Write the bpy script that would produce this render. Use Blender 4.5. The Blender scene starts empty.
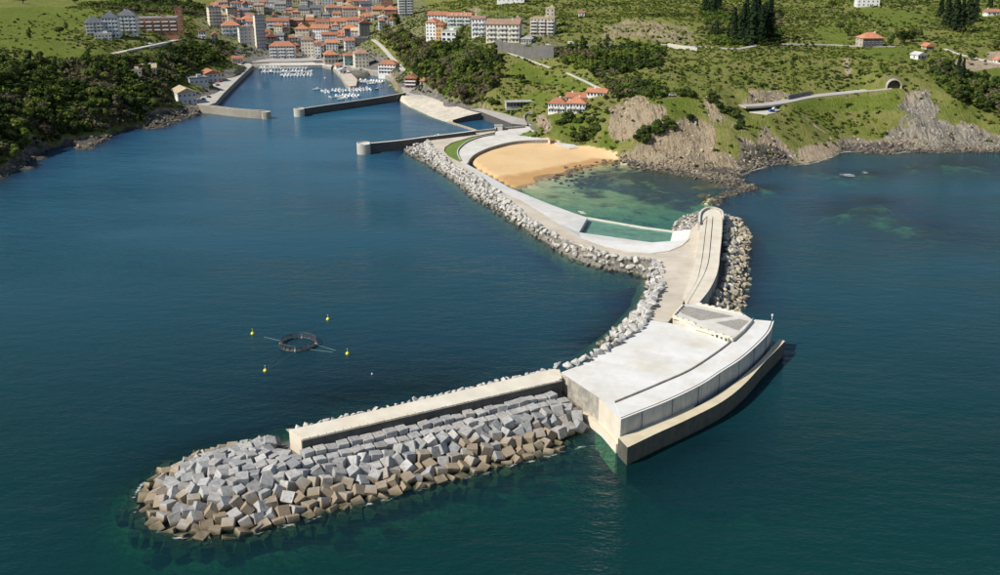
import bpy, bmesh, math, random
import numpy as np
from mathutils import Vector, Matrix
from mathutils.geometry import tessellate_polygon

random.seed(7)
RNG = np.random.default_rng(11)
SC = bpy.context.scene
COL = SC.collection
rad = math.radians

# ------------------------------------------------------------------ camera
CAM_H, PITCH, FPX = 123.0, rad(19.1), 1000.0
cam_data = bpy.data.cameras.new('camera')
cam = bpy.data.objects.new('camera', cam_data)
COL.objects.link(cam)
cam.location = (0, 0, CAM_H)
cam.rotation_euler = (math.pi / 2 - PITCH, 0, 0)
cam_data.sensor_width = 36.0
cam_data.lens = 36.0 * FPX / 1000.0
cam_data.clip_start = 1.0
cam_data.clip_end = 9000.0
SC.camera = cam

# ------------------------------------------------------------------ sky and sun
SUN_AZ = math.atan2(-0.90, -0.43)          # clockwise from +Y
SUN_EL = rad(43)
world = bpy.data.worlds.new('World')
SC.world = world
world.use_nodes = True
wn = world.node_tree
sky = wn.nodes.new('ShaderNodeTexSky')
sky.sky_type = 'NISHITA'
sky.sun_disc = False
sky.sun_elevation = SUN_EL
sky.sun_rotation = SUN_AZ
sky.air_density = 1.0
sky.dust_density = 0.6
sky.ozone_density = 1.2
bg = wn.nodes['Background']
bg.inputs['Strength'].default_value = 0.095
wn.links.new(sky.outputs['Color'], bg.inputs['Color'])
sun_data = bpy.data.lights.new('sun', 'SUN')
sun_data.energy = 5.0
sun_data.angle = rad(0.53)
sun_data.color = (1.0, 0.95, 0.87)
sun = bpy.data.objects.new('sun', sun_data)
COL.objects.link(sun)
_sd = Vector((math.sin(SUN_AZ) * math.cos(SUN_EL), math.cos(SUN_AZ) * math.cos(SUN_EL), math.sin(SUN_EL)))
sun.rotation_euler = _sd.to_track_quat('Z', 'Y').to_euler()
sun.location = (-300, -140, 400)
SC.view_settings.view_transform = 'Standard'
SC.view_settings.look = 'None'
SC.view_settings.gamma = 1.0
SC.view_settings.use_curve_mapping = False
SC.view_settings.exposure = 0.08
SC.render.engine = 'CYCLES'
SC.cycles.use_denoising = True
SC.cycles.max_bounces = 6
SC.cycles.diffuse_bounces = 2
SC.cycles.glossy_bounces = 2
SC.cycles.transparent_max_bounces = 6

# ------------------------------------------------------------------ surveying: picture ray -> place on a level
_cp, _sp = math.cos(PITCH), math.sin(PITCH)


def ray(u, v):
    a, b = (u - 500.0) / FPX, (287.5 - v) / FPX
    return Vector((a, _cp + b * _sp, -_sp + b * _cp))


def P(u, v, h=0.0):
    d = ray(u, v)
    t = (h - CAM_H) / d.z
    return Vector((d.x * t, d.y * t, h))


def proj(x, y, z):
    z = z - CAM_H
    dep = y * _cp - z * _sp
    up = y * _sp + z * _cp
    return 500 + FPX * x / dep, 287.5 - FPX * up / dep


def depth_of(p):
    return p.y * _cp - (p.z - CAM_H) * _sp


def PL(pts, h=0.0):
    return [P(q[0], q[1], q[2] if len(q) > 2 else h) for q in pts]


def smooth(pts, n=6):
    """Catmull-Rom through world points"""
    out = []
    for i in range(len(pts) - 1):
        p0 = pts[max(i - 1, 0)]; p1 = pts[i]; p2 = pts[i + 1]; p3 = pts[min(i + 2, len(pts) - 1)]
        for k in range(n):
            t = k / n
            out.append(0.5 * ((2 * p1) + (p2 - p0) * t + (2 * p0 - 5 * p1 + 4 * p2 - p3) * t * t + (3 * p1 - p0 - 3 * p2 + p3) * t ** 3))
    out.append(pts[-1].copy())
    return out


def resample(pts, step):
    out = [pts[0].copy()]
    acc = 0.0
    for a, b in zip(pts, pts[1:]):
        L = (b - a).length
        if L < 1e-6:
            continue
        d = step - acc
        while d <= L:
            out.append(a.lerp(b, d / L)); d += step
        acc = (acc + L) % step
    return out


# ------------------------------------------------------------------ materials
MATS = {}


def nodes_of(m):
    m.use_nodes = True
    nt = m.node_tree
    return nt, nt.nodes, nt.links, nt.nodes['Principled BSDF']


def N(nt, typ, **kw):
    n = nt.nodes.new(typ)
    for k, v in kw.items():
        if k.startswith('i_'):
            key = k[2:].replace('_', ' ')
            n.inputs[int(key) if key.isdigit() else key].default_value = v
        else:
            setattr(n, k, v)
    return n


def ramp(nt, stops):
    r = nt.nodes.new('ShaderNodeValToRGB')
    el = r.color_ramp.elements
    while len(el) < len(stops):
        el.new(0.5)
    for e, (p, c) in zip(el, stops):
        e.position = p
        e.color = (c[0], c[1], c[2], 1)
    return r


def mixc(nt, blend='MIX', fac=0.5):
    n = nt.nodes.new('ShaderNodeMix')
    n.data_type = 'RGBA'
    n.blend_type = blend
    n.inputs[0].default_value = fac
    return n  # inputs 0 fac, 6 A, 7 B ; output 2


def pos(nt):
    return nt.nodes.new('ShaderNodeNewGeometry').outputs['Position']


def mat(name, col, rough=0.8, var=0.18, scale=0.35, bump=0.25, bscale=2.0, stain=None, stain_fac=0.5, stain_scale=0.08, spec=0.3, objvar=0.0, streak=False, bdist=0.15, joints=None):
    """worn, slightly blotched surface: colour noise at two scales, optional stain colour, bump"""
    if name in MATS:
        return MATS[name]
    m = bpy.data.materials.new(name)
    nt, nd, lk, b = nodes_of(m)
    p = pos(nt)
    n1 = N(nt, 'ShaderNodeTexNoise', i_Scale=scale, i_Detail=5.0, i_Roughness=0.6)
    lk.new(p, n1.inputs['Vector'])
    lo = [c * (1 - var) for c in col]; hi = [min(1, c * (1 + var)) for c in col]
    r1 = ramp(nt, [(0.3, lo), (0.7, hi)])
    lk.new(n1.outputs['Fac'], r1.inputs['Fac'])
    out = r1.outputs['Color']
    if stain:
        n2 = N(nt, 'ShaderNodeTexNoise', i_Scale=stain_scale, i_Detail=6.0, i_Roughness=0.65)
        if streak:
            mp = N(nt, 'ShaderNodeMapping')
            mp.inputs['Scale'].default_value = (6, 6, 0.6)
            lk.new(p, mp.inputs['Vector']); lk.new(mp.outputs['Vector'], n2.inputs['Vector'])
        else:
            lk.new(p, n2.inputs['Vector'])
        r2 = ramp(nt, [(0.45, (0, 0, 0)), (0.68, (stain_fac,) * 3)])
        lk.new(n2.outputs['Fac'], r2.inputs['Fac'])
        mx = mixc(nt)
        lk.new(r2.outputs['Color'], mx.inputs[0]); lk.new(out, mx.inputs[6]); mx.inputs[7].default_value = (*stain, 1)
        out = mx.outputs[2]
    if joints:
        br = N(nt, 'ShaderNodeTexBrick', i_Scale=1.0, i_Mortar_Size=joints[2], i_Brick_Width=joints[0], i_Row_Height=joints[1])
        br.inputs['Color1'].default_value = (1, 1, 1, 1); br.inputs['Color2'].default_value = (0.93, 0.93, 0.92, 1); br.inputs['Mortar'].default_value = (0.72, 0.70, 0.66, 1)
        mpj = N(nt, 'ShaderNodeMapping'); mpj.inputs['Rotation'].default_value = (0, 0, joints[3]); lk.new(p, mpj.inputs['Vector']); lk.new(mpj.outputs['Vector'], br.inputs['Vector'])
        mx = mixc(nt, 'MULTIPLY', 1.0); lk.new(out, mx.inputs[6]); lk.new(br.outputs['Color'], mx.inputs[7]); out = mx.outputs[2]
    if objvar:
        oi = N(nt, 'ShaderNodeObjectInfo')
        mr = N(nt, 'ShaderNodeMapRange')
        mr.inputs[3].default_value = 1 - objvar; mr.inputs[4].default_value = 1 + objvar
        lk.new(oi.outputs['Random'], mr.inputs[0])
        mx = mixc(nt, 'MULTIPLY', 1.0)
        lk.new(out, mx.inputs[6]); lk.new(mr.outputs[0], mx.inputs[7])
        out = mx.outputs[2]
    lk.new(out, b.inputs['Base Color'])
    b.inputs['Roughness'].default_value = rough
    b.inputs['Specular IOR Level'].default_value = spec
    if bump:
        n3 = N(nt, 'ShaderNodeTexNoise', i_Scale=bscale, i_Detail=4.0)
        lk.new(p, n3.inputs['Vector'])
        bm_ = N(nt, 'ShaderNodeBump', i_Strength=bump, i_Distance=bdist)
        lk.new(n3.outputs['Fac'], bm_.inputs['Height']); lk.new(bm_.outputs['Normal'], b.inputs['Normal'])
    MATS[name] = m
    return m


def glassmat(name, col=(0.02, 0.03, 0.04)):
    m = bpy.data.materials.new(name)
    nt, nd, lk, b = nodes_of(m)
    oi = N(nt, 'ShaderNodeObjectInfo')
    r = ramp(nt, [(0.0, col), (0.6, [c * 2.2 for c in col]), (0.9, (0.10, 0.10, 0.10)), (1.0, (0.2, 0.19, 0.17))])
    lk.new(oi.outputs['Random'], r.inputs['Fac']); lk.new(r.outputs['Color'], b.inputs['Base Color'])
    b.inputs['Roughness'].default_value = 0.12
    MATS[name] = m
    return m


# ------------------------------------------------------------------ object helpers
def tag(o, label=None, cat=None, group=None, kind=None):
    if label: o['label'] = label
    if cat: o['category'] = cat
    if group: o['group'] = group
    if kind: o['kind'] = kind
    return o


def empty(name, loc=(0, 0, 0), rz=0.0):
    o = bpy.data.objects.new(name, None)
    o.location = loc
    o.rotation_euler = (0, 0, rz)
    COL.objects.link(o)
    return o


def link(name, me, parent=None, world_space=True):
    """link a mesh; with world_space the mesh data are world coordinates even under a moved parent"""
    o = bpy.data.objects.new(name, me)
    COL.objects.link(o)
    if parent is not None:
        o.parent = parent
        if world_space:
            m = Matrix.Translation(parent.location) @ Matrix.Rotation(parent.rotation_euler.z, 4, 'Z')
            o.matrix_parent_inverse = m.inverted()
    return o


def mesh_from(name, verts, faces, mats, smooth_=False, midx=None):
    me = bpy.data.meshes.new(name)
    me.from_pydata([tuple(v) for v in verts], [], faces)
    for m in (mats if isinstance(mats, (list, tuple)) else [mats]):
        me.materials.append(m)
    if midx is not None:
        me.polygons.foreach_set('material_index', midx)
    if smooth_:
        me.polygons.foreach_set('use_smooth', [True] * len(me.polygons))
    me.update()
    return me


def mesh_np(name, V, Q, mats, smooth_=False, midx=None):
    """V (n,3), Q (m,3|4) arrays -> mesh, fast"""
    me = bpy.data.meshes.new(name)
    V = np.ascontiguousarray(V, dtype=np.float32); Q = np.ascontiguousarray(Q, dtype=np.int32)
    k = Q.shape[1]
    me.vertices.add(len(V)); me.vertices.foreach_set('co', V.ravel())
    me.loops.add(Q.size); me.loops.foreach_set('vertex_index', Q.ravel())
    me.polygons.add(len(Q))
    me.polygons.foreach_set('loop_start', np.arange(0, Q.size, k, dtype=np.int32))
    if midx is not None:
        me.polygons.foreach_set('material_index', np.asarray(midx, dtype=np.int32))
    me.polygons.foreach_set('use_smooth', np.full(len(Q), smooth_, dtype=bool))
    for m in (mats if isinstance(mats, (list, tuple)) else [mats]):
        me.materials.append(m)
    me.update(calc_edges=True)
    me.validate()
    return me


def slab(name, top, zbot, mats, parent=None, world_space=True):
    """solid with a (possibly sloping) polygon top and vertical sides; mats = top or (top, side)"""
    n = len(top)
    ar = sum(top[i].x * top[(i + 1) % n].y - top[(i + 1) % n].x * top[i].y for i in range(n))
    if ar < 0:
        top = list(reversed(top))
    tris = tessellate_polygon([[Vector((p.x, p.y, 0)) for p in top]])
    V = [tuple(p) for p in top] + [(p.x, p.y, zbot if not callable(zbot) else zbot(p)) for p in top]
    F = []
    for t in tris:
        a, b, c = [Vector(V[i]) for i in t]
        F.append(tuple(t) if (b - a).cross(c - a).z > 0 else tuple(reversed(t)))
    mi = [0] * len(F)
    for i in range(n):
        j = (i + 1) % n
        F.append((j, i, n + i, n + j)); mi.append(1 if isinstance(mats, (list, tuple)) and len(mats) > 1 else 0)
    return link(name, mesh_from(name, V, F, mats, midx=mi), parent, world_space)


def offset_line(pts, d):
    """offset a polyline sideways in plan (left positive)"""
    out = []
    for i, p in enumerate(pts):
        a = pts[max(i - 1, 0)]; b = pts[min(i + 1, len(pts) - 1)]
        t = Vector((b.x - a.x, b.y - a.y, 0)).normalized()
        out.append(p + Vector((-t.y, t.x, 0)) * d)
    return out


def strip(name, left, right, thick, mats, parent=None):
    """band between two polylines of equal length (top surface), thickness downwards or callable bottom z"""
    top = list(left) + list(reversed(right))
    n = len(left)
    zb = (lambda p: p.z - thick) if not callable(thick) else thick
    V = [tuple(p) for p in left] + [tuple(p) for p in right]
    V += [(p.x, p.y, zb(p)) for p in left] + [(p.x, p.y, zb(p)) for p in right]
    F, mi = [], []
    two = 1 if isinstance(mats, (list, tuple)) and len(mats) > 1 else 0
    L, R, LB, RB = 0, n, 2 * n, 3 * n
    up = None
    for i in range(n - 1):
        a, b, c = left[i], right[i], right[i + 1]
        if up is None:
            up = (b - a).cross(c - a).z > 0
        f = (L + i, R + i, R + i + 1, L + i + 1)
        s1 = (L + i, L + i + 1, LB + i + 1, LB + i)
        s2 = (R + i + 1, R + i, RB + i, RB + i + 1)
        F += [f, s1, s2] if up else [f[::-1], s1[::-1], s2[::-1]]
        mi += [0, two, two]
    e1 = (R, L, LB, RB); e2 = (L + n - 1, R + n - 1, RB + n - 1, LB + n - 1)
    F += [e1, e2] if up else [e1[::-1], e2[::-1]]
    mi += [two, two]
    return link(name, mesh_from(name, V, F, mats, midx=mi), parent)


def wall_line(name, pts, th, zbot, mats, parent=None):
    """wall whose top follows pts (centre line), th thick, down to zbot"""
    a = offset_line(pts, th / 2); b = offset_line(pts, -th / 2)
    return strip(name, a, b, (lambda p: zbot), mats, parent)


def box_arrays(c, s, rz=0.0):
    """8 verts, 6 quads"""
    hx, hy, hz = s[0] / 2, s[1] / 2, s[2] / 2
    co, si = math.cos(rz), math.sin(rz)
    V = []
    for z in (-hz, hz):
        for x, y in ((-hx, -hy), (hx, -hy), (hx, hy), (-hx, hy)):
            V.append((c[0] + x * co - y * si, c[1] + x * si + y * co, c[2] + z))
    F = [(3, 2, 1, 0), (4, 5, 6, 7), (0, 1, 5, 4), (1, 2, 6, 5), (2, 3, 7, 6), (3, 0, 4, 7)]
    return V, F


class MB:
    """collects simple solids for ONE mesh object"""
    def __init__(self): self.v, self.f = [], []
    def add(self, V, F):
        o = len(self.v); self.v += [tuple(x) for x in V]; self.f += [tuple(i + o for i in f) for f in F]; return self
    def box(self, c, s, rz=0.0): return self.add(*box_arrays(c, s, rz))
    def tube(self, pts, r, n=6, cap=True):
        pts = [Vector(p) for p in pts]; V, F = [], []
        for i, p in enumerate(pts):
            t = (pts[min(i + 1, len(pts) - 1)] - pts[max(i - 1, 0)]).normalized()
            ref = Vector((0, 0, 1)) if abs(t.z) < 0.9 else Vector((1, 0, 0))
            x = t.cross(ref).normalized(); y = t.cross(x)
            rr = r[i] if isinstance(r, (list, tuple)) else r
            for k in range(n):
                a = 2 * math.pi * k / n
                V.append(p + (x * math.cos(a) + y * math.sin(a)) * rr)
        for i in range(len(pts) - 1):
            for k in range(n):
                F.append((i * n + k, i * n + (k + 1) % n, (i + 1) * n + (k + 1) % n, (i + 1) * n + k))
        if cap:
            F.append(tuple(range(n))[::-1]); F.append(tuple((len(pts) - 1) * n + k for k in range(n)))
        return self.add(V, F)
    def build(self, name, mats, parent=None, world_space=False, smooth_=False):
        return link(name, mesh_from(name, self.v, self.f, mats, smooth_), parent, world_space)


def copy_tree(o, parent=None):
    c = o.copy()
    COL.objects.link(c)
    if parent is not None:
        c.parent = parent
    for ch in KIDS.get(o.name, o.children):
        copy_tree(ch, c)
    return c


KIDS = {}


def proto_done(o):
    """remember the children of a prototype so copying stays quick"""
    KIDS[o.name] = list(o.children)
    for ch in KIDS[o.name]:
        KIDS[ch.name] = list(ch.children)
    return o


# value noise on arrays
def vnoise(x, y, seed=0):
    xi = np.floor(x).astype(np.int64); yi = np.floor(y).astype(np.int64)
    fx = x - xi; fy = y - yi
    fx = fx * fx * (3 - 2 * fx); fy = fy * fy * (3 - 2 * fy)
    def hsh(a, b):
        h = (a * 374761393 + b * 668265263 + seed * 2147483647) & 0xFFFFFFFF
        h = ((h ^ (h >> 13)) * 1274126177) & 0xFFFFFFFF
        return ((h ^ (h >> 16)) & 0xFFFF) / 65535.0
    return (hsh(xi, yi) * (1 - fx) + hsh(xi + 1, yi) * fx) * (1 - fy) + (hsh(xi, yi + 1) * (1 - fx) + hsh(xi + 1, yi + 1) * fx) * fy


def fbm(x, y, scale, octv=4, seed=0):
    r = 0.0; a = 0.5; f = 1.0 / scale; tot = 0
    for k in range(octv):
        r = r + a * vnoise(x * f, y * f, seed + k * 17); tot += a
        a *= 0.5; f *= 2.03
    return r / tot


def inside(px, py, poly):
    """points in polygon, arrays"""
    res = np.zeros(px.shape, dtype=bool)
    n = len(poly)
    for i in range(n):
        x1, y1 = poly[i][0], poly[i][1]; x2, y2 = poly[(i + 1) % n][0], poly[(i + 1) % n][1]
        if y1 == y2:
            continue
        c = ((y1 > py) != (y2 > py)) & (px < (x2 - x1) * (py - y1) / (y2 - y1) + x1)
        res ^= c
    return res


def dist_line(px, py, line, closed=False):
    """distance of array points to polyline [(x,y)..]"""
    best = np.full(px.shape, 1e9)
    n = len(line)
    for i in range(n if closed else n - 1):
        x1, y1 = line[i][0], line[i][1]; x2, y2 = line[(i + 1) % n][0], line[(i + 1) % n][1]
        dx, dy = x2 - x1, y2 - y1
        L = dx * dx + dy * dy + 1e-9
        t = np.clip(((px - x1) * dx + (py - y1) * dy) / L, 0, 1)
        d = (px - x1 - t * dx) ** 2 + (py - y1 - t * dy) ** 2
        best = np.minimum(best, d)
    return np.sqrt(best)
# ------------------------------------------------------------------ the land: surveyed heights (picture position, height)
COAST_LEFT = [(-420, 330), (-250, 262), (-120, 222), (-60, 205), (-20, 190), (0, 180), (16, 170), (30, 158), (46, 150), (60, 146), (72, 145), (85, 147), (98, 144), (106, 139), (115, 133), (128, 129), (140, 128), (150, 129), (160, 128), (170, 124), (185, 119), (200, 115)]
QUAYS = [(206, 106), (216, 103), (252, 67), (276, 66), (300, 66), (322, 66), (333, 68), (340, 76), (347, 85), (356, 85), (358, 78), (372, 74), (386, 76), (393, 82), (396, 90), (403, 94), (400, 99), (412, 107), (430, 116), (447, 121), (454, 121), (480, 113.5), (511, 124), (526, 127)]
BAY_EDGE = [(500, 146), (478, 155), (468, 165), (486, 175), (510, 188), (550, 205), (587, 219), (630, 227), (672, 232), (698, 215), (711, 208), (722, 192), (730, 181)]
COAST_RIGHT = [(738, 176), (752, 170), (775, 164), (795, 165), (812, 163), (828, 158), (840, 152), (852, 151), (870, 153), (890, 154), (905, 151.5), (940, 152.5), (970, 152), (1000, 152), (1060, 152), (1150, 150), (1300, 149), (1500, 148), (1900, 147)]
LAND_W = [P(*q) for q in COAST_LEFT + QUAYS + BAY_EDGE + COAST_RIGHT]
BACK = [Vector((2600, 640, 0)), Vector((2600, 3600, 0)), Vector((-2600, 3600, 0)), Vector((-2600, 300, 0))]
DOMAIN = [(p.x, p.y) for p in LAND_W] + [(p.x, p.y) for p in BACK]

CTRL = [(u, v, 0.1) for u, v in COAST_LEFT] + [(u, v, -1.0 if 97 < v < 121.5 and 398 < u < 450 else 2.6) for u, v in QUAYS] + [(u, v, 0.1) for u, v in COAST_RIGHT]
CTRL += [
    # left headland
    (0, 150, 10), (0, 120, 22), (0, 100, 30), (0, 80, 36), (0, 60, 43), (0, 40, 49), (0, 20, 55), (0, 8, 57), (-100, 150, 14), (-100, 100, 32), (-100, 40, 50), (-100, 8, 58), (-260, 180, 16), (-260, 100, 36), (-260, 30, 54),
    (30, 130, 13), (60, 125, 10), (60, 100, 22), (60, 80, 30), (50, 60, 40), (40, 40, 45), (40, 20, 52), (60, 4, 58),
    (100, 118, 10), (100, 95, 22), (100, 75, 30), (100, 55, 38), (112, 44, 41), (100, 30, 46), (100, 10, 54), (140, 110, 10), (140, 90, 20), (140, 70, 28), (140, 50, 36), (160, 36, 40), (160, 10, 49),
    (165, 104, 6), (165, 95, 14), (170, 75, 20), (175, 55, 28), (185, 38, 32), (185, 10, 44), (195, 72, 11), (215, 60, 9), (200, 48, 25), (222, 48, 16), (240, 55, 8), (205, 20, 38), (225, 66, 4), (205, 84, 4), (195, 98, 4), (182, 103, 4),
    # town
    (250, 45, 15), (268, 51, 9), (260, 30, 26), (230, 25, 30), (230, 37, 22), (250, 10, 42), (300, 56, 4.5), (330, 60, 4), (300, 45, 9), (300, 30, 20), (300, 15, 34), (300, 2, 42), (340, 50, 8), (340, 30, 22), (340, 12, 36), (372, 38, 22), (380, 25, 31), (400, 15, 38), (410, 4, 45), (345, 65, 3.6), (360, 67, 3.6), (380, 76, 4), (352, 82, 3.0),
    (280, 58, 4), (260, 60, 4), (250, 64, 3.6), (410, 88, 3.6), (425, 90, 4), (404, 93, 2.6), (420, 98, 2.2), (440, 106, 2.0), (460, 112, 2.4),
    # wooded hill above the slip
    (440, 97, 5), (470, 107, 4.5), (500, 113, 4.5), (525, 119, 5), (400, 66, 9), (405, 60, 13), (430, 75, 18), (430, 55, 29), (430, 39, 38), (455, 40, 38), (460, 85, 18), (460, 65, 28), (460, 47, 37), (490, 90, 17), (490, 70, 27), (490, 46, 40), (520, 98, 13), (520, 78, 23), (520, 58, 34), (520, 42, 42), (550, 86, 18), (552, 68, 29), (550, 48, 41), (540, 35, 46), (450, 15, 50), (500, 22, 51), (500, 2, 58), (550, 15, 54), (580, 45, 43), (580, 15, 53), (400, 40, 26),
    # headland above the beach
    (540, 129, 4.5), (548, 120, 9), (566, 112, 14), (585, 106, 18), (604, 98, 23), (560, 136, 6), (575, 128, 10), (600, 126, 14), (590, 143, 3), (612, 148, 3.5), (600, 80, 31), (600, 60, 38), (620, 45, 43), (615, 143, 6), (618, 120, 19), (640, 133, 15), (640, 107, 27), (640, 96, 31), (640, 80, 35), (640, 60, 40), (640, 25, 50), (640, 5, 57),
    (640, 163, 1.2), (650, 152, 5), (662, 135, 14), (665, 112, 26), (680, 166, 2), (680, 150, 8), (680, 130, 17), (680, 112, 25), (680, 98, 31), (700, 172, 2), (705, 150, 7.5), (705, 125, 19), (705, 103, 28), (720, 172, 2.5), (725, 150, 8), (725, 128, 19), (722, 105, 27), (735, 168, 2), (745, 150, 8), (750, 130, 16), (755, 113, 22),
    (770, 150, 6.5), (775, 130, 15), (765, 108, 24), (800, 156, 2), (800, 140, 9), (800, 117, 20), (800, 100, 25), (822, 150, 3), (825, 130, 11), (720, 85, 32), (720, 65, 39), (720, 48, 44), (720, 25, 51), (720, 5, 57), (680, 46, 44), (760, 47, 44.5), (800, 80, 32), (800, 62, 39), (800, 45, 45), (800, 20, 53), (800, 5, 57),
    (850, 146, 2.5), (850, 130, 9), (850, 110, 18), (850, 92.5, 26), (850, 75, 33), (850, 52, 41), (872, 46, 44), (870, 20, 53), (870, 5, 58), (895, 140, 5), (900, 125, 12), (900, 105, 21), (893, 88, 29), (893, 74, 36), (895, 60, 41), (900, 48, 44),
    (930, 146, 2.5), (930, 130, 10), (925, 112, 19), (920, 95, 26.5), (950, 146, 2.5), (955, 130, 9), (950, 97, 26), (950, 75, 34), (950, 60, 39), (950, 45, 44), (950, 20, 52), (950, 5, 58), (985, 140, 4.5), (980, 122, 12), (980, 103, 21), (1000, 90, 27), (1000, 60, 39), (1000, 20, 52), (1100, 140, 5), (1100, 120, 13), (1100, 90, 27), (1100, 50, 42), (1100, 20, 52), (1300, 120, 13), (1300, 80, 31), (1300, 20, 52),
    # beach and bay floor
    (469, 161, 2.2), (477, 155, 2.3), (490, 149.5, 2.3), (509, 144.5, 2.3), (528, 142.5, 2.3), (548, 142.5, 2.3), (562, 148, 2.2), (580, 149, 2.2), (600, 152, 2.2), (614, 156, 1.6), (490, 170, 1.2), (530, 160, 1.5), (570, 158, 1.3),
    (617, 161, 0.05), (606, 162, 0), (592, 164, 0), (572, 168, 0), (557, 173, 0), (541, 175, 0), (530, 179, 0), (509, 188, 0), (630, 165, 0.05), (650, 169, 0.1), (665, 172, 0.1), (680, 174, 0.1), (700, 177, 0.1), (715, 181, 0.1), (726, 181, 0.1),
    (530, 194, -0.9), (560, 185, -0.9), (590, 175, -0.9), (620, 172, -1.0), (560, 203, -1.7), (590, 198, -1.8), (620, 190, -1.9), (650, 182, -1.5), (600, 215, -2.6), (640, 207, -2.8), (680, 195, -2.6), (700, 187, -1.6), (660, 222, -3.4), (690, 210, -3.4), (710, 200, -3.4), (722, 190, -2.2),
]
CX = [P(*c) for c in CTRL]
CW = [(p.x, p.y, p.z) for p in CX]
for X in range(-1800, 2101, 450):
    CW += [(X, 1650, 105 + 25 * math.sin(X * 0.004)), (X, 2100, 190 + 35 * math.sin(X * 0.003 + 1)), (X, 2900, 260 + 60 * math.sin(X * 0.0022))]
CW = np.array(CW)


def rbf_fit(C, lam=0.6):
    n = len(C)
    d = np.sqrt(((C[:, None, :2] - C[None, :, :2]) ** 2).sum(-1))
    A = np.zeros((n + 1, n + 1))
    A[:n, :n] = -d + lam * 0  # linear kernel
    A[:n, :n] -= np.eye(n) * lam
    A[:n, n] = 1; A[n, :n] = 1
    b = np.zeros(n + 1); b[:n] = C[:, 2]
    return np.linalg.solve(A, b)


_w = rbf_fit(CW)


def rbf(x, y):
    r = np.full(x.shape, _w[-1])
    for (cx, cy, _), w in zip(CW, _w[:-1]):
        r -= w * np.sqrt((x - cx) ** 2 + (y - cy) ** 2)
    return r


def axis(parts):
    out = [parts[0][0]]
    for a, b, s in parts:
        k = max(1, int(round((b - a) / s)))
        out += [a + (b - a) * (i + 1) / k for i in range(k)]
    return np.array(out)


GX = axis([(-2000, -800, 60), (-800, -480, 12), (-480, -330, 5), (-330, 440, 3.0), (440, 640, 8), (640, 900, 20), (900, 2100, 80)])
GY = axis([(300, 400, 6), (400, 900, 2.8), (900, 1260, 4.0), (1260, 1500, 8), (1500, 3000, 60)])
MX, MY = np.meshgrid(GX, GY)
HT = rbf(MX, MY)
INSIDE = inside(MX, MY, DOMAIN)
CD = dist_line(MX, MY, DOMAIN, True)

# masks are survey areas given as picture outlines
def uv_of(h):
    return proj(MX, MY, h)


U0, V0 = uv_of(HT)
TOWN = [(190, 30), (205, 5), (300, -8), (420, -8), (430, 10), (520, 15), (560, 30), (560, 46), (500, 46), (430, 42), (385, 36), (372, 42), (405, 72), (440, 94), (480, 110), (528, 120), (540, 134), (440, 120), (400, 100), (398, 85), (350, 88), (330, 68), (250, 70), (210, 112), (180, 108), (196, 90), (235, 58), (200, 44)]
BEACH = [(462, 168), (466, 159), (476, 152), (490, 146), (509, 141), (527, 139), (548, 139), (562, 144), (580, 147), (600, 149), (616, 153), (618, 158), (616, 162), (606, 164), (592, 166), (572, 171), (557, 176), (541, 178), (530, 183), (510, 192), (486, 178)]
BAY = [(486, 178), (510, 187), (530, 179), (541, 175), (557, 173), (572, 168), (592, 164), (606, 162), (616, 160), (640, 166), (680, 173), (705, 177), (724, 182), (722, 195), (712, 210), (698, 217), (672, 233), (630, 229), (587, 221), (550, 207)]
ROCKS = [
    [(611, 98), (640, 95), (662, 107), (668, 122), (655, 128), (640, 136), (624, 142), (613, 136), (609, 115)],
    [(648, 142), (662, 132), (676, 120), (692, 116), (706, 122), (716, 138), (728, 150), (746, 162), (735, 172), (718, 179), (690, 174), (650, 168), (615, 163), (612, 157), (630, 151)],
    [(704, 97), (712, 100), (722, 112), (738, 122), (748, 140), (764, 156), (750, 164), (735, 150), (722, 134), (708, 118)],
    [(760, 124), (772, 130), (790, 146), (800, 156), (795, 166), (750, 172), (740, 166), (752, 148)],
    [(838, 142), (852, 136), (866, 140), (885, 138), (896, 128), (900, 106), (906, 91), (924, 89), (934, 101), (944, 116), (952, 130), (958, 122), (968, 118), (982, 125), (996, 135), (1020, 142), (1020, 156), (905, 156), (838, 156)],
    [(590, 66), (600, 30), (625, 17), (665, 20), (690, 28), (700, 40), (680, 43), (640, 40), (618, 38)],
    [(735, 92), (770, 90), (800, 94), (780, 102), (745, 105)], [(462, 14), (470, 8), (480, 9), (476, 17), (466, 18)],
    [(540, 116), (546, 112), (552, 122), (550, 134), (544, 134)],
    [(60, 140), (84, 136), (104, 134), (108, 142), (84, 150), (60, 148)], [(145, 108), (165, 108), (190, 105), (205, 115), (160, 132), (142, 132)], [(26, 140), (44, 136), (48, 152), (22, 174), (0, 186), (0, 168)],
]
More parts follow.
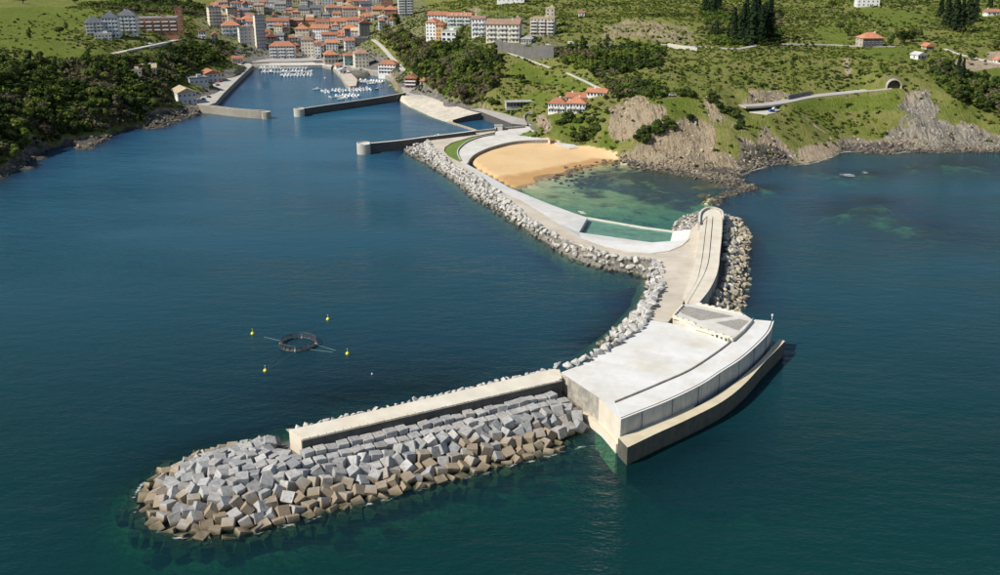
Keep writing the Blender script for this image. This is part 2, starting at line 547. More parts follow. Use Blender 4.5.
FIELDS = [[(0, 8), (40, 6), (95, 10), (88, 24), (60, 40), (80, 48), (110, 50), (118, 56), (60, 58), (0, 46), (-90, 50), (-90, 10)], [(243, 8), (276, 7), (278, 14), (246, 14)], [(283, 10), (296, 10), (298, 17), (282, 18)], [(500, 108), (540, 90), (552, 96), (546, 104), (515, 108)], [(520, 60), (545, 72), (548, 84), (520, 84), (505, 70)],
          [(560, 88), (590, 84), (596, 92), (565, 96)], [(960, 66), (990, 68), (1010, 72), (1010, 88), (985, 82)], [(870, 46), (905, 48), (915, 58), (890, 62), (860, 56)], [(818, 30), (838, 26), (850, 38), (846, 44), (822, 44)], [(790, 100), (860, 96), (895, 92), (900, 110), (860, 112), (800, 112)], [(530, 120), (560, 114), (582, 118), (590, 130), (560, 134)], [(855, 8), (900, 8), (935, 20), (900, 30), (860, 14)], [(548, 74), (560, 76), (590, 86), (575, 90), (550, 84)], [(655, 100), (690, 97), (700, 106), (690, 116), (668, 112)], [(470, 10), (520, 14), (520, 22), (480, 20)], [(900, 46), (925, 46), (920, 60), (905, 60)], [(605, 130), (612, 138), (625, 146), (600, 148), (596, 140)]]
SOILS = [[(950, 60), (985, 58), (1010, 60), (1010, 66), (975, 71), (952, 66)], [(985, 52), (1010, 50), (1010, 58), (990, 58)], [(842, 58), (849, 58), (852, 72), (846, 78)], [(800, 148), (838, 140), (842, 152), (826, 160), (800, 164)], [(727, 24), (736, 26), (734, 38), (728, 38)]]


def area(polys, jitter=2.0, seed=3, U=None, V=None):
    U = U0 if U is None else U; V = V0 if V is None else V
    ju = U + (fbm(MX, MY, 14, 3, seed) - 0.5) * 2 * jitter * 2.2
    jv = V + (fbm(MX, MY, 14, 3, seed + 5) - 0.5) * 2 * jitter
    r = np.zeros(MX.shape, bool)
    for p in polys:
        r |= inside(ju, jv, p)
    return r


def blur(a, k=1):
    a = a.astype(np.float64)
    for _ in range(k):
        b = a.copy()
        b[1:-1, 1:-1] = (a[1:-1, 1:-1] * 2 + a[:-2, 1:-1] + a[2:, 1:-1] + a[1:-1, :-2] + a[1:-1, 2:]) / 6
        a = b
    return a


m_rock = blur(area(ROCKS, 3.0), 1)
m_beach = area([BEACH], 0.0)
m_bay = area([BAY], 0.0)
m_bay |= INSIDE & ~m_beach & (HT < -0.05) & (U0 > 470) & (U0 < 740) & (V0 > 155)
m_town = blur(area([TOWN], 1.0), 3)
natural = INSIDE & ~m_beach & ~m_bay
up = np.clip(HT / 7.0, 0, 1) * natural * (1 - 0.92 * np.clip(m_town * 1.3, 0, 1))
HT = HT + up * ((fbm(MX, MY, 46, 4, 1) - 0.5) * 7.0 + (fbm(MX, MY, 11, 3, 9) - 0.5) * 2.2)
# cliffs: gullies and ledges
gul = np.abs(fbm(MX + 0.5 * MY, MY * 0.25, 13, 4, 21) - 0.5) * 2
HT = HT + np.clip(m_rock, 0, 1) * natural * np.clip(HT / 4, 0.15, 1) * ((gul - 0.3) * 9.5 + (fbm(MX, MY, 6, 3, 31) - 0.5) * 5.0)
HT = np.where(m_bay, HT + (fbm(MX, MY, 16, 3, 41) - 0.5) * 0.8, HT)
# outside: sea floor falling away from the shore
shoal = np.full(MX.shape, -60.0)
for (u, v, r, top_) in [(862, 212, 13, -1.7), (872, 201, 8, -1.9), (905, 222, 12, -2.4), (885, 216, 9, -2.2), (850, 176, 8, -0.9), (868, 173, 7, -1.2), (740, 190, 8, -0.7), (760, 187, 7, -0.9), (820, 170, 10, -1.6), (960, 163, 14, -1.8), (915, 168, 6, -1.2), (930, 235, 10, -2.8)]:
    c = P(u, v, 0)
    dd = np.hypot((MX - c.x) * 0.75, MY - c.y) / r
    shoal = np.maximum(shoal, top_ - 0.9 - 3.2 * np.maximum(dd - 0.35, 0) ** 1.3 - 3.4 * (fbm(MX, MY, 6, 3, 51) - 0.42))
shoal = np.minimum(shoal, 0.35)
sea_floor = -np.minimum(28.0, 0.25 + 0.55 * CD)
CDB = dist_line(MX, MY, [(P(*q).x, P(*q).y) for q in BAY_EDGE[2:10]])
sea_floor = np.where(CDB < 22, np.minimum(sea_floor, -3.8), sea_floor)
HT = np.where(INSIDE, HT, np.maximum(np.minimum(sea_floor, 0.6), shoal))
HT = np.where(INSIDE & (CDB < 3.0) & (V0 > 192), np.minimum(HT, -2.2), HT)
HT = np.where(INSIDE & natural & (m_town < 0.3), np.maximum(HT, 0.05 - 0.0 * CD), HT)
# rocks awash in front of the headland
for (u, v, r) in [(704, 196, 4), (712, 203, 5), (716, 199, 4), (730, 194, 5), (742, 190, 5), (752, 188, 4), (745, 186, 4), (720, 186, 6), (735, 182, 6), (700, 188, 4), (85, 148, 6), (38, 158, 6), (28, 168, 4)]:
    c = P(u, v, 0)
    HT = np.maximum(HT, (1.6 * (fbm(MX, MY, 4, 3, 61) * 1.5) * np.clip(1.3 - np.hypot(MX - c.x, MY - c.y) / r, 0, 1) - 0.25) * (np.hypot(MX - c.x, MY - c.y) < 1.3 * r) - 99 * (np.hypot(MX - c.x, MY - c.y) >= 1.3 * r))
def ground(x, y):
    x = np.atleast_1d(np.asarray(x, float)); y = np.atleast_1d(np.asarray(y, float))
    i = np.clip(np.searchsorted(GX, x) - 1, 0, len(GX) - 2); j = np.clip(np.searchsorted(GY, y) - 1, 0, len(GY) - 2)
    fx = np.clip((x - GX[i]) / (GX[i + 1] - GX[i]), 0, 1); fy = np.clip((y - GY[j]) / (GY[j + 1] - GY[j]), 0, 1)
    return (HT[j, i] * (1 - fx) + HT[j, i + 1] * fx) * (1 - fy) + (HT[j + 1, i] * (1 - fx) + HT[j + 1, i + 1] * fx) * fy


def gz(x, y):
    return float(ground(x, y)[0])


_T = np.concatenate([np.arange(380, 1400, 1.5), np.arange(1400, 2800, 8)])


def hit(u, v):
    """where the line of sight meets the land"""
    d = ray(u, v)
    k = _T / d.y
    x, y, z = d.x * k, d.y * k, CAM_H + d.z * k
    g = ground(x, y)
    w = np.nonzero((g > z) & (g > -0.5))[0]
    i = int(w[0]) if len(w) else len(_T) - 1
    t0, t1 = _T[max(i - 1, 0)], _T[i]
    for _ in range(8):
        tm = (t0 + t1) / 2
        if gz(d.x * tm / d.y, tm) > CAM_H + d.z * tm / d.y: t1 = tm
        else: t0 = tm
    k = t1 / d.y
    return Vector((d.x * k, t1, gz(d.x * k, t1)))


# roads are cut and filled into the slope
ROAD_PX = {
    'coast': ([(742, 106), (758, 105.5), (780, 102.5), (805, 98), (830, 94.5), (860, 92), (880, 90), (893, 87.5)], 9.0),
    'hill': ([(655, 44), (680, 46), (705, 47.5), (735, 48.5), (752, 46.5), (762, 44.5), (790, 44), (830, 45), (862, 46.5), (900, 46.5)], 5.0),
    'bypass': ([(520, 45.5), (545, 46), (575, 45), (610, 45.5), (640, 45)], 7.0),
    'stair_a': ([(500, 49.5), (515, 55), (530, 60.5), (545, 66), (552, 68.5)], 2.6),
    'stair_b': ([(567, 73), (580, 79), (592, 84.5), (602, 89)], 2.4),
    'lane': ([(404, 71), (398, 64), (391, 57), (385, 50), (380, 45), (373, 39.5)], 4.5),
    'cliff': ([(114, 53.5), (128, 50.5), (145, 47), (165, 42.5), (185, 38.5), (200, 40)], 6.0),
    'farm': ([(945, 49), (957, 53), (970, 57), (985, 61), (1003, 64)], 3.0),
    'track': ([(806, 118), (816, 126), (826, 134), (833, 142)], 3.0),
    'turn': ([(758, 114), (766, 111), (773, 109.5), (776, 111)], 13.0),
}
ROAD_W = {}
for _k, (_px, _w) in ROAD_PX.items():
    pts = resample(smooth([hit(u, v) for u, v in _px], 8), 3.0)
    z = np.array([p.z for p in pts])
    for _ in range(40 if _k not in ('stair_a', 'stair_b', 'lane', 'track') else 8):
        z[1:-1] = (z[:-2] + z[1:-1] + z[2:]) / 3
    if _k == 'turn': z[:] = z.mean()
    ROAD_W[_k] = ([Vector((p.x, p.y, q)) for p, q in zip(pts, z)], _w)
for _k, (pts, _w) in ROAD_W.items():
    xs = [p.x for p in pts]; ys = [p.y for p in pts]
    sel = (MX > min(xs) - 20) & (MX < max(xs) + 20) & (MY > min(ys) - 20) & (MY < max(ys) + 20)
    X_, Y_ = MX[sel], MY[sel]
    dd = np.full(X_.shape, 1e9); zz_ = np.zeros(X_.shape)
    for p in pts:
        d_ = np.hypot(X_ - p.x, Y_ - p.y); m = d_ < dd; dd[m] = d_[m]; zz_[m] = p.z
    wgt = np.clip(1 - (dd - _w / 2 - 1.5) / 5.0, 0, 1)
    HT[sel] = HT[sel] * (1 - wgt) + (zz_ - 0.15) * wgt
# cutting above the tunnel mouth
TUN = hit(893.5, 88.5)
_lx, _ly = MX - TUN.x, MY - TUN.y
_cap = TUN.z + 7.6 - 0.035 * _lx ** 2 * 1.2 + 0.10 * _ly
HT = np.where((_ly > 1.8) & (_ly < 34) & (np.abs(_lx) < 16), np.maximum(HT, np.minimum(_cap, HT + 9)), HT)
U1, V1 = uv_of(HT)


# --- materials of the land
def land_material():
    m = bpy.data.materials.new('hillside')
    nt, nd, lk, b = nodes_of(m)
    p = pos(nt)
    def nz(s, d=5.0, r=0.6):
        n = N(nt, 'ShaderNodeTexNoise', i_Scale=s, i_Detail=d, i_Roughness=r); lk.new(p, n.inputs['Vector']); return n
    n1 = nz(0.035, 6); n2 = nz(0.22, 5, 0.7); n3 = nz(0.9, 4, 0.7)
    scrub = ramp(nt, [(0.28, (0.095, 0.128, 0.024)), (0.40, (0.150, 0.182, 0.036)), (0.48, (0.195, 0.218, 0.046)), (0.545, (0.255, 0.232, 0.088)), (0.62, (0.180, 0.215, 0.040)), (0.8, (0.115, 0.150, 0.028))])
    md = N(nt, 'ShaderNodeMath', operation='ADD'); mm = N(nt, 'ShaderNodeMath', operation='MULTIPLY'); mm.inputs[1].default_value = 0.55
    lk.new(n2.outputs['Fac'], mm.inputs[0])
    ms = N(nt, 'ShaderNodeMath', operation='MULTIPLY'); ms.inputs[1].default_value = 0.45; lk.new(n1.outputs['Fac'], ms.inputs[0])
    lk.new(mm.outputs[0], md.inputs[0]); lk.new(ms.outputs[0], md.inputs[1]); lk.new(md.outputs[0], scrub.inputs['Fac'])
    past = ramp(nt, [(0.3, (0.115, 0.155, 0.024)), (0.5, (0.155, 0.200, 0.032)), (0.7, (0.210, 0.220, 0.056))]); lk.new(n2.outputs['Fac'], past.inputs['Fac'])
    # bedded rock: stretched noise
    mp = N(nt, 'ShaderNodeMapping'); mp.inputs['Rotation'].default_value = (0.5, 0.35, 0.4); mp.inputs['Scale'].default_value = (0.9, 0.12, 0.16)
    lk.new(p, mp.inputs['Vector'])
    nb = N(nt, 'ShaderNodeTexNoise', i_Scale=0.75, i_Detail=6.0, i_Roughness=0.7); lk.new(mp.outputs['Vector'], nb.inputs['Vector'])
    rk1 = ramp(nt, [(0.30, (0.085, 0.072, 0.055)), (0.42, (0.230, 0.185, 0.125)), (0.52, (0.420, 0.330, 0.215)), (0.62, (0.340, 0.290, 0.215)), (0.76, (0.520, 0.430, 0.300))]); lk.new(nb.outputs['Fac'], rk1.inputs['Fac'])
    rk2 = ramp(nt, [(0.30, (0.070, 0.062, 0.052)), (0.44, (0.190, 0.172, 0.142)), (0.56, (0.330, 0.298, 0.240)), (0.74, (0.450, 0.410, 0.335))]); lk.new(nb.outputs['Fac'], rk2.inputs['Fac'])
    nl = nz(0.030, 4, 0.6); sxr = N(nt, 'ShaderNodeSeparateXYZ'); lk.new(p, sxr.inputs[0])
    gx_ = N(nt, 'ShaderNodeMapRange', i_1=120.0, i_2=260.0, i_3=-0.16, i_4=0.08); lk.new(sxr.outputs['X'], gx_.inputs[0])
    ga = N(nt, 'ShaderNodeMath', operation='ADD'); lk.new(nl.outputs['Fac'], ga.inputs[0]); lk.new(gx_.outputs[0], ga.inputs[1])
    gm_ = N(nt, 'ShaderNodeMapRange', i_1=0.42, i_2=0.60); lk.new(ga.outputs[0], gm_.inputs[0])
    rmx = mixc(nt); lk.new(gm_.outputs[0], rmx.inputs[0]); lk.new(rk1.outputs['Color'], rmx.inputs[6]); lk.new(rk2.outputs['Color'], rmx.inputs[7])
    class rock: outputs = {'Color': rmx.outputs[2]}
    drk = ramp(nt, [(0.3, (0.035, 0.033, 0.030)), (0.5, (0.120, 0.108, 0.090)), (0.7, (0.230, 0.205, 0.165))]); lk.new(nb.outputs['Fac'], drk.inputs['Fac'])
    soil = ramp(nt, [(0.3, (0.34, 0.25, 0.16)), (0.7, (0.54, 0.44, 0.32))]); lk.new(n2.outputs['Fac'], soil.inputs['Fac'])
    urb = ramp(nt, [(0.3, (0.10, 0.095, 0.085)), (0.5, (0.21, 0.195, 0.17)), (0.62, (0.28, 0.26, 0.22)), (0.8, (0.07, 0.085, 0.04))]); lk.new(n2.outputs['Fac'], urb.inputs['Fac'])  # shade between the houses is put into this darker ground colour
    c1 = N(nt, 'ShaderNodeAttribute', attribute_name='cover'); s1 = N(nt, 'ShaderNodeSeparateColor'); lk.new(c1.outputs['Color'], s1.inputs[0])
    c2 = N(nt, 'ShaderNodeAttribute', attribute_name='cover_two'); s2 = N(nt, 'ShaderNodeSeparateColor'); lk.new(c2.outputs['Color'], s2.inputs[0])
    cur = scrub.outputs['Color']
    snd = ramp(nt, [(0.3, (0.62, 0.42, 0.215)), (0.7, (0.72, 0.505, 0.275))]); lk.new(n1.outputs['Fac'], snd.inputs['Fac'])
    wsn = ramp(nt, [(0.3, (0.45, 0.265, 0.110)), (0.7, (0.54, 0.335, 0.150))]); lk.new(n1.outputs['Fac'], wsn.inputs['Fac'])
    n4 = nz(0.10, 6); sxz = N(nt, 'ShaderNodeSeparateXYZ'); lk.new(p, sxz.inputs[0])
    wa = N(nt, 'ShaderNodeMath', operation='MULTIPLY_ADD', i_1=0.9, i_2=-0.45); lk.new(n4.outputs['Fac'], wa.inputs[0])
    wb = N(nt, 'ShaderNodeMath', operation='ADD'); lk.new(sxz.outputs['Z'], wb.inputs[0]); lk.new(wa.outputs[0], wb.inputs[1])
    wm = N(nt, 'ShaderNodeMapRange', i_1=0.42, i_2=0.66); lk.new(wb.outputs[0], wm.inputs[0])
    sand = mixc(nt); lk.new(wm.outputs[0], sand.inputs[0]); lk.new(wsn.outputs['Color'], sand.inputs[6]); lk.new(snd.outputs['Color'], sand.inputs[7])
    class _S: outputs = {'Color': sand.outputs[2]}
    for fac, col in ((s1.outputs[1], past), (s2.outputs[0], urb), (s1.outputs[2], soil), (s1.outputs[0], rock), (s2.outputs[1], drk), (c1.outputs['Alpha'], _S)):
        # ragged edges: mask compared with noise
        a = N(nt, 'ShaderNodeMath', operation='SUBTRACT'); lk.new(n3.outputs['Fac'], a.inputs[1]); lk.new(fac, a.inputs[0])
        mr = N(nt, 'ShaderNodeMapRange', i_1=-0.12, i_2=0.12); lk.new(a.outputs[0], mr.inputs[0])
        x = mixc(nt); lk.new(mr.outputs[0], x.inputs[0]); lk.new(cur, x.inputs[6]); lk.new(col.outputs['Color'], x.inputs[7]); cur = x.outputs[2]
    lk.new(cur, b.inputs['Base Color']); b.inputs['Roughness'].default_value = 0.95; b.inputs['Specular IOR Level'].default_value = 0.1
    bp = N(nt, 'ShaderNodeBump', i_Strength=0.8, i_Distance=2.2)
    sb = N(nt, 'ShaderNodeMapRange', i_1=0.0, i_2=1.0, i_3=0.85, i_4=0.12); lk.new(c1.outputs['Alpha'], sb.inputs[0]); lk.new(sb.outputs[0], bp.inputs['Strength'])
    ad = N(nt, 'ShaderNodeMath', operation='ADD'); lk.new(n3.outputs['Fac'], ad.inputs[0]); lk.new(nb.outputs['Fac'], ad.inputs[1])
    lk.new(ad.outputs[0], bp.inputs['Height']); lk.new(bp.outputs['Normal'], b.inputs['Normal'])
    return m


def bed_material():
    m = bpy.data.materials.new('sea_floor')
    nt, nd, lk, b = nodes_of(m)
    p = pos(nt)
    n2 = N(nt, 'ShaderNodeTexNoise', i_Scale=0.085, i_Detail=7.0, i_Roughness=0.68); lk.new(p, n2.inputs['Vector'])
    c2 = N(nt, 'ShaderNodeAttribute', attribute_name='cover_two'); s2 = N(nt, 'ShaderNodeSeparateColor'); lk.new(c2.outputs['Color'], s2.inputs[0])
    ad = N(nt, 'ShaderNodeMath', operation='MULTIPLY_ADD', i_1=0.20, i_2=-0.08); lk.new(s2.outputs[2], ad.inputs[0])
    a2 = N(nt, 'ShaderNodeMath', operation='ADD'); lk.new(ad.outputs[0], a2.inputs[0]); lk.new(n2.outputs['Fac'], a2.inputs[1])
    r = ramp(nt, [(0.36, (0.70, 0.58, 0.34)), (0.47, (0.56, 0.49, 0.27)), (0.545, (0.26, 0.25, 0.11)), (0.64, (0.06, 0.065, 0.032))]); lk.new(a2.outputs[0], r.inputs['Fac'])
    lk.new(r.outputs['Color'], b.inputs['Base Color']); b.inputs['Roughness'].default_value = 0.95
    return m


M_LAND, M_BED = land_material(), bed_material()

# masks stored on the land
gyg, gxg = np.gradient(HT, GY, GX)
slope = np.hypot(gxg, gyg)
r_rock = np.maximum(blur(area(ROCKS[:5] + ROCKS[6:], 2.5, 3, U1, V1), 1), 0.5 * blur(area(ROCKS[5:6], 3.5, 3, U1, V1), 2))
steep = np.clip((slope - 1.15) * 1.6, 0, 0.75) * (V1 > 60)
ledge = np.clip((fbm(MX, MY, 17, 4, 91) - 0.54) * 5.0, 0, 0.7) * np.clip(HT / 9, 0, 1)
cover_soil = blur(area(SOILS, 1.0, 15, U1, V1), 1)
cover_rock = np.clip(np.maximum(r_rock * (1 - ledge), steep) + 0.12 * r_rock * (1 - ledge), 0, 1) * (1 - m_beach) * (1 - np.clip(cover_soil * 1.4, 0, 1))
cover_past = blur(area(FIELDS, 1.6, 13, U1, V1), 1) * 0.95
cover_urb = np.clip(m_town * 1.2, 0, 1) * (HT > 0) * np.clip(0.95 - 0.50 * np.clip((HT - 7) / 9, 0, 1), 0, 1)
wetline = np.clip(1.25 - HT / 1.6, 0, 1) * (m_town < 0.3) * ~(blur(m_beach, 3) > 0.02)
darkrock = blur(area([[(745, 140), (760, 138), (800, 158), (796, 168), (740, 174), (722, 184), (705, 180), (735, 168)], [(838, 142), (905, 142), (905, 156), (838, 158)], [(0, 110), (60, 120), (120, 118), (205, 100), (208, 118), (120, 136), (60, 152), (0, 190)]], 2, 17, U1, V1), 1) * 0.75
cover_dark = np.clip(np.maximum(wetline, darkrock * r_rock), 0, 1) * (1 - np.clip(cover_soil * 1.3, 0, 1))
weed = blur(area([[(580, 178), (610, 168), (640, 168), (700, 178), (722, 184), (712, 205), (680, 212), (650, 205), (615, 190), (590, 200), (575, 195)]], 3, 19, U1, V1), 2)
weed = np.maximum(weed, 2.2 * blur(area([[(640, 165), (690, 171), (730, 180), (722, 196), (700, 202), (672, 192), (650, 182)]], 3, 23, U1, V1), 2))
weed = np.where(INSIDE, weed, np.where(shoal > -4.2, 0.75, 1.5))
NXg, NYg = len(GX), len(GY)
idx = np.arange(NXg * NYg).reshape(NYg, NXg)
quads = np.stack([idx[:-1, :-1], idx[:-1, 1:], idx[1:, 1:], idx[1:, :-1]], -1).reshape(-1, 4)
VV = np.stack([MX.ravel(), MY.ravel(), HT.ravel()], -1)
cls = np.where(m_beach, 1, np.where(m_bay | ~INSIDE, 2, 0))
cls = np.where((cls == 2) & (HT > 0.02) & ~m_bay, 0, cls)
qc = np.stack([cls[:-1, :-1], cls[:-1, 1:], cls[1:, 1:], cls[1:, :-1]], -1).reshape(-1, 4)
kind_q = np.where((qc == 1).any(1), 1, np.where((qc == 0).any(1), 0, 2))
COV1 = np.stack([cover_rock, cover_past, cover_soil, np.clip(blur(m_beach, 4) * 1.9, 0, 1) * (m_bay | m_beach) + blur(m_beach, 1) * ~(m_bay | m_beach)], -1).reshape(-1, 4)
COV2 = np.stack([cover_urb, cover_dark, weed, np.ones_like(HT)], -1).reshape(-1, 4)


def part_of_grid(name, k, material, label):
    Q = quads[kind_q == k]
    used, inv = np.unique(Q, return_inverse=True)
    me = mesh_np(name, VV[used], inv.reshape(Q.shape), material, True)
    for nm, arr in (('cover', COV1), ('cover_two', COV2)):
        at = me.attributes.new(nm, 'FLOAT_COLOR', 'POINT')
        at.data.foreach_set('color', arr[used].astype(np.float32).ravel())
    o = link(name, me)
    return tag(o, label, 'ground', kind='structure')


terrain = part_of_grid('terrain', 0, M_LAND, 'green hills, cliffs and valley around the harbour town')
beach = part_of_grid('beach', 1, M_LAND, 'golden sand beach curving inside the white promenade')
seabed = part_of_grid('seabed', 2, M_BED, 'sandy sea floor with dark weed seen through shallow water')
# ------------------------------------------------------------------ outlines of the breakwater banks (used by the sea for its depth)
BANK_WATER = [(404, 149.5), (412, 155), (425, 162), (438, 170), (450, 178), (461, 186), (473, 197), (495, 210), (514, 222), (530, 232), (546, 241), (560, 252), (577, 260), (600, 267.5), (625, 271), (640, 274), (647, 281), (647, 291), (636, 311), (620, 327), (597, 345)]
BANK_CREST = [(426, 137, 3.6), (430, 146, 3.9), (440, 154, 4.2), (450, 162, 4.4), (460, 170, 4.5), (473, 175, 4.5), (486, 183, 4.6), (502, 196, 4.7), (518, 209, 4.8), (531, 220, 4.9), (546, 231, 5.0), (562, 239, 5.0), (591, 250, 5.2), (616, 257, 5.4), (640, 259, 5.6), (655, 262, 5.8), (660, 272, 6.2), (660, 285, 7.0), (654, 299, 8.2), (646, 312, 8.9), (640, 322, 9.3)]
bw = smooth(PL(BANK_WATER), 5)
bc = smooth(PL(BANK_CREST), 5)

# cube mound frame: A = seaward end of the crown wall, T along the wall, NF towards open water
DECK_H = 8.8
A0, B0 = P(301, 438, DECK_H), P(559, 379, DECK_H)
T2 = Vector((B0.x - A0.x, B0.y - A0.y, 0)).normalized()
NF = Vector((T2.y, -T2.x, 0))
ARM_L = (B0 - A0).length


def mound_h(x, y):
    """top of the cube armour (array)"""
    rx, ry = x - A0.x, y - A0.y
    s = rx * T2.x + ry * T2.y; d = rx * NF.x + ry * NF.y
    dist = np.where(s > -17, np.abs(d), np.hypot(s + 17, d))
    return np.where(dist < 7, 6.5, 6.5 - (dist - 7) * 0.44) - np.where(d > 16, np.maximum(s - (ARM_L - 14), 0) * 0.35, 0), s, d, dist


def sea_depth(x, y):
    bed = np.full(x.shape, -30.0)
    i = (x > GX[0]) & (x < GX[-1]) & (y > GY[0] + 8) & (y < GY[-1])
    g = ground(x.ravel(), y.ravel()).reshape(x.shape)
    bed = np.where(i, np.maximum(bed, g), bed)
    dbank = dist_line(x, y, [(p.x, p.y) for p in bw])
    bed = np.maximum(bed, -0.2 - 0.62 * dbank)
    mh, s, d, dist = mound_h(x, y)
    ok = s < ARM_L + 6
    bed = np.maximum(bed, np.where(ok, np.minimum(mh - 1.2, 0.5) - 0.25 * np.maximum(dist - 17, 0) * 0.4, -30))
    # stone toe along the harbour side of the arm and at the foot of the plant
    toe = dist_line(x, y, [(p.x, p.y) for p in PL([(330, 400), (390, 388), (440, 385)])])
    bed = np.maximum(bed, -1.6 - 0.22 * toe)
    toe2 = dist_line(x, y, [(p.x, p.y) for p in PL([(596, 450), (612, 462), (630, 472), (660, 464), (700, 444)])])
    bed = np.maximum(bed, -3.8 - 0.36 * toe2)
    toe3 = dist_line(x, y, [(p.x, p.y) for p in PL([(738, 218), (752, 240), (748, 270), (744, 305)])])
    bed = np.maximum(bed, -0.8 - 0.9 * toe3)
    # quays drop straight into deep water
    quay = inside(x, y, [(p.x, p.y) for p in PL([(200, 116), (206, 104), (252, 64), (335, 64), (360, 72), (400, 90), (396, 102), (448, 122), (478, 130), (440, 135), (404, 150), (350, 160), (270, 125)])])
    bed = np.where(quay, np.minimum(bed, -3.0), bed)
    return np.clip(-bed, 0.0, 30.0)


def sea_material(name, body=(0.0022, 0.0300, 0.0285), rip=1.0, sky_tint=(0.026, 0.116, 0.186)):
    m = bpy.data.materials.new(name)
    m.use_nodes = True
    nt = m.node_tree; lk = nt.links
    nt.nodes.remove(nt.nodes['Principled BSDF'])
    out = nt.nodes['Material Output']
    p = pos(nt)
    dep = N(nt, 'ShaderNodeAttribute', attribute_name='depth')
    foam = N(nt, 'ShaderNodeAttribute', attribute_name='foam')
    ch = []
    for k in (0.34, 0.150, 0.235):
        a = N(nt, 'ShaderNodeMath', operation='MULTIPLY', i_1=-k); lk.new(dep.outputs['Fac'], a.inputs[0])
        e = N(nt, 'ShaderNodeMath', operation='EXPONENT'); lk.new(a.outputs[0], e.inputs[0])
        ch.append(e)
    cc = N(nt, 'ShaderNodeCombineColor')
    for i in range(3): lk.new(ch[i].outputs[0], cc.inputs[i])
    # deep-water body colour, patchy at the scale of currents
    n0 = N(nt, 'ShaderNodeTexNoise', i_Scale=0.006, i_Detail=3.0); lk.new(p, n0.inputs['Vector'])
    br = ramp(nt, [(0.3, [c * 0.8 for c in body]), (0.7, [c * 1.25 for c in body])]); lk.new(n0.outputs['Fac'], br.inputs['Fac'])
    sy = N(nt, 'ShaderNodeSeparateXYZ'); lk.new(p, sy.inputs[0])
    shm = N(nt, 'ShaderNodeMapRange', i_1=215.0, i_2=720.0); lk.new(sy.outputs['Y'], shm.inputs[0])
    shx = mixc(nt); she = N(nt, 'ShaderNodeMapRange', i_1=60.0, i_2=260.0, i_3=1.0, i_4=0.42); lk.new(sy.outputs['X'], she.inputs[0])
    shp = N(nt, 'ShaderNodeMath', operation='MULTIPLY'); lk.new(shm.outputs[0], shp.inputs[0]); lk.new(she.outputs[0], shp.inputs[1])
    lk.new(shp.outputs[0], shx.inputs[0]); lk.new(br.outputs['Color'], shx.inputs[6]); shx.inputs[7].default_value = (*sky_tint, 1)  # blue sky reflection painted into the body colour, strongest far away
    sub = mixc(nt, 'SUBTRACT', 1.0); sub.inputs[6].default_value = (1, 1, 1, 1); lk.new(cc.outputs[0], sub.inputs[7])
    bod = mixc(nt, 'MULTIPLY', 1.0); lk.new(shx.outputs[2], bod.inputs[6]); lk.new(sub.outputs[2], bod.inputs[7])
    dif = N(nt, 'ShaderNodeBsdfDiffuse'); lk.new(bod.outputs[2], dif.inputs['Color'])
    # suspended light in mid-depth water: greener where the floor is near
    tr = N(nt, 'ShaderNodeBsdfTransparent'); lk.new(cc.outputs[0], tr.inputs['Color'])
    ad = N(nt, 'ShaderNodeAddShader'); lk.new(dif.outputs[0], ad.inputs[0]); lk.new(tr.outputs[0], ad.inputs[1])
    # waves: wind chop at three sizes, running across
    mp = N(nt, 'ShaderNodeMapping'); mp.inputs['Rotation'].default_value = (0, 0, 0.5); mp.inputs['Scale'].default_value = (0.55, 1.25, 1)
    lk.new(p, mp.inputs['Vector'])
    def wave(s, d, r=0.55):
        n = N(nt, 'ShaderNodeTexNoise', i_Scale=s, i_Detail=d, i_Roughness=r); lk.new(mp.outputs['Vector'], n.inputs['Vector']); return n
    w1, w2, w3 = wave(0.055, 2.0), wave(0.24, 3.0), wave(0.9, 3.0, 0.6)
    h1 = N(nt, 'ShaderNodeMath', operation='MULTIPLY', i_1=1.2); lk.new(w1.outputs['Fac'], h1.inputs[0])
    h2 = N(nt, 'ShaderNodeMath', operation='MULTIPLY_ADD', i_1=0.75); lk.new(w2.outputs['Fac'], h2.inputs[0]); lk.new(h1.outputs[0], h2.inputs[2])
    h3 = N(nt, 'ShaderNodeMath', operation='MULTIPLY_ADD', i_1=0.36); lk.new(w3.outputs['Fac'], h3.inputs[0]); lk.new(h2.outputs[0], h3.inputs[2])
    gust = N(nt, 'ShaderNodeTexNoise', i_Scale=0.013, i_Detail=3.0); lk.new(mp.outputs['Vector'], gust.inputs['Vector'])
    gm = N(nt, 'ShaderNodeMapRange', i_1=0.36, i_2=0.64, i_3=0.22 * rip, i_4=1.0 * rip); lk.new(gust.outputs['Fac'], gm.inputs[0])
    bp = N(nt, 'ShaderNodeBump', i_Distance=0.9); lk.new(h3.outputs[0], bp.inputs['Height']); lk.new(gm.outputs[0], bp.inputs['Strength'])
    gl = N(nt, 'ShaderNodeBsdfGlossy', i_Roughness=0.12); lk.new(bp.outputs['Normal'], gl.inputs['Normal'])
    lk.new(bp.outputs['Normal'], dif.inputs['Normal'])
    fr = N(nt, 'ShaderNodeFresnel', i_IOR=1.33); lk.new(bp.outputs['Normal'], fr.inputs['Normal'])
    fsc = N(nt, 'ShaderNodeMath', operation='MULTIPLY', i_1=0.82); lk.new(fr.outputs[0], fsc.inputs[0])
    mx = N(nt, 'ShaderNodeMixShader'); lk.new(fsc.outputs[0], mx.inputs[0]); lk.new(ad.outputs[0], mx.inputs[1]); lk.new(gl.outputs[0], mx.inputs[2])
    # broken water against rocks
    fp = N(nt, 'ShaderNodeMapping'); fp.inputs['Scale'].default_value = (0.45, 1.3, 1); lk.new(p, fp.inputs['Vector'])
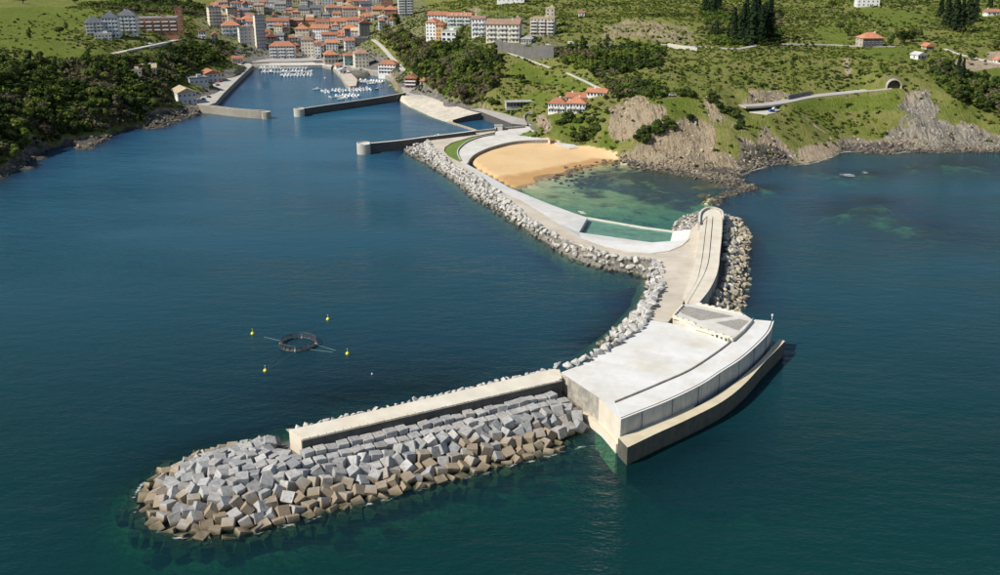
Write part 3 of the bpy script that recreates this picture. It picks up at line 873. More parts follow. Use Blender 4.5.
    nf = N(nt, 'ShaderNodeTexNoise', i_Scale=0.5, i_Detail=6.0, i_Roughness=0.75); lk.new(fp.outputs['Vector'], nf.inputs['Vector'])
    fs = N(nt, 'ShaderNodeMath', operation='MULTIPLY_ADD', i_1=1.0, i_2=-1.0); lk.new(foam.outputs['Fac'], fs.inputs[0])
    fa = N(nt, 'ShaderNodeMath', operation='ADD'); lk.new(fs.outputs[0], fa.inputs[0]); lk.new(nf.outputs['Fac'], fa.inputs[1])
    fm = N(nt, 'ShaderNodeMapRange', i_1=0.20, i_2=0.42); lk.new(fa.outputs[0], fm.inputs[0])
    fd = N(nt, 'ShaderNodeBsdfDiffuse'); fd.inputs['Color'].default_value = (0.75, 0.77, 0.75, 1)
    m2 = N(nt, 'ShaderNodeMixShader'); lk.new(fm.outputs[0], m2.inputs[0]); lk.new(mx.outputs[0], m2.inputs[1]); lk.new(fd.outputs[0], m2.inputs[2])
    lk.new(m2.outputs[0], out.inputs['Surface'])
    return m


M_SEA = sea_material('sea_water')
SX = axis([(-5000, -900, 800), (-900, -420, 30), (-420, -130, 8), (-130, 130, 2.6), (130, 300, 5), (300, 460, 12), (460, 900, 40), (900, 5000, 800)])
SY = axis([(-2500, 100, 250), (100, 170, 8), (170, 290, 2.6), (290, 420, 4), (420, 660, 4), (660, 1140, 9), (1140, 1200, 20), (1200, 1700, 250)])
sx_, sy_ = np.meshgrid(SX, SY)
sd_ = sea_depth(sx_, sy_)
fo_ = np.zeros(sx_.shape)
for (u, v, du, dv, k) in [(848, 175, 17, 3.6, 0.95), (866, 172.5, 12, 3, 0.92), (858, 179, 12, 2.4, 0.8), (880, 152.5, 18, 1.5, 0.8), (905, 153.5, 12, 1.2, 0.8), (915, 168, 4, 1.5, 0.9), (760, 168.5, 10, 1.4, 0.95), (790, 166.5, 5, 1.2, 0.85), (748, 189, 6, 2.2, 0.9), (722, 199, 5, 2, 0.85), (760, 192, 3, 1.4, 0.95), (708, 197, 5, 2, 0.75), (735, 192, 6, 2, 0.8), (950, 153.5, 30, 1, 0.7), (985, 153.5, 20, 1, 0.7), (160, 512, 10, 6, 0.72), (195, 533, 9, 5, 0.75), (470, 468, 10, 4, 0.7), (88, 150, 7, 1.3, 0.8), (155, 130, 10, 1.3, 0.75), (735, 178, 7, 1.2, 0.85)]:
    c = P(u, v, 0); e1 = P(u + du, v, 0); e2 = P(u, v + dv, 0)
    fo_ = np.maximum(fo_, 0.84 * k * np.clip(1.35 - np.hypot((sx_ - c.x) / (e1 - c).length, (sy_ - c.y) / (e2 - c).length), 0, 1))
_mh, _ms, _md, _mdist = mound_h(sx_, sy_)
fo_ = np.maximum(fo_, np.where((_ms < ARM_L) & (_md > -14), 0.77 * np.exp(-((_mdist - 22.5) / 1.9) ** 2), 0))
_cl = dist_line(sx_, sy_, [(p.x, p.y) for p in PL(COAST_RIGHT[:16])]); fo_ = np.maximum(fo_, 0.80 * np.exp(-(_cl / 4.5) ** 2))
_cl = dist_line(sx_, sy_, [(p.x, p.y) for p in PL([(739, 219), (750, 236), (748, 256), (749, 272), (745, 300)])]); fo_ = np.maximum(fo_, 0.68 * np.exp(-(_cl / 2.0) ** 2))
si = np.arange(sx_.size).reshape(sx_.shape)
sq = np.stack([si[:-1, :-1], si[:-1, 1:], si[1:, 1:], si[1:, :-1]], -1).reshape(-1, 4)
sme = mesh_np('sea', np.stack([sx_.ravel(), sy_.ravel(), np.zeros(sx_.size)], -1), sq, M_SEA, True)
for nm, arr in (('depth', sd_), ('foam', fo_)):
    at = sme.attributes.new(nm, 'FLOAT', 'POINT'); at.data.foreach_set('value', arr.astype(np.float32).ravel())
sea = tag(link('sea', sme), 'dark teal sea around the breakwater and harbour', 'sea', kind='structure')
# ------------------------------------------------------------------ deep floor
M_DEEP = mat('deep_floor', (0.03, 0.05, 0.045), 0.95, bump=0)
deep = slab('deep_seabed', [Vector((-5000, -2500, -34)), Vector((5000, -2500, -34)), Vector((5000, 1700, -34)), Vector((-5000, 1700, -34))], -36, M_DEEP)
tag(deep, 'deep sea floor far below the open water', 'ground', kind='structure')

M_WHITE = mat('bright_concrete', (0.70, 0.69, 0.655), 0.85, 0.06, 0.25, 0.12, 1.2, stain=(0.52, 0.43, 0.28), stain_fac=0.45, stain_scale=0.085, joints=(9.0, 6.0, 0.018, 0.42))
M_CREAM = mat('cream_concrete', (0.66, 0.605, 0.49), 0.85, 0.10, 0.2, 0.15, 1.4, stain=(0.50, 0.39, 0.25), stain_fac=0.45, stain_scale=0.06)
M_PALE = mat('pale_concrete', (0.64, 0.615, 0.555), 0.85, 0.09, 0.25, 0.15, 1.4, stain=(0.45, 0.40, 0.32), stain_fac=0.45, stain_scale=0.09, joints=(6.0, 4.0, 0.02, 0.3))
M_SEAWALL = mat('sea_stained_concrete', (0.42, 0.385, 0.31), 0.85, 0.25, 0.6, 0.7, 1.2, stain=(0.13, 0.13, 0.13), stain_fac=0.85, stain_scale=0.16)
M_DARKFACE = mat('dark_concrete', (0.085, 0.082, 0.066), 0.8, 0.3, 0.5, 0.3, 1.2, stain=(0.16, 0.15, 0.11), stain_fac=0.5, stain_scale=0.15, streak=True)  # sides of the low wave wall, darker than its top
M_GREYWALL = mat('streaked_grey_concrete', (0.50, 0.48, 0.43), 0.85, 0.15, 0.3, 0.3, 1.2, stain=(0.26, 0.255, 0.24), stain_fac=0.6, stain_scale=0.14, streak=True)
M_LEDGE = mat('ledge_concrete', (0.60, 0.525, 0.37), 0.85, 0.10, 0.25, 0.2, 1.4, stain=(0.42, 0.34, 0.19), stain_fac=0.4, stain_scale=0.12)
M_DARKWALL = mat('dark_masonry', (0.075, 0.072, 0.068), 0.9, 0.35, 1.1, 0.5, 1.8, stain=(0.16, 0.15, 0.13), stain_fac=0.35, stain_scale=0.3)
M_TAN = mat('tan_paving', (0.51, 0.445, 0.35), 0.9, 0.12, 0.16, 0.15, 1.5, stain=(0.68, 0.62, 0.52), stain_fac=0.6, stain_scale=0.05)
M_QUAY = mat('quay_concrete', (0.46, 0.43, 0.37), 0.9, 0.12, 0.15, 0.2, 1.2, stain=(0.33, 0.30, 0.26), stain_fac=0.5, stain_scale=0.08)
M_QWALL = mat('harbour_wall', (0.34, 0.31, 0.26), 0.9, 0.2, 0.4, 0.4, 1.0, stain=(0.12, 0.12, 0.10), stain_fac=0.6, stain_scale=0.15, streak=True)
M_ASPH = mat('asphalt', (0.16, 0.155, 0.15), 0.95, 0.15, 0.2, 0.1, 2.0, stain=(0.24, 0.23, 0.21), stain_fac=0.5, stain_scale=0.06)
M_ROAD = mat('pale_road', (0.42, 0.39, 0.35), 0.95, 0.12, 0.2, 0.1, 2.0, stain=(0.30, 0.28, 0.25), stain_fac=0.5, stain_scale=0.05)
M_LAWN = mat('lawn', (0.120, 0.190, 0.030), 0.95, 0.25, 0.4, 0.5, 1.5, stain=(0.17, 0.20, 0.05), stain_fac=0.5, stain_scale=0.1)
M_DARK = mat('dark_joint', (0.05, 0.047, 0.04), 0.95, bump=0)
M_STEEL = mat('galvanised_steel', (0.42, 0.43, 0.44), 0.45, 0.1, bump=0, spec=0.5)
M_RAIL = mat('dark_rail', (0.12, 0.12, 0.12), 0.5, bump=0)
M_GRAVEL = mat('grey_gravel', (0.30, 0.285, 0.25), 0.95, 0.35, 1.4, 0.5, 2.5, stain=(0.42, 0.39, 0.33), stain_fac=0.5, stain_scale=0.3)
M_CORE = mat('quarry_core', (0.19, 0.17, 0.14), 0.95, 0.4, 0.6, 0.8, 0.8, bdist=0.6)
M_YELLOW = mat('yellow_kerb', (0.60, 0.47, 0.16), 0.7, 0.1, bump=0)
M_GLASS = glassmat('window_glass')

# ------------------------------------------------------------------ breakwater arm with its crown wall
arm = tag(empty('breakwater_arm', (A0.x, A0.y, 0)), 'long breakwater arm with cream deck and dark masonry crown wall facing the cubes', 'breakwater')
front = [A0, B0 + T2 * 1.2]
back_px = [(289, 430), (340, 418), (385, 408), (429, 398), (495, 382.5), (559, 367.5)]
back = PL(back_px, DECK_H)
deck_out = smooth(back, 4) + [B0 + T2 * 1.0, A0]
slab('deck', deck_out, -6, (M_CREAM, M_CREAM), arm)
w0 = A0 + NF * 0.55; w1 = B0 + NF * 0.55 + T2 * 0.3
n = 40
wl = [w0.lerp(w1, i / n) for i in range(n + 1)]
for p in wl: p.z = DECK_H - 0.28
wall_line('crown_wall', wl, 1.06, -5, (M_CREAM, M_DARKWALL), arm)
# coping stones with open joints along the seaward edge
cm = None
NC = 34
for i in range(NC):
    a = A0.lerp(B0, i / NC); b = A0.lerp(B0, (i + 1) / NC - 0.002)
    L = (b - a).length
    if cm is None:
        cm = mesh_from('coping', *box_arrays((L / 2, 0, 0), (L - 0.12, 1.2, 0.36)), M_CREAM)
    o = link('coping', cm, arm, False)
    o.location = (a - arm.location) + Vector((NF.x * 0.4, NF.y * 0.4, 0.02 - 0.0)); o.location.z = DECK_H - 0.08 + 0.03 * math.sin(i * 2.3)
    o.rotation_euler.z = math.atan2(T2.y, T2.x)
# ragged row of edge stones on the harbour side
def hull_rock(seed, flat=0.75, npts=13):
    r = random.Random(seed)
    bm = bmesh.new()
    for _ in range(npts):
        d = Vector((r.gauss(0, 1), r.gauss(0, 1), r.gauss(0, 1))).normalized()
        # push towards a box so that faces come out blocky
        k = max(abs(d.x), abs(d.y), abs(d.z))
        d = d.lerp(d / k, 0.55)
        bm.verts.new((d.x * r.uniform(0.8, 1.1) * 0.5, d.y * r.uniform(0.7, 1.0) * 0.5, d.z * flat * 0.5))
    bmesh.ops.convex_hull(bm, input=bm.verts)
    for v in [v for v in bm.verts if not v.link_faces]: bm.verts.remove(v)
    bmesh.ops.recalc_face_normals(bm, faces=bm.faces)
    me = bpy.data.meshes.new('boulder'); bm.to_mesh(me); bm.free()
    return me


def stone_material(name, cols, wet=1.2, algae=(0.10, 0.085, 0.045), objc=True, objshift=0.0):
    """quarry stone / old concrete: colour from the object's own random, darker weed band near the water"""
    m = bpy.data.materials.new(name)
    nt, nd, lk, b = nodes_of(m)
    p = pos(nt)
    oi = N(nt, 'ShaderNodeObjectInfo')
    r = ramp(nt, [(i / max(1, len(cols) - 1), c) for i, c in enumerate(cols)])
    if objc:
        lk.new(oi.outputs['Random'], r.inputs['Fac'])
    else:
        n0 = N(nt, 'ShaderNodeTexNoise', i_Scale=0.45, i_Detail=1.0); lk.new(p, n0.inputs['Vector'])
        mr0 = N(nt, 'ShaderNodeMapRange', i_1=0.3, i_2=0.7); lk.new(n0.outputs['Fac'], mr0.inputs[0]); lk.new(mr0.outputs[0], r.inputs['Fac'])
    n1 = N(nt, 'ShaderNodeTexNoise', i_Scale=0.9, i_Detail=6.0, i_Roughness=0.65); lk.new(p, n1.inputs['Vector'])
    r1 = ramp(nt, [(0.28, (0.55, 0.54, 0.52)), (0.5, (0.95, 0.94, 0.92)), (0.7, (1.15, 1.13, 1.10))]); lk.new(n1.outputs['Fac'], r1.inputs['Fac'])
    x = mixc(nt, 'MULTIPLY', 1.0); lk.new(r.outputs['Color'], x.inputs[6]); lk.new(r1.outputs['Color'], x.inputs[7])
    sx = N(nt, 'ShaderNodeSeparateXYZ'); lk.new(p, sx.inputs[0])
    n2 = N(nt, 'ShaderNodeTexNoise', i_Scale=0.35, i_Detail=5.0); lk.new(p, n2.inputs['Vector'])
    a = N(nt, 'ShaderNodeMath', operation='MULTIPLY_ADD', i_1=-3.0, i_2=1.5); lk.new(n2.outputs['Fac'], a.inputs[0])
    s = N(nt, 'ShaderNodeMath', operation='ADD'); lk.new(sx.outputs['Z'], s.inputs[0]); lk.new(a.outputs[0], s.inputs[1])
    if objshift:
        wn_ = N(nt, 'ShaderNodeTexWhiteNoise', noise_dimensions='1D'); lk.new(oi.outputs['Random'], wn_.inputs['W'])
        s0 = s
        s = N(nt, 'ShaderNodeMath', operation='MULTIPLY_ADD', i_1=objshift); lk.new(wn_.outputs['Value'], s.inputs[0]); lk.new(s0.outputs[0], s.inputs[2])
        wet += objshift / 2
    mr = N(nt, 'ShaderNodeMapRange', i_1=wet - 0.9, i_2=wet + 0.7, i_3=0.8, i_4=0.0); lk.new(s.outputs[0], mr.inputs[0])
    y = mixc(nt); lk.new(mr.outputs[0], y.inputs[0]); lk.new(x.outputs[2], y.inputs[6]); y.inputs[7].default_value = (*algae, 1)
    lk.new(y.outputs[2], b.inputs['Base Color']); b.inputs['Roughness'].default_value = 0.9; b.inputs['Specular IOR Level'].default_value = 0.2
    n3 = N(nt, 'ShaderNodeTexNoise', i_Scale=2.2, i_Detail=5.0); lk.new(p, n3.inputs['Vector'])
    bp = N(nt, 'ShaderNodeBump', i_Strength=0.4, i_Distance=0.2); lk.new(n3.outputs['Fac'], bp.inputs['Height']); lk.new(bp.outputs['Normal'], b.inputs['Normal'])
    return m


M_STONE = stone_material('armour_stone', [(0.44, 0.435, 0.42), (0.56, 0.545, 0.52), (0.36, 0.36, 0.355), (0.55, 0.52, 0.46), (0.50, 0.49, 0.47)])
M_STONE_S = stone_material('armour_stone_bank', [(0.44, 0.43, 0.40), (0.58, 0.55, 0.50), (0.36, 0.355, 0.34), (0.60, 0.56, 0.47)], objc=False)
M_STONE_TAN = stone_material('tan_armour_stone', [(0.42, 0.36, 0.26), (0.53, 0.47, 0.36), (0.33, 0.30, 0.24), (0.50, 0.47, 0.41), (0.57, 0.52, 0.42)], wet=0.5)
M_COASTROCK = stone_material('shore_rock', [(0.19, 0.16, 0.12), (0.28, 0.235, 0.17), (0.15, 0.13, 0.105), (0.25, 0.225, 0.18)], wet=0.6, algae=(0.07, 0.06, 0.04), objc=False)
ROCKM = [hull_rock(100 + i) for i in range(10)]
for me in ROCKM: me.materials.append(M_STONE)
ROCKT = [m.copy() for m in ROCKM]
for me in ROCKT: me.materials[0] = M_STONE_TAN

# ------------------------------------------------------------------ wave plant platform
PLAT = 9.4
plant = tag(empty('wave_plant', (P(660, 380, PLAT).x, P(660, 380, PLAT).y, 0)), 'big white platform of the wave power plant with curved stained seaward wall', 'platform')
left_edge = PL([(561, 372.5), (579, 365.5), (595, 356.5), (615, 346.5), (627, 338), (640, 330), (646, 322), (652, 320.5)], PLAT)
inner_px = [(614.5, 403), (640, 392.5), (660, 384), (689, 371), (715, 354), (730, 342.5), (744, 330), (752.5, 320)]
outer_px = [(621, 419.5), (640, 412), (668, 401), (701, 385), (722.5, 371), (742, 358.5), (760, 342.5), (770, 331), (774, 321)]
inner = smooth(PL(inner_px, PLAT), 5)
outer = smooth(PL(outer_px, PLAT + 0.3), 5)
top = [P(561, 372.5, PLAT)] + left_edge[1:] + PL([(665, 322), (695, 329), (728, 341)], PLAT) + [p for p in reversed(inner) if proj(p.x, p.y, p.z)[1] > 341] + PL([(607, 404), (600, 398.5)], PLAT)
slab('platform_deck', top, -6, (M_WHITE, M_SEAWALL), plant)


def same_count(a, b, n=48):
    def rs(l):
        L = [0]
        for p, q in zip(l, l[1:]): L.append(L[-1] + (q - p).length)
        out = []; j = 0
        for i in range(n):
            t = L[-1] * i / (n - 1)
            while j < len(l) - 2 and L[j + 1] < t: j += 1
            out.append(l[j].lerp(l[j + 1], min(1, (t - L[j]) / max(1e-6, L[j + 1] - L[j]))))
        return out
    return rs(a), rs(b)


ia, oa = same_count(inner, outer)
def setz(l, z): return [Vector((p.x, p.y, z)) for p in l]
inn = [a.lerp(b, 0.0) for a, b in zip(ia, oa)]
strip('outer_walk', setz([a.lerp(b, 0.055) for a, b in zip(ia, oa)], PLAT + 0.22), setz([a.lerp(b, 0.885) for a, b in zip(ia, oa)], PLAT + 0.22), (lambda p: -6), (M_WHITE, M_PALE), plant)
strip('walk_kerb', setz([a.lerp(b, 0.012) for a, b in zip(ia, oa)], PLAT + 0.7), setz([a.lerp(b, 0.05) for a, b in zip(ia, oa)], PLAT + 0.7), (lambda p: 5), (M_QWALL, M_QWALL), plant)
strip('parapet', setz([a.lerp(b, 0.935) for a, b in zip(ia, oa)], PLAT + 0.3), setz(oa, PLAT + 0.3), (lambda p: -6), (M_WHITE, M_GREYWALL), plant)
strip('parapet_base', setz([a.lerp(b, 0.885) for a, b in zip(ia, oa)], PLAT - 0.5), setz([a.lerp(b, 0.935) for a, b in zip(ia, oa)], PLAT - 0.5), (lambda p: 4), (M_DARK, M_DARK), plant)
# end block at the corner and a plinth at the foot of the left face
cL = PL([(600, 399), (621, 419.5)], PLAT)
slab('corner_block', [cL[0] + Vector((-0.25, 0, 0.12)), P(614.8, 403.2, PLAT + 0.12), P(621.3, 419.2, PLAT + 0.12) + Vector((-0.05, 0.1, 0)), P(619.5, 418.2, PLAT + 0.12) + Vector((-0.35, 0, 0)), P(607, 404.2, PLAT + 0.12) + Vector((-0.35, -0.1, 0))], -6, (M_WHITE, M_CREAM), plant)
ft = PL([(561, 372.5), (600, 398.5), (607, 404), (621, 419.5)], PLAT)
pl = [Vector((p.x, p.y, 2.6)) for p in ft]
pl_out = [p + Vector((-1.0, -0.35, -0.0)) for p in pl]
strip('plinth', pl, pl_out, (lambda p: -6), (M_LEDGE, M_CREAM), plant)
# low wave wall standing off the seaward face
lo_out = smooth(PL([(627.5, 447.5), (657.5, 433), (685, 420.6), (721.5, 402), (745, 383.5), (764, 362.5), (777, 349.5), (785, 341)], 5.0), 5)
lo_in = smooth(PL([(618.5, 438), (640, 429), (685, 411.5), (706, 401.5), (735, 382.5), (760, 360.5), (771, 348), (779.5, 339)], 5.0), 5)
la, lb = same_count(lo_in, lo_out)
low = strip('wave_wall', la, lb, (lambda p: -6), (M_LEDGE, M_DARKFACE), plant)
# filled foot between the low wall and the main wall at the near end
q0 = oa[0]; q1 = oa[14]
slab('wall_foot', [Vector((oa[i].x, oa[i].y, 4.9)) + Vector((0.05, -0.05, 0)) for i in range(0, 16, 3)] + [Vector((la[i].x, la[i].y, 4.9)) + Vector((-0.05, 0.05, 0)) for i in range(15, -1, -3)], -5, (M_LEDGE, M_SEAWALL), plant)
# expansion joints of the caissons on the seaward face
jm = MB()
for i in range(4, 47, 6):
    jm_o = MB(); a = oa[i]
    t = (oa[i + 1] - oa[i - 1]).normalized()
    jm_o.box((a.x + t.y * 0.03 - plant.location.x, a.y - t.x * 0.03 - plant.location.y, 4.6), (0.12, 0.1, 9.9), math.atan2(t.y, t.x))
    jm_o.build('joint', M_DARK, plant)
# beacon on the far corner of the parapet
bk = P(772, 319.5, PLAT + 0.8)
beacon = tag(empty('beacon', bk), 'small white navigation beacon on the far corner of the white platform', 'beacon')
MB().tube([(0, 0, 0), (0, 0, 1.1)], 0.1, 8).build('post', M_WHITE, beacon)
MB().tube([(0, 0, 1.1), (0, 0, 1.2), (0, 0, 1.7), (0, 0, 1.85)], [0.18, 0.32, 0.32, 0.15], 8).build('lantern', M_WHITE, beacon)

# turbine hall sunk behind the platform: gravel roofs, parapets, glazed front
RH = 10.7
hall = tag(empty('turbine_hall', P(710, 318, PLAT)), 'low turbine hall with grey gravel roofs and cream parapets behind the white platform', 'building')
hall.location.z = 0
slab('roof_slab', PL([(673, 315.5), (683, 304.5), (697, 303), (743, 313.5), (752.5, 319.5), (744, 329.5), (733, 339), (694, 327)], RH), 4, (M_PALE, M_CREAM), hall)
slab('gravel_roof', PL([(682.5, 306.5), (690, 306.5), (734, 316.3), (700, 320.5), (680.5, 312.5)], RH + 0.03), RH - 0.3, M_GRAVEL, hall)
slab('gravel_roof', PL([(715.5, 322.5), (739, 319), (749, 321), (738.5, 330.5)], RH + 0.03), RH - 0.3, M_GRAVEL, hall)
for i, (a, b) in enumerate([((697, 303), (743, 313.5)), ((673, 315.5), (695.5, 323)), ((683, 304.5), (673, 315.5)), ((695.5, 326.5), (733, 337.5))]):
    pa, pb = P(*a, RH + 0.4), P(*b, RH + 0.4)
    wall_line('parapet', [pa, pa.lerp(pb, 0.5), pb], 0.5, RH - 0.5, M_CREAM, hall)
    k = int((pb - pa).length / 2.2); d = (pb - pa) / k
    bm_ = None
    for j in range(k):
        c = pa + d * (j + 0.5)
        if bm_ is None: bm_ = mesh_from('block', *box_arrays((0, 0, 0), (1.2, 0.62, 0.3)), M_CREAM)
        o = link('block', bm_, hall, False); o.location = c - hall.location + Vector((0, 0, 0.14)); o.rotation_euler.z = math.atan2(d.y, d.x)
# glazed front with posts
fa, fb = P(694, 329, PLAT), P(729, 342.5, PLAT)
d = (fb - fa); ang = math.atan2(d.y, d.x); nrm = Vector((d.y, -d.x, 0)).normalized()
K = 8
for j in range(K):
    c = fa + d * ((j + 0.5) / K)
    g = MB().box((0, 0, 0), (d.length / K - 0.9, 0.15, 0.9 if j % 3 else 0.6)).build('window', M_GLASS, hall)
    g.location = c - hall.location + nrm * 0.42 + Vector((0, 0, 0.75)); g.rotation_euler.z = ang
g = MB().box((0, 0, 0), (d.length * 0.98, 0.8, 1.5)).build('front_wall', M_CREAM, hall)
g.location = fa + d * 0.5 - hall.location + Vector((0, 0, 0.7)); g.rotation_euler.z = ang

# ------------------------------------------------------------------ tan promenade behind the stone bank
prom_top = list(bc) + PL([(652, 320.5, 9.36), (668, 322, 9.36), (676, 313, 9.1), (684, 301, 8.4), (691, 281, 7.2), (697, 259, 6.6), (700, 232, 6.2), (698, 222, 6.0), (691, 229.5, 5.0), (688, 240, 5.0), (682, 245, 5.0), (669, 250.5, 5.0), (651, 253, 4.9), (630, 251.5, 4.8), (602, 245.5, 4.7), (581, 238, 4.6), (560, 224.5, 4.5), (537, 209.5, 4.4), (522, 200.5, 4.3), (506, 194, 4.2), (479, 177, 4.1), (460, 162, 4.0), (449, 156.5, 4.0), (444, 151, 3.9), (445, 147, 3.8), (452, 142.5, 3.7), (471, 137, 3.6), (495, 132, 3.5), (495, 129.8, 3.5), (456, 135.5, 3.5), (440, 134.5, 3.5)])
prom = slab('promenade', prom_top, -5, (M_TAN, M_CORE))
tag(prom, 'tan paved promenade running from the beach to the wave plant', 'promenade', kind='structure')
# rubble core below the stones
ba, bb = same_count(bc, bw, 90)
core = strip('stone_bank_core', [p + Vector((0, 0, -0.8)) for p in ba], [p + Vector((0, 0, -0.9)) for p in bb], (lambda p: -7), M_CORE)
tag(core, 'dark rubble core under the pale stone bank', 'bank', kind='structure')
out_foot = []
for a, b in zip(ba, bb):
    v = (b - a); v.z = 0; v.normalize()
    out_foot.append(b + v * 9 + Vector((0, 0, -6)))
foot = strip('stone_bank_foot', [p + Vector((0, 0, -0.9)) for p in bb], out_foot, 1.0, M_CORE)
tag(foot, 'drowned foot of the pale stone bank', 'bank', kind='structure')

# white bathing terrace with the tidal pool
terr = tag(empty('bathing_terrace', (P(600, 235, 3).x, P(600, 235, 3).y, 0)), 'white concrete bathing terrace sloping to the green bay and tidal pool', 'terrace')
slab('terrace_slab', PL([(460, 162, 4.06), (479, 177, 4.16), (506, 194, 4.26), (522, 200.5, 4.36), (537, 209.5, 4.46), (560, 224.5, 4.56), (581, 238, 4.66), (579, 232.3, 2.4), (587.5, 217.5, 2.4), (572.5, 212.5, 2.3), (550, 204.3, 2.3), (534, 197.8, 2.5), (509, 187.5, 2.7), (486, 174.5, 3.0), (467, 164, 3.5)]), -4, (M_WHITE, M_PALE), terr)
slab('pool_apron', PL([(581, 238, 4.66), (602, 245.5, 4.76), (630, 251.5, 4.86), (651, 253, 4.96), (669, 250.5, 5.06), (682, 245, 5.06), (688, 240, 5.06), (691, 229.5, 5.06), (673, 231, 2.5), (669.5, 244.8, 2.4), (625, 238.8, 2.4), (579, 232.3, 2.4)]), -4, (M_WHITE, M_PALE), terr)
wall_line('pool_wall', PL([(586.5, 217.2), (615, 222.2), (645, 227.3), (673.5, 231)], 0.85), 1.3, -5, (M_CREAM, M_PALE), terr)
wall_line('kerb', PL([(604, 246.3, 5.05), (630, 252.0, 5.15), (651, 253.5, 5.2), (669, 250.9, 5.3), (682, 245.3, 5.3), (689.5, 238, 5.4)]), 0.4, 3, (M_CREAM, M_QUAY), terr)
for a in [(581, 212.5), (583, 214)]:
    p = P(*a, 2.4)
    g = MB().box((0, 0, 0), (3.0, 0.4, 0.45)).build('bench', M_TAN, terr); g.location = p - terr.location + Vector((0, 0, 0.42)); g.rotation_euler.z = -0.5
pool_p = PL([(586.5, 217.2), (673.5, 231), (669.5, 244.8), (625, 238.8), (579, 232.3)], 0.35)
pool_floor = slab('pool_floor', [p + Vector((0, 0, -0.32)) for p in pool_p], -6, mat('pool_floor', (0.34, 0.42, 0.33), 0.9, 0.2, 0.2), terr)
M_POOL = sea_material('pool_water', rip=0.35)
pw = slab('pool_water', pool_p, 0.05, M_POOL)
for nm, arr in (('depth', 1.3), ('foam', 0.0)):
    at = pw.data.attributes.new(nm, 'FLOAT', 'POINT'); at.data.foreach_set('value', [arr] * len(pw.data.vertices))
tag(pw, 'turquoise water of the tidal pool', 'water', kind='structure')

# ------------------------------------------------------------------ inner sea wall (banded top, round end)
swall = tag(empty('banded_sea_wall', (P(710, 250, 8).x, P(710, 250, 8).y, 0)), 'cream sea wall with banded top and rounded end above a deep shadow', 'sea wall')
def poly_sm(px, h): return smooth(PL(px, h), 5)
right_e = poly_sm([(722.5, 213), (722, 232.5), (720, 252), (718, 270), (711, 287), (699, 303)], 9.2)
l2 = poly_sm([(713, 215), (711, 238), (709, 258), (706, 269), (701, 280), (688, 302)], 8.6)
l1 = poly_sm([(707.5, 215), (705, 236), (702.5, 257), (700, 270), (697, 281), (684.5, 302.5)], 8.1)
l0 = poly_sm([(700.5, 222), (699, 237), (696.5, 255), (694, 268), (690, 280), (682, 301.5)], 7.6)
def band(nm, a, b, fa, fb, z, zb, m):
    x, y = same_count(a, b, 36)
    return strip(nm, setz([p.lerp(q, fa) for p, q in zip(x, y)], z), setz([p.lerp(q, fb) for p, q in zip(x, y)], z), (lambda p: zb), m, swall)
band('outer_band', l2, right_e, 0.05, 0.92, 8.62, -5, (M_CREAM, M_CREAM))
band('outer_parapet', l2, right_e, 0.925, 1.0, 9.2, -5, (M_PALE, M_SEAWALL))
band('middle_band', l1, l2, 0.05, 0.95, 8.5, -5, (M_CREAM, M_CREAM))
band('inner_band', l0, l1, 0.0, 0.94, 8.3, -5, (M_CREAM, M_CREAM))
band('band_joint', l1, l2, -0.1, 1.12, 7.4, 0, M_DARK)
cap = PL([(700.5, 223), (701, 213.5), (704, 209.5), (710, 208), (717, 209), (721.5, 211.5), (722.3, 218)], 8.64)
slab('end_floor', cap[:1] + smooth(cap[1:], 4) + PL([(713, 216), (707, 216)], 8.64), -5, (M_CREAM, M_CREAM), swall)
wall_line('end_parapet', smooth(PL([(699.3, 222), (700, 213), (704, 208.6), (710, 206.9), (717, 207.9), (722, 211), (722.8, 218)], 9.7), 6), 0.9, -5, (M_PALE, M_SEAWALL), swall)
for (u, v, h, w) in [(698, 264.5, 7.3, 2.6), (697, 263, 7.3, 1.5)]:
    p = P(u, v, h)
    g = MB().box((0, 0, 0), (w, 1.6, 1.5)).build('service_box', M_QUAY, swall); g.location = p - swall.location; g.rotation_euler.z = 0.3

# ------------------------------------------------------------------ curved white promenade round the beach
plaza = tag(empty('beach_promenade', (P(500, 145, 3.5).x, P(500, 145, 3.5).y, 0)), 'white curved promenade with low dark wall sweeping round the back of the beach', 'promenade')
PH = 3.7
o_arc = [(495, 134.8), (481, 137.3), (467.5, 142.3), (459.5, 148.5), (457.5, 154), (460.5, 161)]
i_arc = [(547.5, 140.4), (527.5, 140.8), (509, 142.8), (490, 147.8), (476, 153.8), (470, 158.8), (467, 164)]
so, sn = smooth(PL(o_arc, PH), 5), smooth(PL(i_arc, PH), 5)
slab('paving', so + PL([(467, 164)], PH) + list(reversed(sn))[1:] + PL([(552, 141), (546, 134), (538, 130), (526.5, 125.8), (505, 129.3), (495.5, 131.5)], PH), -3, (M_PALE, M_PALE), plaza)
wall_line('garden_wall', setz(so, PH + 0.8), 0.5, 2, (M_PALE, M_QWALL), plaza)
wall_line('beach_wall', setz(sn, PH + 0.45), 0.6, -2, (M_PALE, M_QWALL), plaza)
lawn = slab('lawn', [p + Vector((0, 0, 0.1)) for p in so] + PL([(457.5, 160.2), (449, 156.2), (445, 151), (446, 147.3), (453, 142.8), (471, 137.6), (487, 134.8)], PH + 0.1), 2, M_LAWN)
tag(lawn, 'crescent of green lawn outside the curved beach promenade wall', 'lawn', kind='structure')
lawn2 = slab('lawn', PL([(527.5, 131.6), (539, 135.6), (528, 136.2), (518.5, 135.2)], PH + 0.12), 2, M_LAWN)
tag(lawn2, 'small triangular lawn in the white paving by the beach ramp', 'lawn', kind='structure')
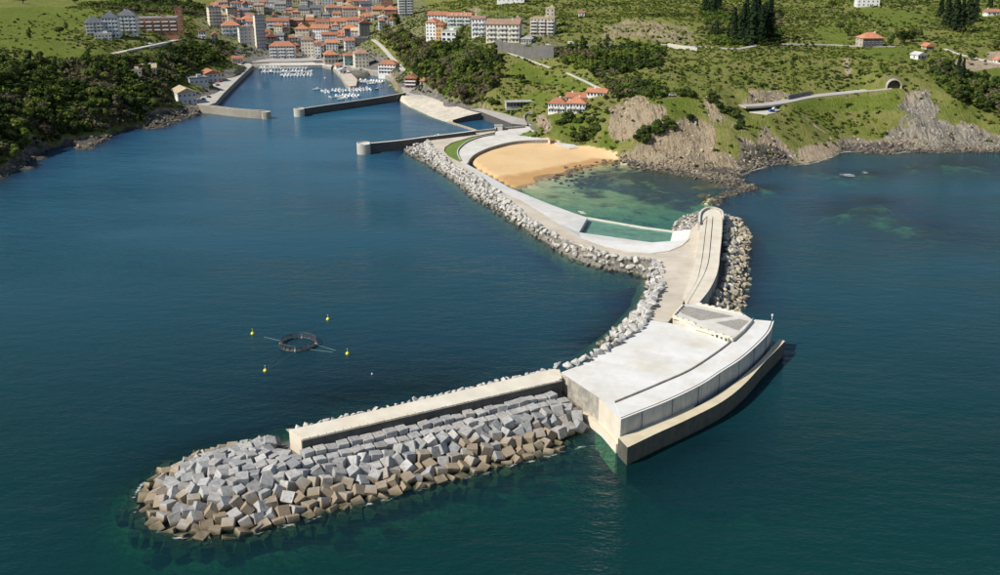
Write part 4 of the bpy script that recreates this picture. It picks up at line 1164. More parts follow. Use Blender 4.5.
ramp_o = slab('beach_ramp', PL([(524, 121, 4.2), (530, 122.5, 4.2), (545, 131.5, 4.0), (560, 140.5, 3.6), (579, 145.8, 2.7), (578, 147.5, 2.5), (569, 148.5, 2.4), (556, 143.5, 3.4), (546, 135, 3.85), (533, 127, 4.0)]), -2, (M_PALE, M_QUAY))
tag(ramp_o, 'pale concrete ramp curving down to the right end of the beach', 'ramp', kind='structure')
hut = tag(empty('beach_hut', P(552.5, 143.8, 2.3)), 'small dark brown timber hut where the ramp meets the sand', 'hut')
M_BROWN = mat('brown_timber', (0.14, 0.085, 0.045), 0.8, 0.2, 1.0)
MB().box((0, 0, 1.1), (3.0, 2.4, 2.2)).build('wall', M_BROWN, hut)
MB().add([(-1.8, -1.5, 2.2), (1.8, -1.5, 2.2), (1.8, 1.5, 2.2), (-1.8, 1.5, 2.2), (-1.2, 0, 3.1), (1.2, 0, 3.1)], [(0, 1, 5, 4), (1, 2, 5), (2, 3, 4, 5), (3, 0, 4), (3, 2, 1, 0)]).build('roof', mat('brown_roof', (0.22, 0.13, 0.08), 0.9), hut)

# ------------------------------------------------------------------ outer pier with its round head
def pier(name, label, line_px, head_px, head_r, h, th, mats, headmat):
    ln = PL(line_px, h)
    e = tag(empty(name, (ln[0].x, ln[0].y, 0)), label, 'pier')
    wall_line('pier_wall', smooth(ln, 4), th, -6, mats, e)
    c = P(*head_px, h)
    ring = [c + Vector((head_r * math.cos(2 * math.pi * k / 28), head_r * math.sin(2 * math.pi * k / 28), 0.15)) for k in range(28)]
    slab('pier_head', ring, -6, (mats[0], headmat), e)
    rr = [c + Vector((head_r * 0.93 * math.cos(2 * math.pi * k / 28), head_r * 0.93 * math.sin(2 * math.pi * k / 28), 0.75)) for k in range(22)]
    wall_line('head_parapet', rr, 0.5, h - 0.5, (mats[0], headmat), e)
    return e
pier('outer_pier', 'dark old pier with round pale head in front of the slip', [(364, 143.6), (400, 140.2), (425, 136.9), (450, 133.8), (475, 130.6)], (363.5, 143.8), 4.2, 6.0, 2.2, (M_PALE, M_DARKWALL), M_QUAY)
bas = wall_line('basin_wall', smooth(PL([(474, 130.8), (495, 128.4), (510, 127.0), (525, 125.6)], 5.0), 3), 1.0, -5, (M_PALE, M_QWALL))
tag(bas, 'low pale wall between the curved promenade and the drained basin', 'wall')
shel = tag(empty('kiosk', P(498.5, 130.2, 3.6)), 'little grey white kiosk against the basin wall', 'kiosk')
MB().box((0, 0, 1.7), (5.2, 3.0, 3.4)).build('wall', M_PALE, shel)
MB().box((0, 0, 3.5), (5.8, 3.6, 0.3)).build('roof', M_STEEL, shel)
MB().box((-1.2, -1.52, 1.1), (1.0, 0.1, 2.1)).build('door', M_DARK, shel)

# ------------------------------------------------------------------ old harbour
lm = PL([(201, 105), (216, 106.6), (235, 109), (257.5, 110.7), (266, 110.8)], 5.2)
left_mole = tag(empty('harbour_mole', (lm[0].x, lm[0].y, 0)), 'old stone mole with rounded end below the quay warehouses', 'pier')
wall_line('mole_body', smooth(lm, 4), 5.0, -6, (M_QUAY, mat('mole_stone', (0.29, 0.26, 0.205), 0.9, 0.2, 0.5, 0.4, 1.0, stain=(0.22, 0.20, 0.16), stain_fac=0.5, stain_scale=0.2)), left_mole)
c = P(266, 111.5, 5.2)
slab('mole_head', [c + Vector((3.4 * math.cos(2 * math.pi * k / 24), 3.4 * math.sin(2 * math.pi * k / 24), 0.05)) for k in range(24)], -6, (M_QUAY, M_QWALL), left_mole)
wall_line('parapet', [p + Vector((0, -2.0, 1.0)) for p in smooth(lm, 4)], 0.7, 4, (M_PALE, MATS['mole_stone']), left_mole)
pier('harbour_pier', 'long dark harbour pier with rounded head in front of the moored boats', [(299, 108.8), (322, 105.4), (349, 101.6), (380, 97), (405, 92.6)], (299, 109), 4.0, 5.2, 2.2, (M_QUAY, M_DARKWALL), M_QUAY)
q = slab('fish_quay', PL([(196, 103.5), (206, 105.6), (215.5, 102.6), (223.5, 93.2), (238, 79), (252.8, 65), (247, 61.5), (237, 63), (222, 76), (208, 88)], 4.2), -6, (M_QUAY, M_QWALL))
tag(q, 'concrete fish quay with parked cars on the left of the harbour', 'quay', kind='structure')
q = slab('town_quay', PL([(247, 60.5), (252, 64.3), (275, 65.2), (300, 65.3), (322, 64.8), (331, 67), (335, 62), (322, 59.5), (300, 60.4), (270, 60.8)], 2.6), -6, (M_PALE, M_QWALL))
tag(q, 'pale lower quay at the head of the harbour below the town', 'quay', kind='structure')
q = slab('harbour_street', PL([(238, 60), (247, 62.2), (270, 61.7), (300, 61.2), (322, 60.3), (336, 63.3), (349, 68.5), (365, 69.5), (382, 73), (396, 80), (402, 88), (406, 93.5), (420, 97), (440, 96), (428, 88), (405, 72), (380, 65), (350, 60), (330, 55), (300, 55.5), (268, 56.5), (250, 57)], 4.0), -3, (M_ROAD, M_QWALL))
tag(q, 'pale street running round the head of the harbour', 'road', kind='structure')
q = slab('inner_jetty', PL([(333, 67.5), (340, 74.5), (346, 84.2), (350, 86), (356, 85.5), (357.5, 79.5), (351, 73), (346, 67)], 3.2), -6, (M_TAN, M_QWALL))
tag(q, 'tan inner jetty with the small orange roofed shed', 'jetty', kind='structure')
slip = slab('slipway', PL([(402, 95.5, 4.0), (424, 95, 4.4), (446, 102.5, 4.7), (470, 110.5, 4.7), (480, 112.8, 4.7), (453, 120.5, 1.6), (446, 121.6, 0.2), (430, 117.2, -0.2), (412, 108.6, -0.2), (399, 99.8, 0.4)]), -4, mat('slip_gravel', (0.56, 0.50, 0.40), 0.95, 0.2, 0.3, 0.4, 1.5, stain=(0.36, 0.33, 0.28), stain_fac=0.6, stain_scale=0.09))
tag(slip, 'broad pale gravel slipway sloping into the harbour', 'slipway', kind='structure')
q = slab('yard', PL([(470, 109.5, 4.9), (482, 112, 4.9), (512, 123.6, 4.9), (527, 125, 4.6), (529, 122, 4.4), (523, 117, 4.9), (500, 112.6, 4.9), (480, 108, 4.9)]), -3, (M_ROAD, M_DARKWALL))
tag(q, 'grey paved yard between the basin and the green slope', 'yard', kind='structure')
w = wall_line('basin_side_wall', PL([(453, 119.6, 2.6), (466, 115.8, 4.0), (481, 112.4, 5.2)]), 0.8, -5, (M_PALE, M_DARKWALL)); tag(w, 'dark sloping side wall of the drained basin by the slipway', 'wall')
w = wall_line('basin_step', PL([(481, 114.8), (496, 119.6), (510, 124.6)], 1.4), 2.5, -5, (M_QUAY, M_QWALL)); tag(w, 'grey step along the landward side of the basin', 'wall')
w = wall_line('basin_gate_wall', PL([(448, 120.9), (462, 125.2), (477, 130)], 1.3), 0.9, -5, (M_YELLOW, M_QWALL)); tag(w, 'thin yellow topped wall closing the basin from the harbour', 'wall')
# ------------------------------------------------------------------ concrete cubes of the breakwater head
def cube_material():
    m = stone_material('old_concrete_cube', [(0.33, 0.332, 0.33), (0.43, 0.43, 0.42), (0.27, 0.274, 0.28), (0.38, 0.368, 0.345), (0.48, 0.472, 0.455)], wet=2.6, algae=(0.27, 0.20, 0.115), objshift=4.0)
    nt, nd, lk, b = nodes_of(m)
    # dark wet band close to the water
    p = pos(nt); sx = N(nt, 'ShaderNodeSeparateXYZ'); lk.new(p, sx.inputs[0])
    n2 = N(nt, 'ShaderNodeTexNoise', i_Scale=0.5, i_Detail=5.0); lk.new(p, n2.inputs['Vector'])
    a = N(nt, 'ShaderNodeMath', operation='MULTIPLY_ADD', i_1=-1.6, i_2=0.8); lk.new(n2.outputs['Fac'], a.inputs[0])
    s = N(nt, 'ShaderNodeMath', operation='ADD'); lk.new(sx.outputs['Z'], s.inputs[0]); lk.new(a.outputs[0], s.inputs[1])
    mr = N(nt, 'ShaderNodeMapRange', i_1=0.1, i_2=0.9, i_3=0.85, i_4=0.0); lk.new(s.outputs[0], mr.inputs[0])
    src = b.inputs['Base Color'].links[0].from_socket
    y = mixc(nt); lk.new(mr.outputs[0], y.inputs[0]); lk.new(src, y.inputs[6]); y.inputs[7].default_value = (0.060, 0.058, 0.030, 1)
    lk.new(y.outputs[2], b.inputs['Base Color'])
    return m


M_CUBE = cube_material()
CUBE = 2.8


def cube_mesh(seed):
    r = random.Random(seed)
    bm = bmesh.new()
    bmesh.ops.create_cube(bm, size=1.0)
    for v in bm.verts: v.co += Vector((r.uniform(-.03, .03), r.uniform(-.03, .03), r.uniform(-.03, .03)))
    bmesh.ops.bevel(bm, geom=list(bm.edges), offset=0.035, segments=1, affect='EDGES')
    # a knocked-off corner
    for _k in range(3):
        v = r.choice(list(bm.verts)); v.co *= r.uniform(0.86, 0.97)
    if seed % 2:
        v = max(bm.verts, key=lambda v: v.co.dot(Vector((r.choice((-1, 1)), r.choice((-1, 1)), 1))))
        v.co *= 0.9
    me = bpy.data.meshes.new('concrete_cube'); bm.to_mesh(me); bm.free(); me.materials.append(M_CUBE)
    return me


CUBES = [cube_mesh(i) for i in range(7)]
core_n = 70
# stone core under the cubes
cs = np.linspace(-95, ARM_L + 40, 110); cdv = np.linspace(-75, 75, 90)
S_, D_ = np.meshgrid(cs, cdv)
cxw = A0.x + S_ * T2.x + D_ * NF.x; cyw = A0.y + S_ * T2.y + D_ * NF.y
hh, _s, _d, _dist = mound_h(cxw, cyw)
hh = np.maximum(hh - 3.0 + (fbm(cxw, cyw, 4, 3, 5) - 0.5) * 1.0, -26)
ci = np.arange(S_.size).reshape(S_.shape)
cq = np.stack([ci[:-1, :-1], ci[1:, :-1], ci[1:, 1:], ci[:-1, 1:]], -1).reshape(-1, 4)
mc = link('mound_core', mesh_np('mound_core', np.stack([cxw.ravel(), cyw.ravel(), hh.ravel()], -1), cq[:, ::-1], M_CORE, True))
tag(mc, 'dark rubble core under the concrete cubes', 'bank', kind='structure')

slots = []
r = random.Random(5)
# two tidy rows along the crown wall
for row, (dd, zz) in enumerate([(2.65, 6.5), (5.75, 5.55)]):
    s = 0.5 if row == 0 else -0.6
    while s < ARM_L - 1.5:
        slots.append((s + r.uniform(-.1, .1), dd + r.uniform(-.25, .25), zz - CUBE / 2 + r.uniform(-.25, .25), r.gauss(0, 0.09), r.gauss(0, 0.06), r.gauss(0, 0.06), 'row%d' % row))
        s += CUBE * r.uniform(1.05, 1.16)
# tumbled slope and round head
k = 0
for i in range(-16, 36):
    for j in range(-10, 10):
        s = -1.0 + i * 3.02 + (1.5 if j % 2 else 0) + r.uniform(-.6, .6)
        d = 0.9 + j * 2.78 + r.uniform(-.5, .5)
        h, _, _, dist = [float(q) for q in mound_h(np.array(A0.x + s * T2.x + d * NF.x), np.array(A0.y + s * T2.y + d * NF.y))]
        if s > ARM_L - 1.2 - max(0, (d - 9) * 0.05): continue
        if s > -1.5 and d < 7.2: continue          # wall, tidy rows
        if s > 2.0 and d < 0: continue
        if -1.8 < s and -8.5 < d < 7.2: continue
        if s > -4 and d < -2: continue
        if dist > 25.2: continue
        if d < -15.5 and dist > 19: continue
        t = 0.40 if dist > 8 else 0.18
        slots.append((s, d, h - CUBE / 2 + r.uniform(-.45, .35) - (0.2 if dist > 22 else 0), r.uniform(0, 1.57) if r.random() < 0.75 else r.gauss(0, 0.1), r.gauss(0, t), r.gauss(0, t), 'slope'))
GA = math.atan2(T2.y, T2.x)
ORD = ['first', 'second', 'third', 'fourth', 'fifth', 'sixth', 'seventh', 'eighth', 'ninth', 'tenth', 'eleventh', 'twelfth', 'thirteenth', 'fourteenth', 'fifteenth', 'sixteenth', 'seventeenth', 'eighteenth', 'nineteenth', 'twentieth']
ORD += ['twenty-' + q for q in ORD[:9]] + ['thirtieth'] + ['thirty-' + q for q in ORD[:9]] + ['fortieth'] + ['forty-' + q for q in ORD[:9]]
row_s = {q: sorted((t[0] for t in slots if t[6] == q), reverse=True) for q in ('row0', 'row1')}
above = []
for (s, d, z, rz, rx, ry, kind) in slots:
    c = Vector((A0.x + s * T2.x + d * NF.x, A0.y + s * T2.y + d * NF.y, z))
    above.append((c, rz, rx, ry, kind, s, d))
above.sort(key=lambda q: -q[0].z)
print('cubes', len(above))
for i, (c, rz, rx, ry, kind, s, d) in enumerate(above[:300]):
    o = link('concrete_cube', CUBES[i % 7])
    o.location = c; o.rotation_euler = (rx, ry, GA + rz)
    k = CUBE * r.uniform(0.93, 1.05)
    o.scale = (k, k, k * r.uniform(0.95, 1.05))
    if kind in row_s:
        tag(o, 'grey cube in the tidy %s row under the crown wall, %s from the platform' % ('upper' if kind == 'row0' else 'lower', ORD[row_s[kind].index(s)]), 'concrete block', 'tidy concrete cubes along the crown wall')
    elif c.z < 0.7:
        tag(o, 'brown weedy concrete cube at the waterline of the breakwater', 'concrete block', 'waterline concrete cubes')
    elif s < -1.5:
        tag(o, 'tumbled grey concrete cube heaped on the round breakwater head', 'concrete block', 'tumbled cubes of the breakwater head')
    else:
        tag(o, 'tumbled tan and grey cube on the slope below the tidy rows', 'concrete block', 'tumbled cubes on the seaward slope')
# drowned cubes seen through the water
def merged(protos, items, mats, name, smooth_=False):
    """items: (loc Vector, euler, scale Vector, proto index) -> one mesh"""
    Vs, Fs, off = [], [], 0
    cache = []
    for me in protos:
        me.calc_loop_triangles()
        v = np.zeros(len(me.vertices) * 3, np.float32); me.vertices.foreach_get('co', v)
        t = np.zeros(len(me.loop_triangles) * 3, np.int32); me.loop_triangles.foreach_get('vertices', t)
        cache.append((v.reshape(-1, 3), t.reshape(-1, 3)))
    for loc, eu, sc, k in items:
        v, t = cache[k]
        R = np.array(Matrix.Rotation(eu[2], 3, 'Z') @ Matrix.Rotation(eu[1], 3, 'Y') @ Matrix.Rotation(eu[0], 3, 'X'))
        Vs.append((v * np.array(sc)) @ R.T + np.array(loc)); Fs.append(t + off); off += len(v)
    return mesh_np(name, np.concatenate(Vs), np.concatenate(Fs), mats, smooth_)


items = []
for i in range(170):
    s = r.uniform(-44, ARM_L - 2); d = r.uniform(-22, 29)
    h, _, _, dist = [float(q) for q in mound_h(np.array(A0.x + s * T2.x + d * NF.x), np.array(A0.y + s * T2.y + d * NF.y))]
    if dist < 21.5 or dist > 28.5 or (s > -2 and d < 0): continue
    items.append((Vector((A0.x + s * T2.x + d * NF.x, A0.y + s * T2.y + d * NF.y, h - 1.5)), (r.gauss(0, .3), r.gauss(0, .3), r.uniform(0, 3)), (CUBE,) * 3, i % 7))
items += [(c, (rx, ry, GA + rz), (CUBE,) * 3, i_ % 7) for i_, (c, rz, rx, ry, kind, s, d) in enumerate(above[300:])]
o = link('drowned_cubes', merged(CUBES, items, M_CUBE, 'drowned_cubes'))
tag(o, 'low and drowned concrete cubes in the water along the breakwater toe', 'concrete block', kind='stuff')

# ------------------------------------------------------------------ stone banks
small, large = [], []
r = random.Random(9)


def fill_bank(la_, lb_, n_rows, size, zlift=0.0, nproto=10, jitter=0.6):
    """stones between a crest line and a water line"""
    out = []
    L = sum((q - p).length for p, q in zip(la_, la_[1:]))
    n = int(L / (size * 0.95))
    A_, B_ = same_count(la_, lb_, n)
    for i in range(n):
        w = (B_[i] - A_[i]); w2 = Vector((w.x, w.y, 0)).length
        rows = max(2, int(w2 / (size * 0.82)))
        for j in range(rows + 1):
            f = (j + r.uniform(-.3, .3)) / rows
            p = A_[i].lerp(B_[i], f) + Vector((r.uniform(-jitter, jitter) * size * 0.5, r.uniform(-jitter, jitter) * size * 0.5, zlift + r.uniform(-.3, .2) * size * 0.5))
            s = size * r.choice((0.75, 0.95, 1.1, 1.3))
            out.append((p, (r.uniform(-.5, .5), r.uniform(-.5, .5), r.uniform(0, 6.28)), (s * r.uniform(.9, 1.25), s, s * r.uniform(.8, 1.1)), r.randrange(nproto)))
    return out


bank = fill_bank([p + Vector((0, 0, -0.1)) for p in bc], [p + Vector((0, 0, -0.3)) for p in bw], 4, 2.5)
# rubble tip by the outer pier
tipA = PL([(404, 148), (415, 141), (425, 137.2), (440, 134.2)], 2.6)
for i in range(230):
    u = r.uniform(404, 456); v = r.uniform(134, 158)
    if not bool(inside(np.array([u]), np.array([v]), [(405, 149), (424, 138), (440, 134.5), (455, 136), (448, 140), (436, 147), (440, 155), (424, 158)])[0]): continue
    h = 3.2 + 0.6 * r.random()
    p = P(u, v, h - 0.5)
    bank.append((p, (r.uniform(-.5, .5), r.uniform(-.5, .5), r.uniform(0, 6.28)), (2.4, 2.0, 1.9), r.randrange(10)))
tip_core = slab('rubble_tip_core', PL([(404, 149.5, 0.3), (413, 143.5, 2.2), (425, 137.3, 3.0), (440, 134.6, 3.2), (457, 136, 3.4), (450, 141, 3.4), (440, 147, 3.4), (437, 153, 3.6), (430, 157, 2.2), (414, 153.5, 0.3)]), -5, M_CORE)
tag(tip_core, 'dark rubble core of the stone tip beside the outer pier', 'bank', kind='structure')
# right-hand bank under the banded wall
rb_c = smooth(PL([(725, 216, 4.6), (727, 235, 4.6), (727, 255, 4.6), (726.5, 275, 4.6), (722, 292, 4.6), (716, 304, 4.6)]), 5)
rb_w = smooth(PL([(738, 219, -0.4), (749, 236, -0.4), (747, 256, -0.4), (747.5, 272, -0.4), (744, 300, -0.4), (742, 314, -0.4)]), 5)
ra, rw = same_count(rb_c, rb_w, 40)
c2 = strip('sea_wall_toe_core', [p + Vector((-6, 0, -1.0)) for p in ra], [p + Vector((0, 0, -1.2)) for p in rw], (lambda p: -8), M_CORE)
tag(c2, 'dark rubble core under the tan boulders beside the banded wall', 'bank', kind='structure')
tanb = fill_bank(rb_c, [p + Vector((0, 0, -0.2)) for p in rb_w], 5, 2.7)
tanb = [t for t in tanb if t[0].z > -0.9]
# little grey rubble at the left of the banded wall end
rub = []
for i in range(110):
    u = r.uniform(672, 702); v = r.uniform(210, 232)
    if not bool(inside(np.array([u]), np.array([v]), [(672, 226), (680, 218), (697, 211), (701, 212), (699.5, 223), (691, 230), (674, 231)])[0]): continue
    h = 1.2 + 4.4 * min(1, max(0, (u - 672) / 26))
    rub.append((P(u, v, h), (r.uniform(-.5, .5), r.uniform(-.5, .5), r.uniform(0, 6.28)), (1.9, 1.6, 1.5), r.randrange(10)))
rc = slab('rubble_core', PL([(671.5, 228, 0.4), (679, 218, 0.6), (697, 211, 3.6), (701, 212, 5.4), (700, 224, 5.6), (691.5, 230.5, 4.6), (674, 231.5, 2.0)]), -5, M_CORE); tag(rc, 'dark core of the rubble heap beside the tidal pool', 'bank', kind='structure')
# big edge boulders lining the platform
edge = []
el = smooth(PL([(557, 368.5, 8.9), (579, 364, 9.3), (595, 354.8, 9.3), (615, 344.8, 9.3), (627, 336, 9.3), (640, 327.5, 9.3), (647, 317, 9.1), (655, 300, 8.6), (661, 286, 7.4)]), 6)
for p in resample(el, 2.75):
    s = r.uniform(2.2, 3.3)
    edge.append((p + Vector((r.uniform(-.5, .5), r.uniform(-.6, .7), 0.8)), (r.uniform(-.4, .4), r.uniform(-.4, .4), r.uniform(0, 6.28)), (s * 1.15, s, s * 0.95), r.randrange(10)))
# harbour side of the arm: broken edge stones
armed = []
for p in resample(smooth(PL(back_px, DECK_H - 0.2), 4), 1.9):
    s = r.uniform(1.2, 2.0)
    armed.append((p + Vector((r.uniform(-.3, .3), r.uniform(0.2, 0.9), -0.15)), (r.uniform(-.4, .4), r.uniform(-.4, .4), r.uniform(0, 6.28)), (s * 1.3, s, s * 0.7), r.randrange(10)))


def singles(items, protos, label, group):
    for (p, e, s, k) in items:
        o = link('boulder', protos[k]); o.location = p; o.rotation_euler = e; o.scale = s
        tag(o, label, 'boulder', group)


bank_big = sorted(bank, key=lambda t: depth_of(t[0]))
n_edge = len(edge)
for i_, t in enumerate(edge): singles([t], ROCKM, 'big pale boulder on the harbour edge of the platform, %s from the arm' % ORD[i_], 'boulders edging the platform')
tan_vis = sorted(tanb, key=lambda t: -t[0].z)[:135]
singles(tan_vis, ROCKT, 'tan boulder in the bank between the banded wall shadow and open sea', 'tan boulders beside the banded wall')
bank_vis = [t for t in bank_big if t[0].z > 0.6][:300 - n_edge - len(tan_vis)]
singles(bank_vis, ROCKM, 'grey boulder on the bank curving round the harbour side of the promenade', 'boulders of the harbour side bank')
vis_ids = {id(t) for t in bank_vis}; tid = {id(t) for t in tan_vis}
o = link('stone_bank', merged(ROCKM, [t for t in bank if id(t) not in vis_ids] + armed + rub, M_STONE_S, 'stone_bank'))
tag(o, 'mass of pale armour stones along the harbour side of the promenade', 'boulder', kind='stuff')
rest = [t for t in tanb if id(t) not in tid]
if rest:
    o = link('tan_stones', merged(ROCKT, rest, M_STONE_TAN, 'tan_stones'))
    tag(o, 'low tan armour stones in the sea below the banded wall', 'boulder', kind='stuff')
print('boulders', len(edge), len(tan_vis), len(bank_vis), 'bank total', len(bank))
# natural shore rocks along the cliffs and the bay
sh = []
def lookup_beach(x, y):
    return m_beach[min(len(GY) - 1, int(np.searchsorted(GY, y))), min(len(GX) - 1, int(np.searchsorted(GX, x)))]
for line, n, spread, smin, smax in [
    ([(600, 160), (625, 163), (650, 167), (680, 171), (705, 176), (722, 181), (740, 175), (752, 170), (775, 164), (797, 164)], 640, 5.0, 0.8, 2.6),
    ([(838, 152), (852, 150.5), (870, 152), (890, 152.5), (905, 150.5), (940, 151.5), (970, 151.5), (1000, 151.5)], 360, 4.0, 0.8, 2.4),
    ([(0, 178), (30, 158), (46, 150), (85, 147), (106, 139), (140, 127), (160, 126), (185, 118), (200, 113)], 320, 4.5, 1.0, 3.2),
    ([(700, 196), (716, 202), (732, 194), (752, 188)], 90, 5, 0.8, 2.6), ([(560, 168), (575, 160), (580, 166), (568, 174), (560, 180), (585, 172), (600, 182), (575, 182), (592, 190)], 110, 5, 1.2, 3.0), ([(186, 116), (196, 112), (204, 112)], 60, 3.0, 1.2, 2.6)]:
    ln = resample(PL(line, 0), 1.0)
    for i in range(n):
        p = r.choice(ln).copy(); p.x += r.gauss(0, spread); p.y += r.gauss(0, spread)
        g = gz(p.x, p.y)
        if g < -1.6 or g > 5: continue
        if g > 0.15 and bool(lookup_beach(p.x, p.y)): continue
        s = r.uniform(smin, smax)
        sh.append((Vector((p.x, p.y, g + s * 0.1)), (r.uniform(-.5, .5), r.uniform(-.5, .5), r.uniform(0, 6.28)), (s * r.uniform(1, 1.5), s, s * r.uniform(.5, .9)), r.randrange(10)))
o = link('shore_rocks', merged(ROCKM, sh, M_COASTROCK, 'shore_rocks'))
tag(o, 'brown broken rocks strewn along the foot of the cliffs', 'rocks', kind='stuff')

# broken ledges and blocks standing out of the cliff faces
M_CLIFFROCK = stone_material('cliff_rock', [(0.20, 0.165, 0.115), (0.40, 0.315, 0.205), (0.30, 0.255, 0.185), (0.48, 0.395, 0.275)], wet=-3, objc=False)
M_CLIFFGREY = stone_material('grey_cliff_rock', [(0.15, 0.142, 0.125), (0.31, 0.295, 0.26), (0.22, 0.21, 0.185), (0.39, 0.37, 0.33)], wet=-3, objc=False)
jj, ii = np.nonzero((cover_rock > 0.55) & (HT > 1.5) & (V1 > 60) & (U1 > 480) & (U1 < 1060))
tan_r, grey_r = [], []
for q in r.sample(range(len(jj)), min(1600, len(jj))):
    x_ = GX[ii[q]] + r.uniform(-2, 2); y_ = GY[jj[q]] + r.uniform(-2, 2)
    z_ = gz(x_, y_); s_ = r.uniform(0.8, 2.4) * (1.4 if r.random() < 0.15 else 1)
    it = (Vector((x_, y_, z_ - 0.25 * s_)), (r.uniform(-.3, .3), r.uniform(-.3, .3), r.uniform(-.5, .5) + 0.5), (s_ * 0.8, s_ * 1.2, s_ * r.uniform(1.0, 2.0)), r.randrange(10))
    (grey_r if x_ + r.uniform(-60, 60) > 205 else tan_r).append(it)
for lst, m_, nm_, lb_ in ((tan_r, M_CLIFFROCK, 'cliff_ledges', 'tan broken ledges standing out of the cliff above the bay'), (grey_r, M_CLIFFGREY, 'grey_cliff_ledges', 'grey broken ledges standing out of the right hand cliff')):
    if lst: tag(link(nm_, merged(ROCKM, lst, m_, nm_)), lb_, 'rocks', kind='stuff')

# ------------------------------------------------------------------ floating fish cage and its buoys
M_PIPE = mat('black_pipe', (0.045, 0.045, 0.05), 0.5, 0.2, bump=0, spec=0.5)
M_NET = mat('net_cord', (0.16, 0.155, 0.15), 0.9, bump=0)
cc_ = P(298.5, 344.5, 0)
cage = tag(empty('fish_cage', cc_), 'round black floating fish cage ring among the four yellow buoys', 'fish cage')
def ring(R, z, tr, name, m, n=48):
    pts = [(R * math.cos(2 * math.pi * k / n), R * math.sin(2 * math.pi * k / n), z) for k in range(n + 1)]
    MB().tube(pts, tr, 6, False).build(name, m, cage, smooth_=True)
ring(6.0, 0.14, 0.24, 'float_ring', M_PIPE); ring(5.35, 0.14, 0.24, 'float_ring', M_PIPE); ring(5.7, 1.75, 0.15, 'hand_rail', M_PIPE)
for k in range(20):
    a = 2 * math.pi * k / 20
    b = MB(); b.tube([(5.55 * math.cos(a), 5.55 * math.sin(a), 0.1), (5.7 * math.cos(a), 5.7 * math.sin(a), 1.75)], 0.1, 5)
    b.box((5.68 * math.cos(a), 5.68 * math.sin(a), 0.2), (1.1, 0.35, 0.42), a)
    b.build('stanchion', M_PIPE if k % 5 else mat('pale_fender', (0.5, 0.5, 0.48), 0.6, bump=0), cage)
nb_ = MB()
for k in range(72):
    a = 2 * math.pi * k / 72
    nb_.tube([(5.6 * math.cos(a), 5.6 * math.sin(a), 1.7), (5.3 * math.cos(a), 5.3 * math.sin(a), 0.0)], 0.025, 3, False)
for z in (0.35, 0.7, 1.05, 1.4):
    nb_.tube([(5.45 * math.cos(2 * math.pi * k / 48), 5.45 * math.sin(2 * math.pi * k / 48), z) for k in range(49)], 0.025, 3, False)
nb_.build('net', M_NET, cage)
M_BUOY = mat('yellow_buoy', (0.74, 0.66, 0.05), 0.45, 0.06, bump=0, spec=0.5)
where = [((252.6, 334), 'leftmost yellow buoy, alone to the left of the fish cage'), ((328, 319.5), 'yellow buoy behind the fish cage on its right, farthest one'), ((347.5, 354), 'yellow buoy on the far right of the fish cage'), ((265.3, 371), 'nearest yellow buoy, in front of the fish cage on two ropes')]
ends = []
for (q, lb) in where:
    p = P(*q, 0); ends.append(p)
    e = tag(empty('buoy', p), lb, 'buoy', 'yellow buoys of the fish cage')
    prof = [(q * 0.8, z_ * 0.8) for q, z_ in [(0.0, -0.6), (0.5, -0.5), (0.78, 0.0), (0.72, 0.4), (0.45, 0.75), (0.2, 0.95), (0.0, 1.0)]]
    V, F = [], []
    for (rr_, z) in prof:
        for k in range(12): V.append((rr_ * math.cos(k * math.pi / 6), rr_ * math.sin(k * math.pi / 6), z))
    for i in range(len(prof) - 1):
        for k in range(12): F.append((i * 12 + k, i * 12 + (k + 1) % 12, (i + 1) * 12 + (k + 1) % 12, (i + 1) * 12 + k))
    MB().add(V, F).build('float', M_BUOY, e, smooth_=True)
    MB().tube([(0, 0, 0.7), (0, 0, 1.7)], 0.06, 5).build('pole', M_BUOY, e)
    b = MB(); b.box((0, 0, 1.75), (0.4, 0.08, 0.1), 0.78); b.box((0, 0, 1.75), (0.4, 0.08, 0.1), -0.78); b.build('top_mark', M_BUOY, e)
M_ROPE = mat('pale_rope', (0.22, 0.30, 0.24), 0.9, bump=0)
for i, p in enumerate(ends):
    for k in ((-1, 1) if i in (2, 3) else (0.3,)):
        base = math.atan2(p.y - cc_.y, p.x - cc_.x) + 0.35 * k
        a = cc_ + Vector((6 * math.cos(base), 6 * math.sin(base), 0.1)); f = 0.86
        q = a.lerp(p, f if i in (3,) else 0.62)
        o = MB().tube([a, a.lerp(q, 0.5) + Vector((0, 0, -0.02)), Vector((q.x, q.y, 0.03))], 0.055, 4).build('mooring_rope', M_ROPE)
        tag(o, ['thin mooring rope from the cage to the leftmost buoy', 'thin mooring rope from the cage towards the farthest buoy', 'thin mooring rope from the cage towards the right buoy', 'thin mooring rope from the cage to the nearest buoy'][i], 'rope', 'mooring ropes of the fish cage')
p = P(372, 374, 0)
o = MB().tube([(p.x, p.y, -0.3), (p.x, p.y, 0.0), (p.x, p.y, 0.35)], [0.16, 0.26, 0.12], 8).build('float', mat('white_float', (0.7, 0.7, 0.68), 0.5, bump=0)); tag(o, 'tiny white float on the water right of the fish cage', 'float')
# ------------------------------------------------------------------ roads and paths laid on the land
def road(name, label, key, m, lift=0.3, cat='road'):
    pts, width = ROAD_W[key]
    pts = [p + Vector((0, 0, lift)) for p in pts]
    o = strip(name, offset_line(pts, width / 2), offset_line(pts, -width / 2), 1.2, (m, m))
    tag(o, label, cat, kind='structure')


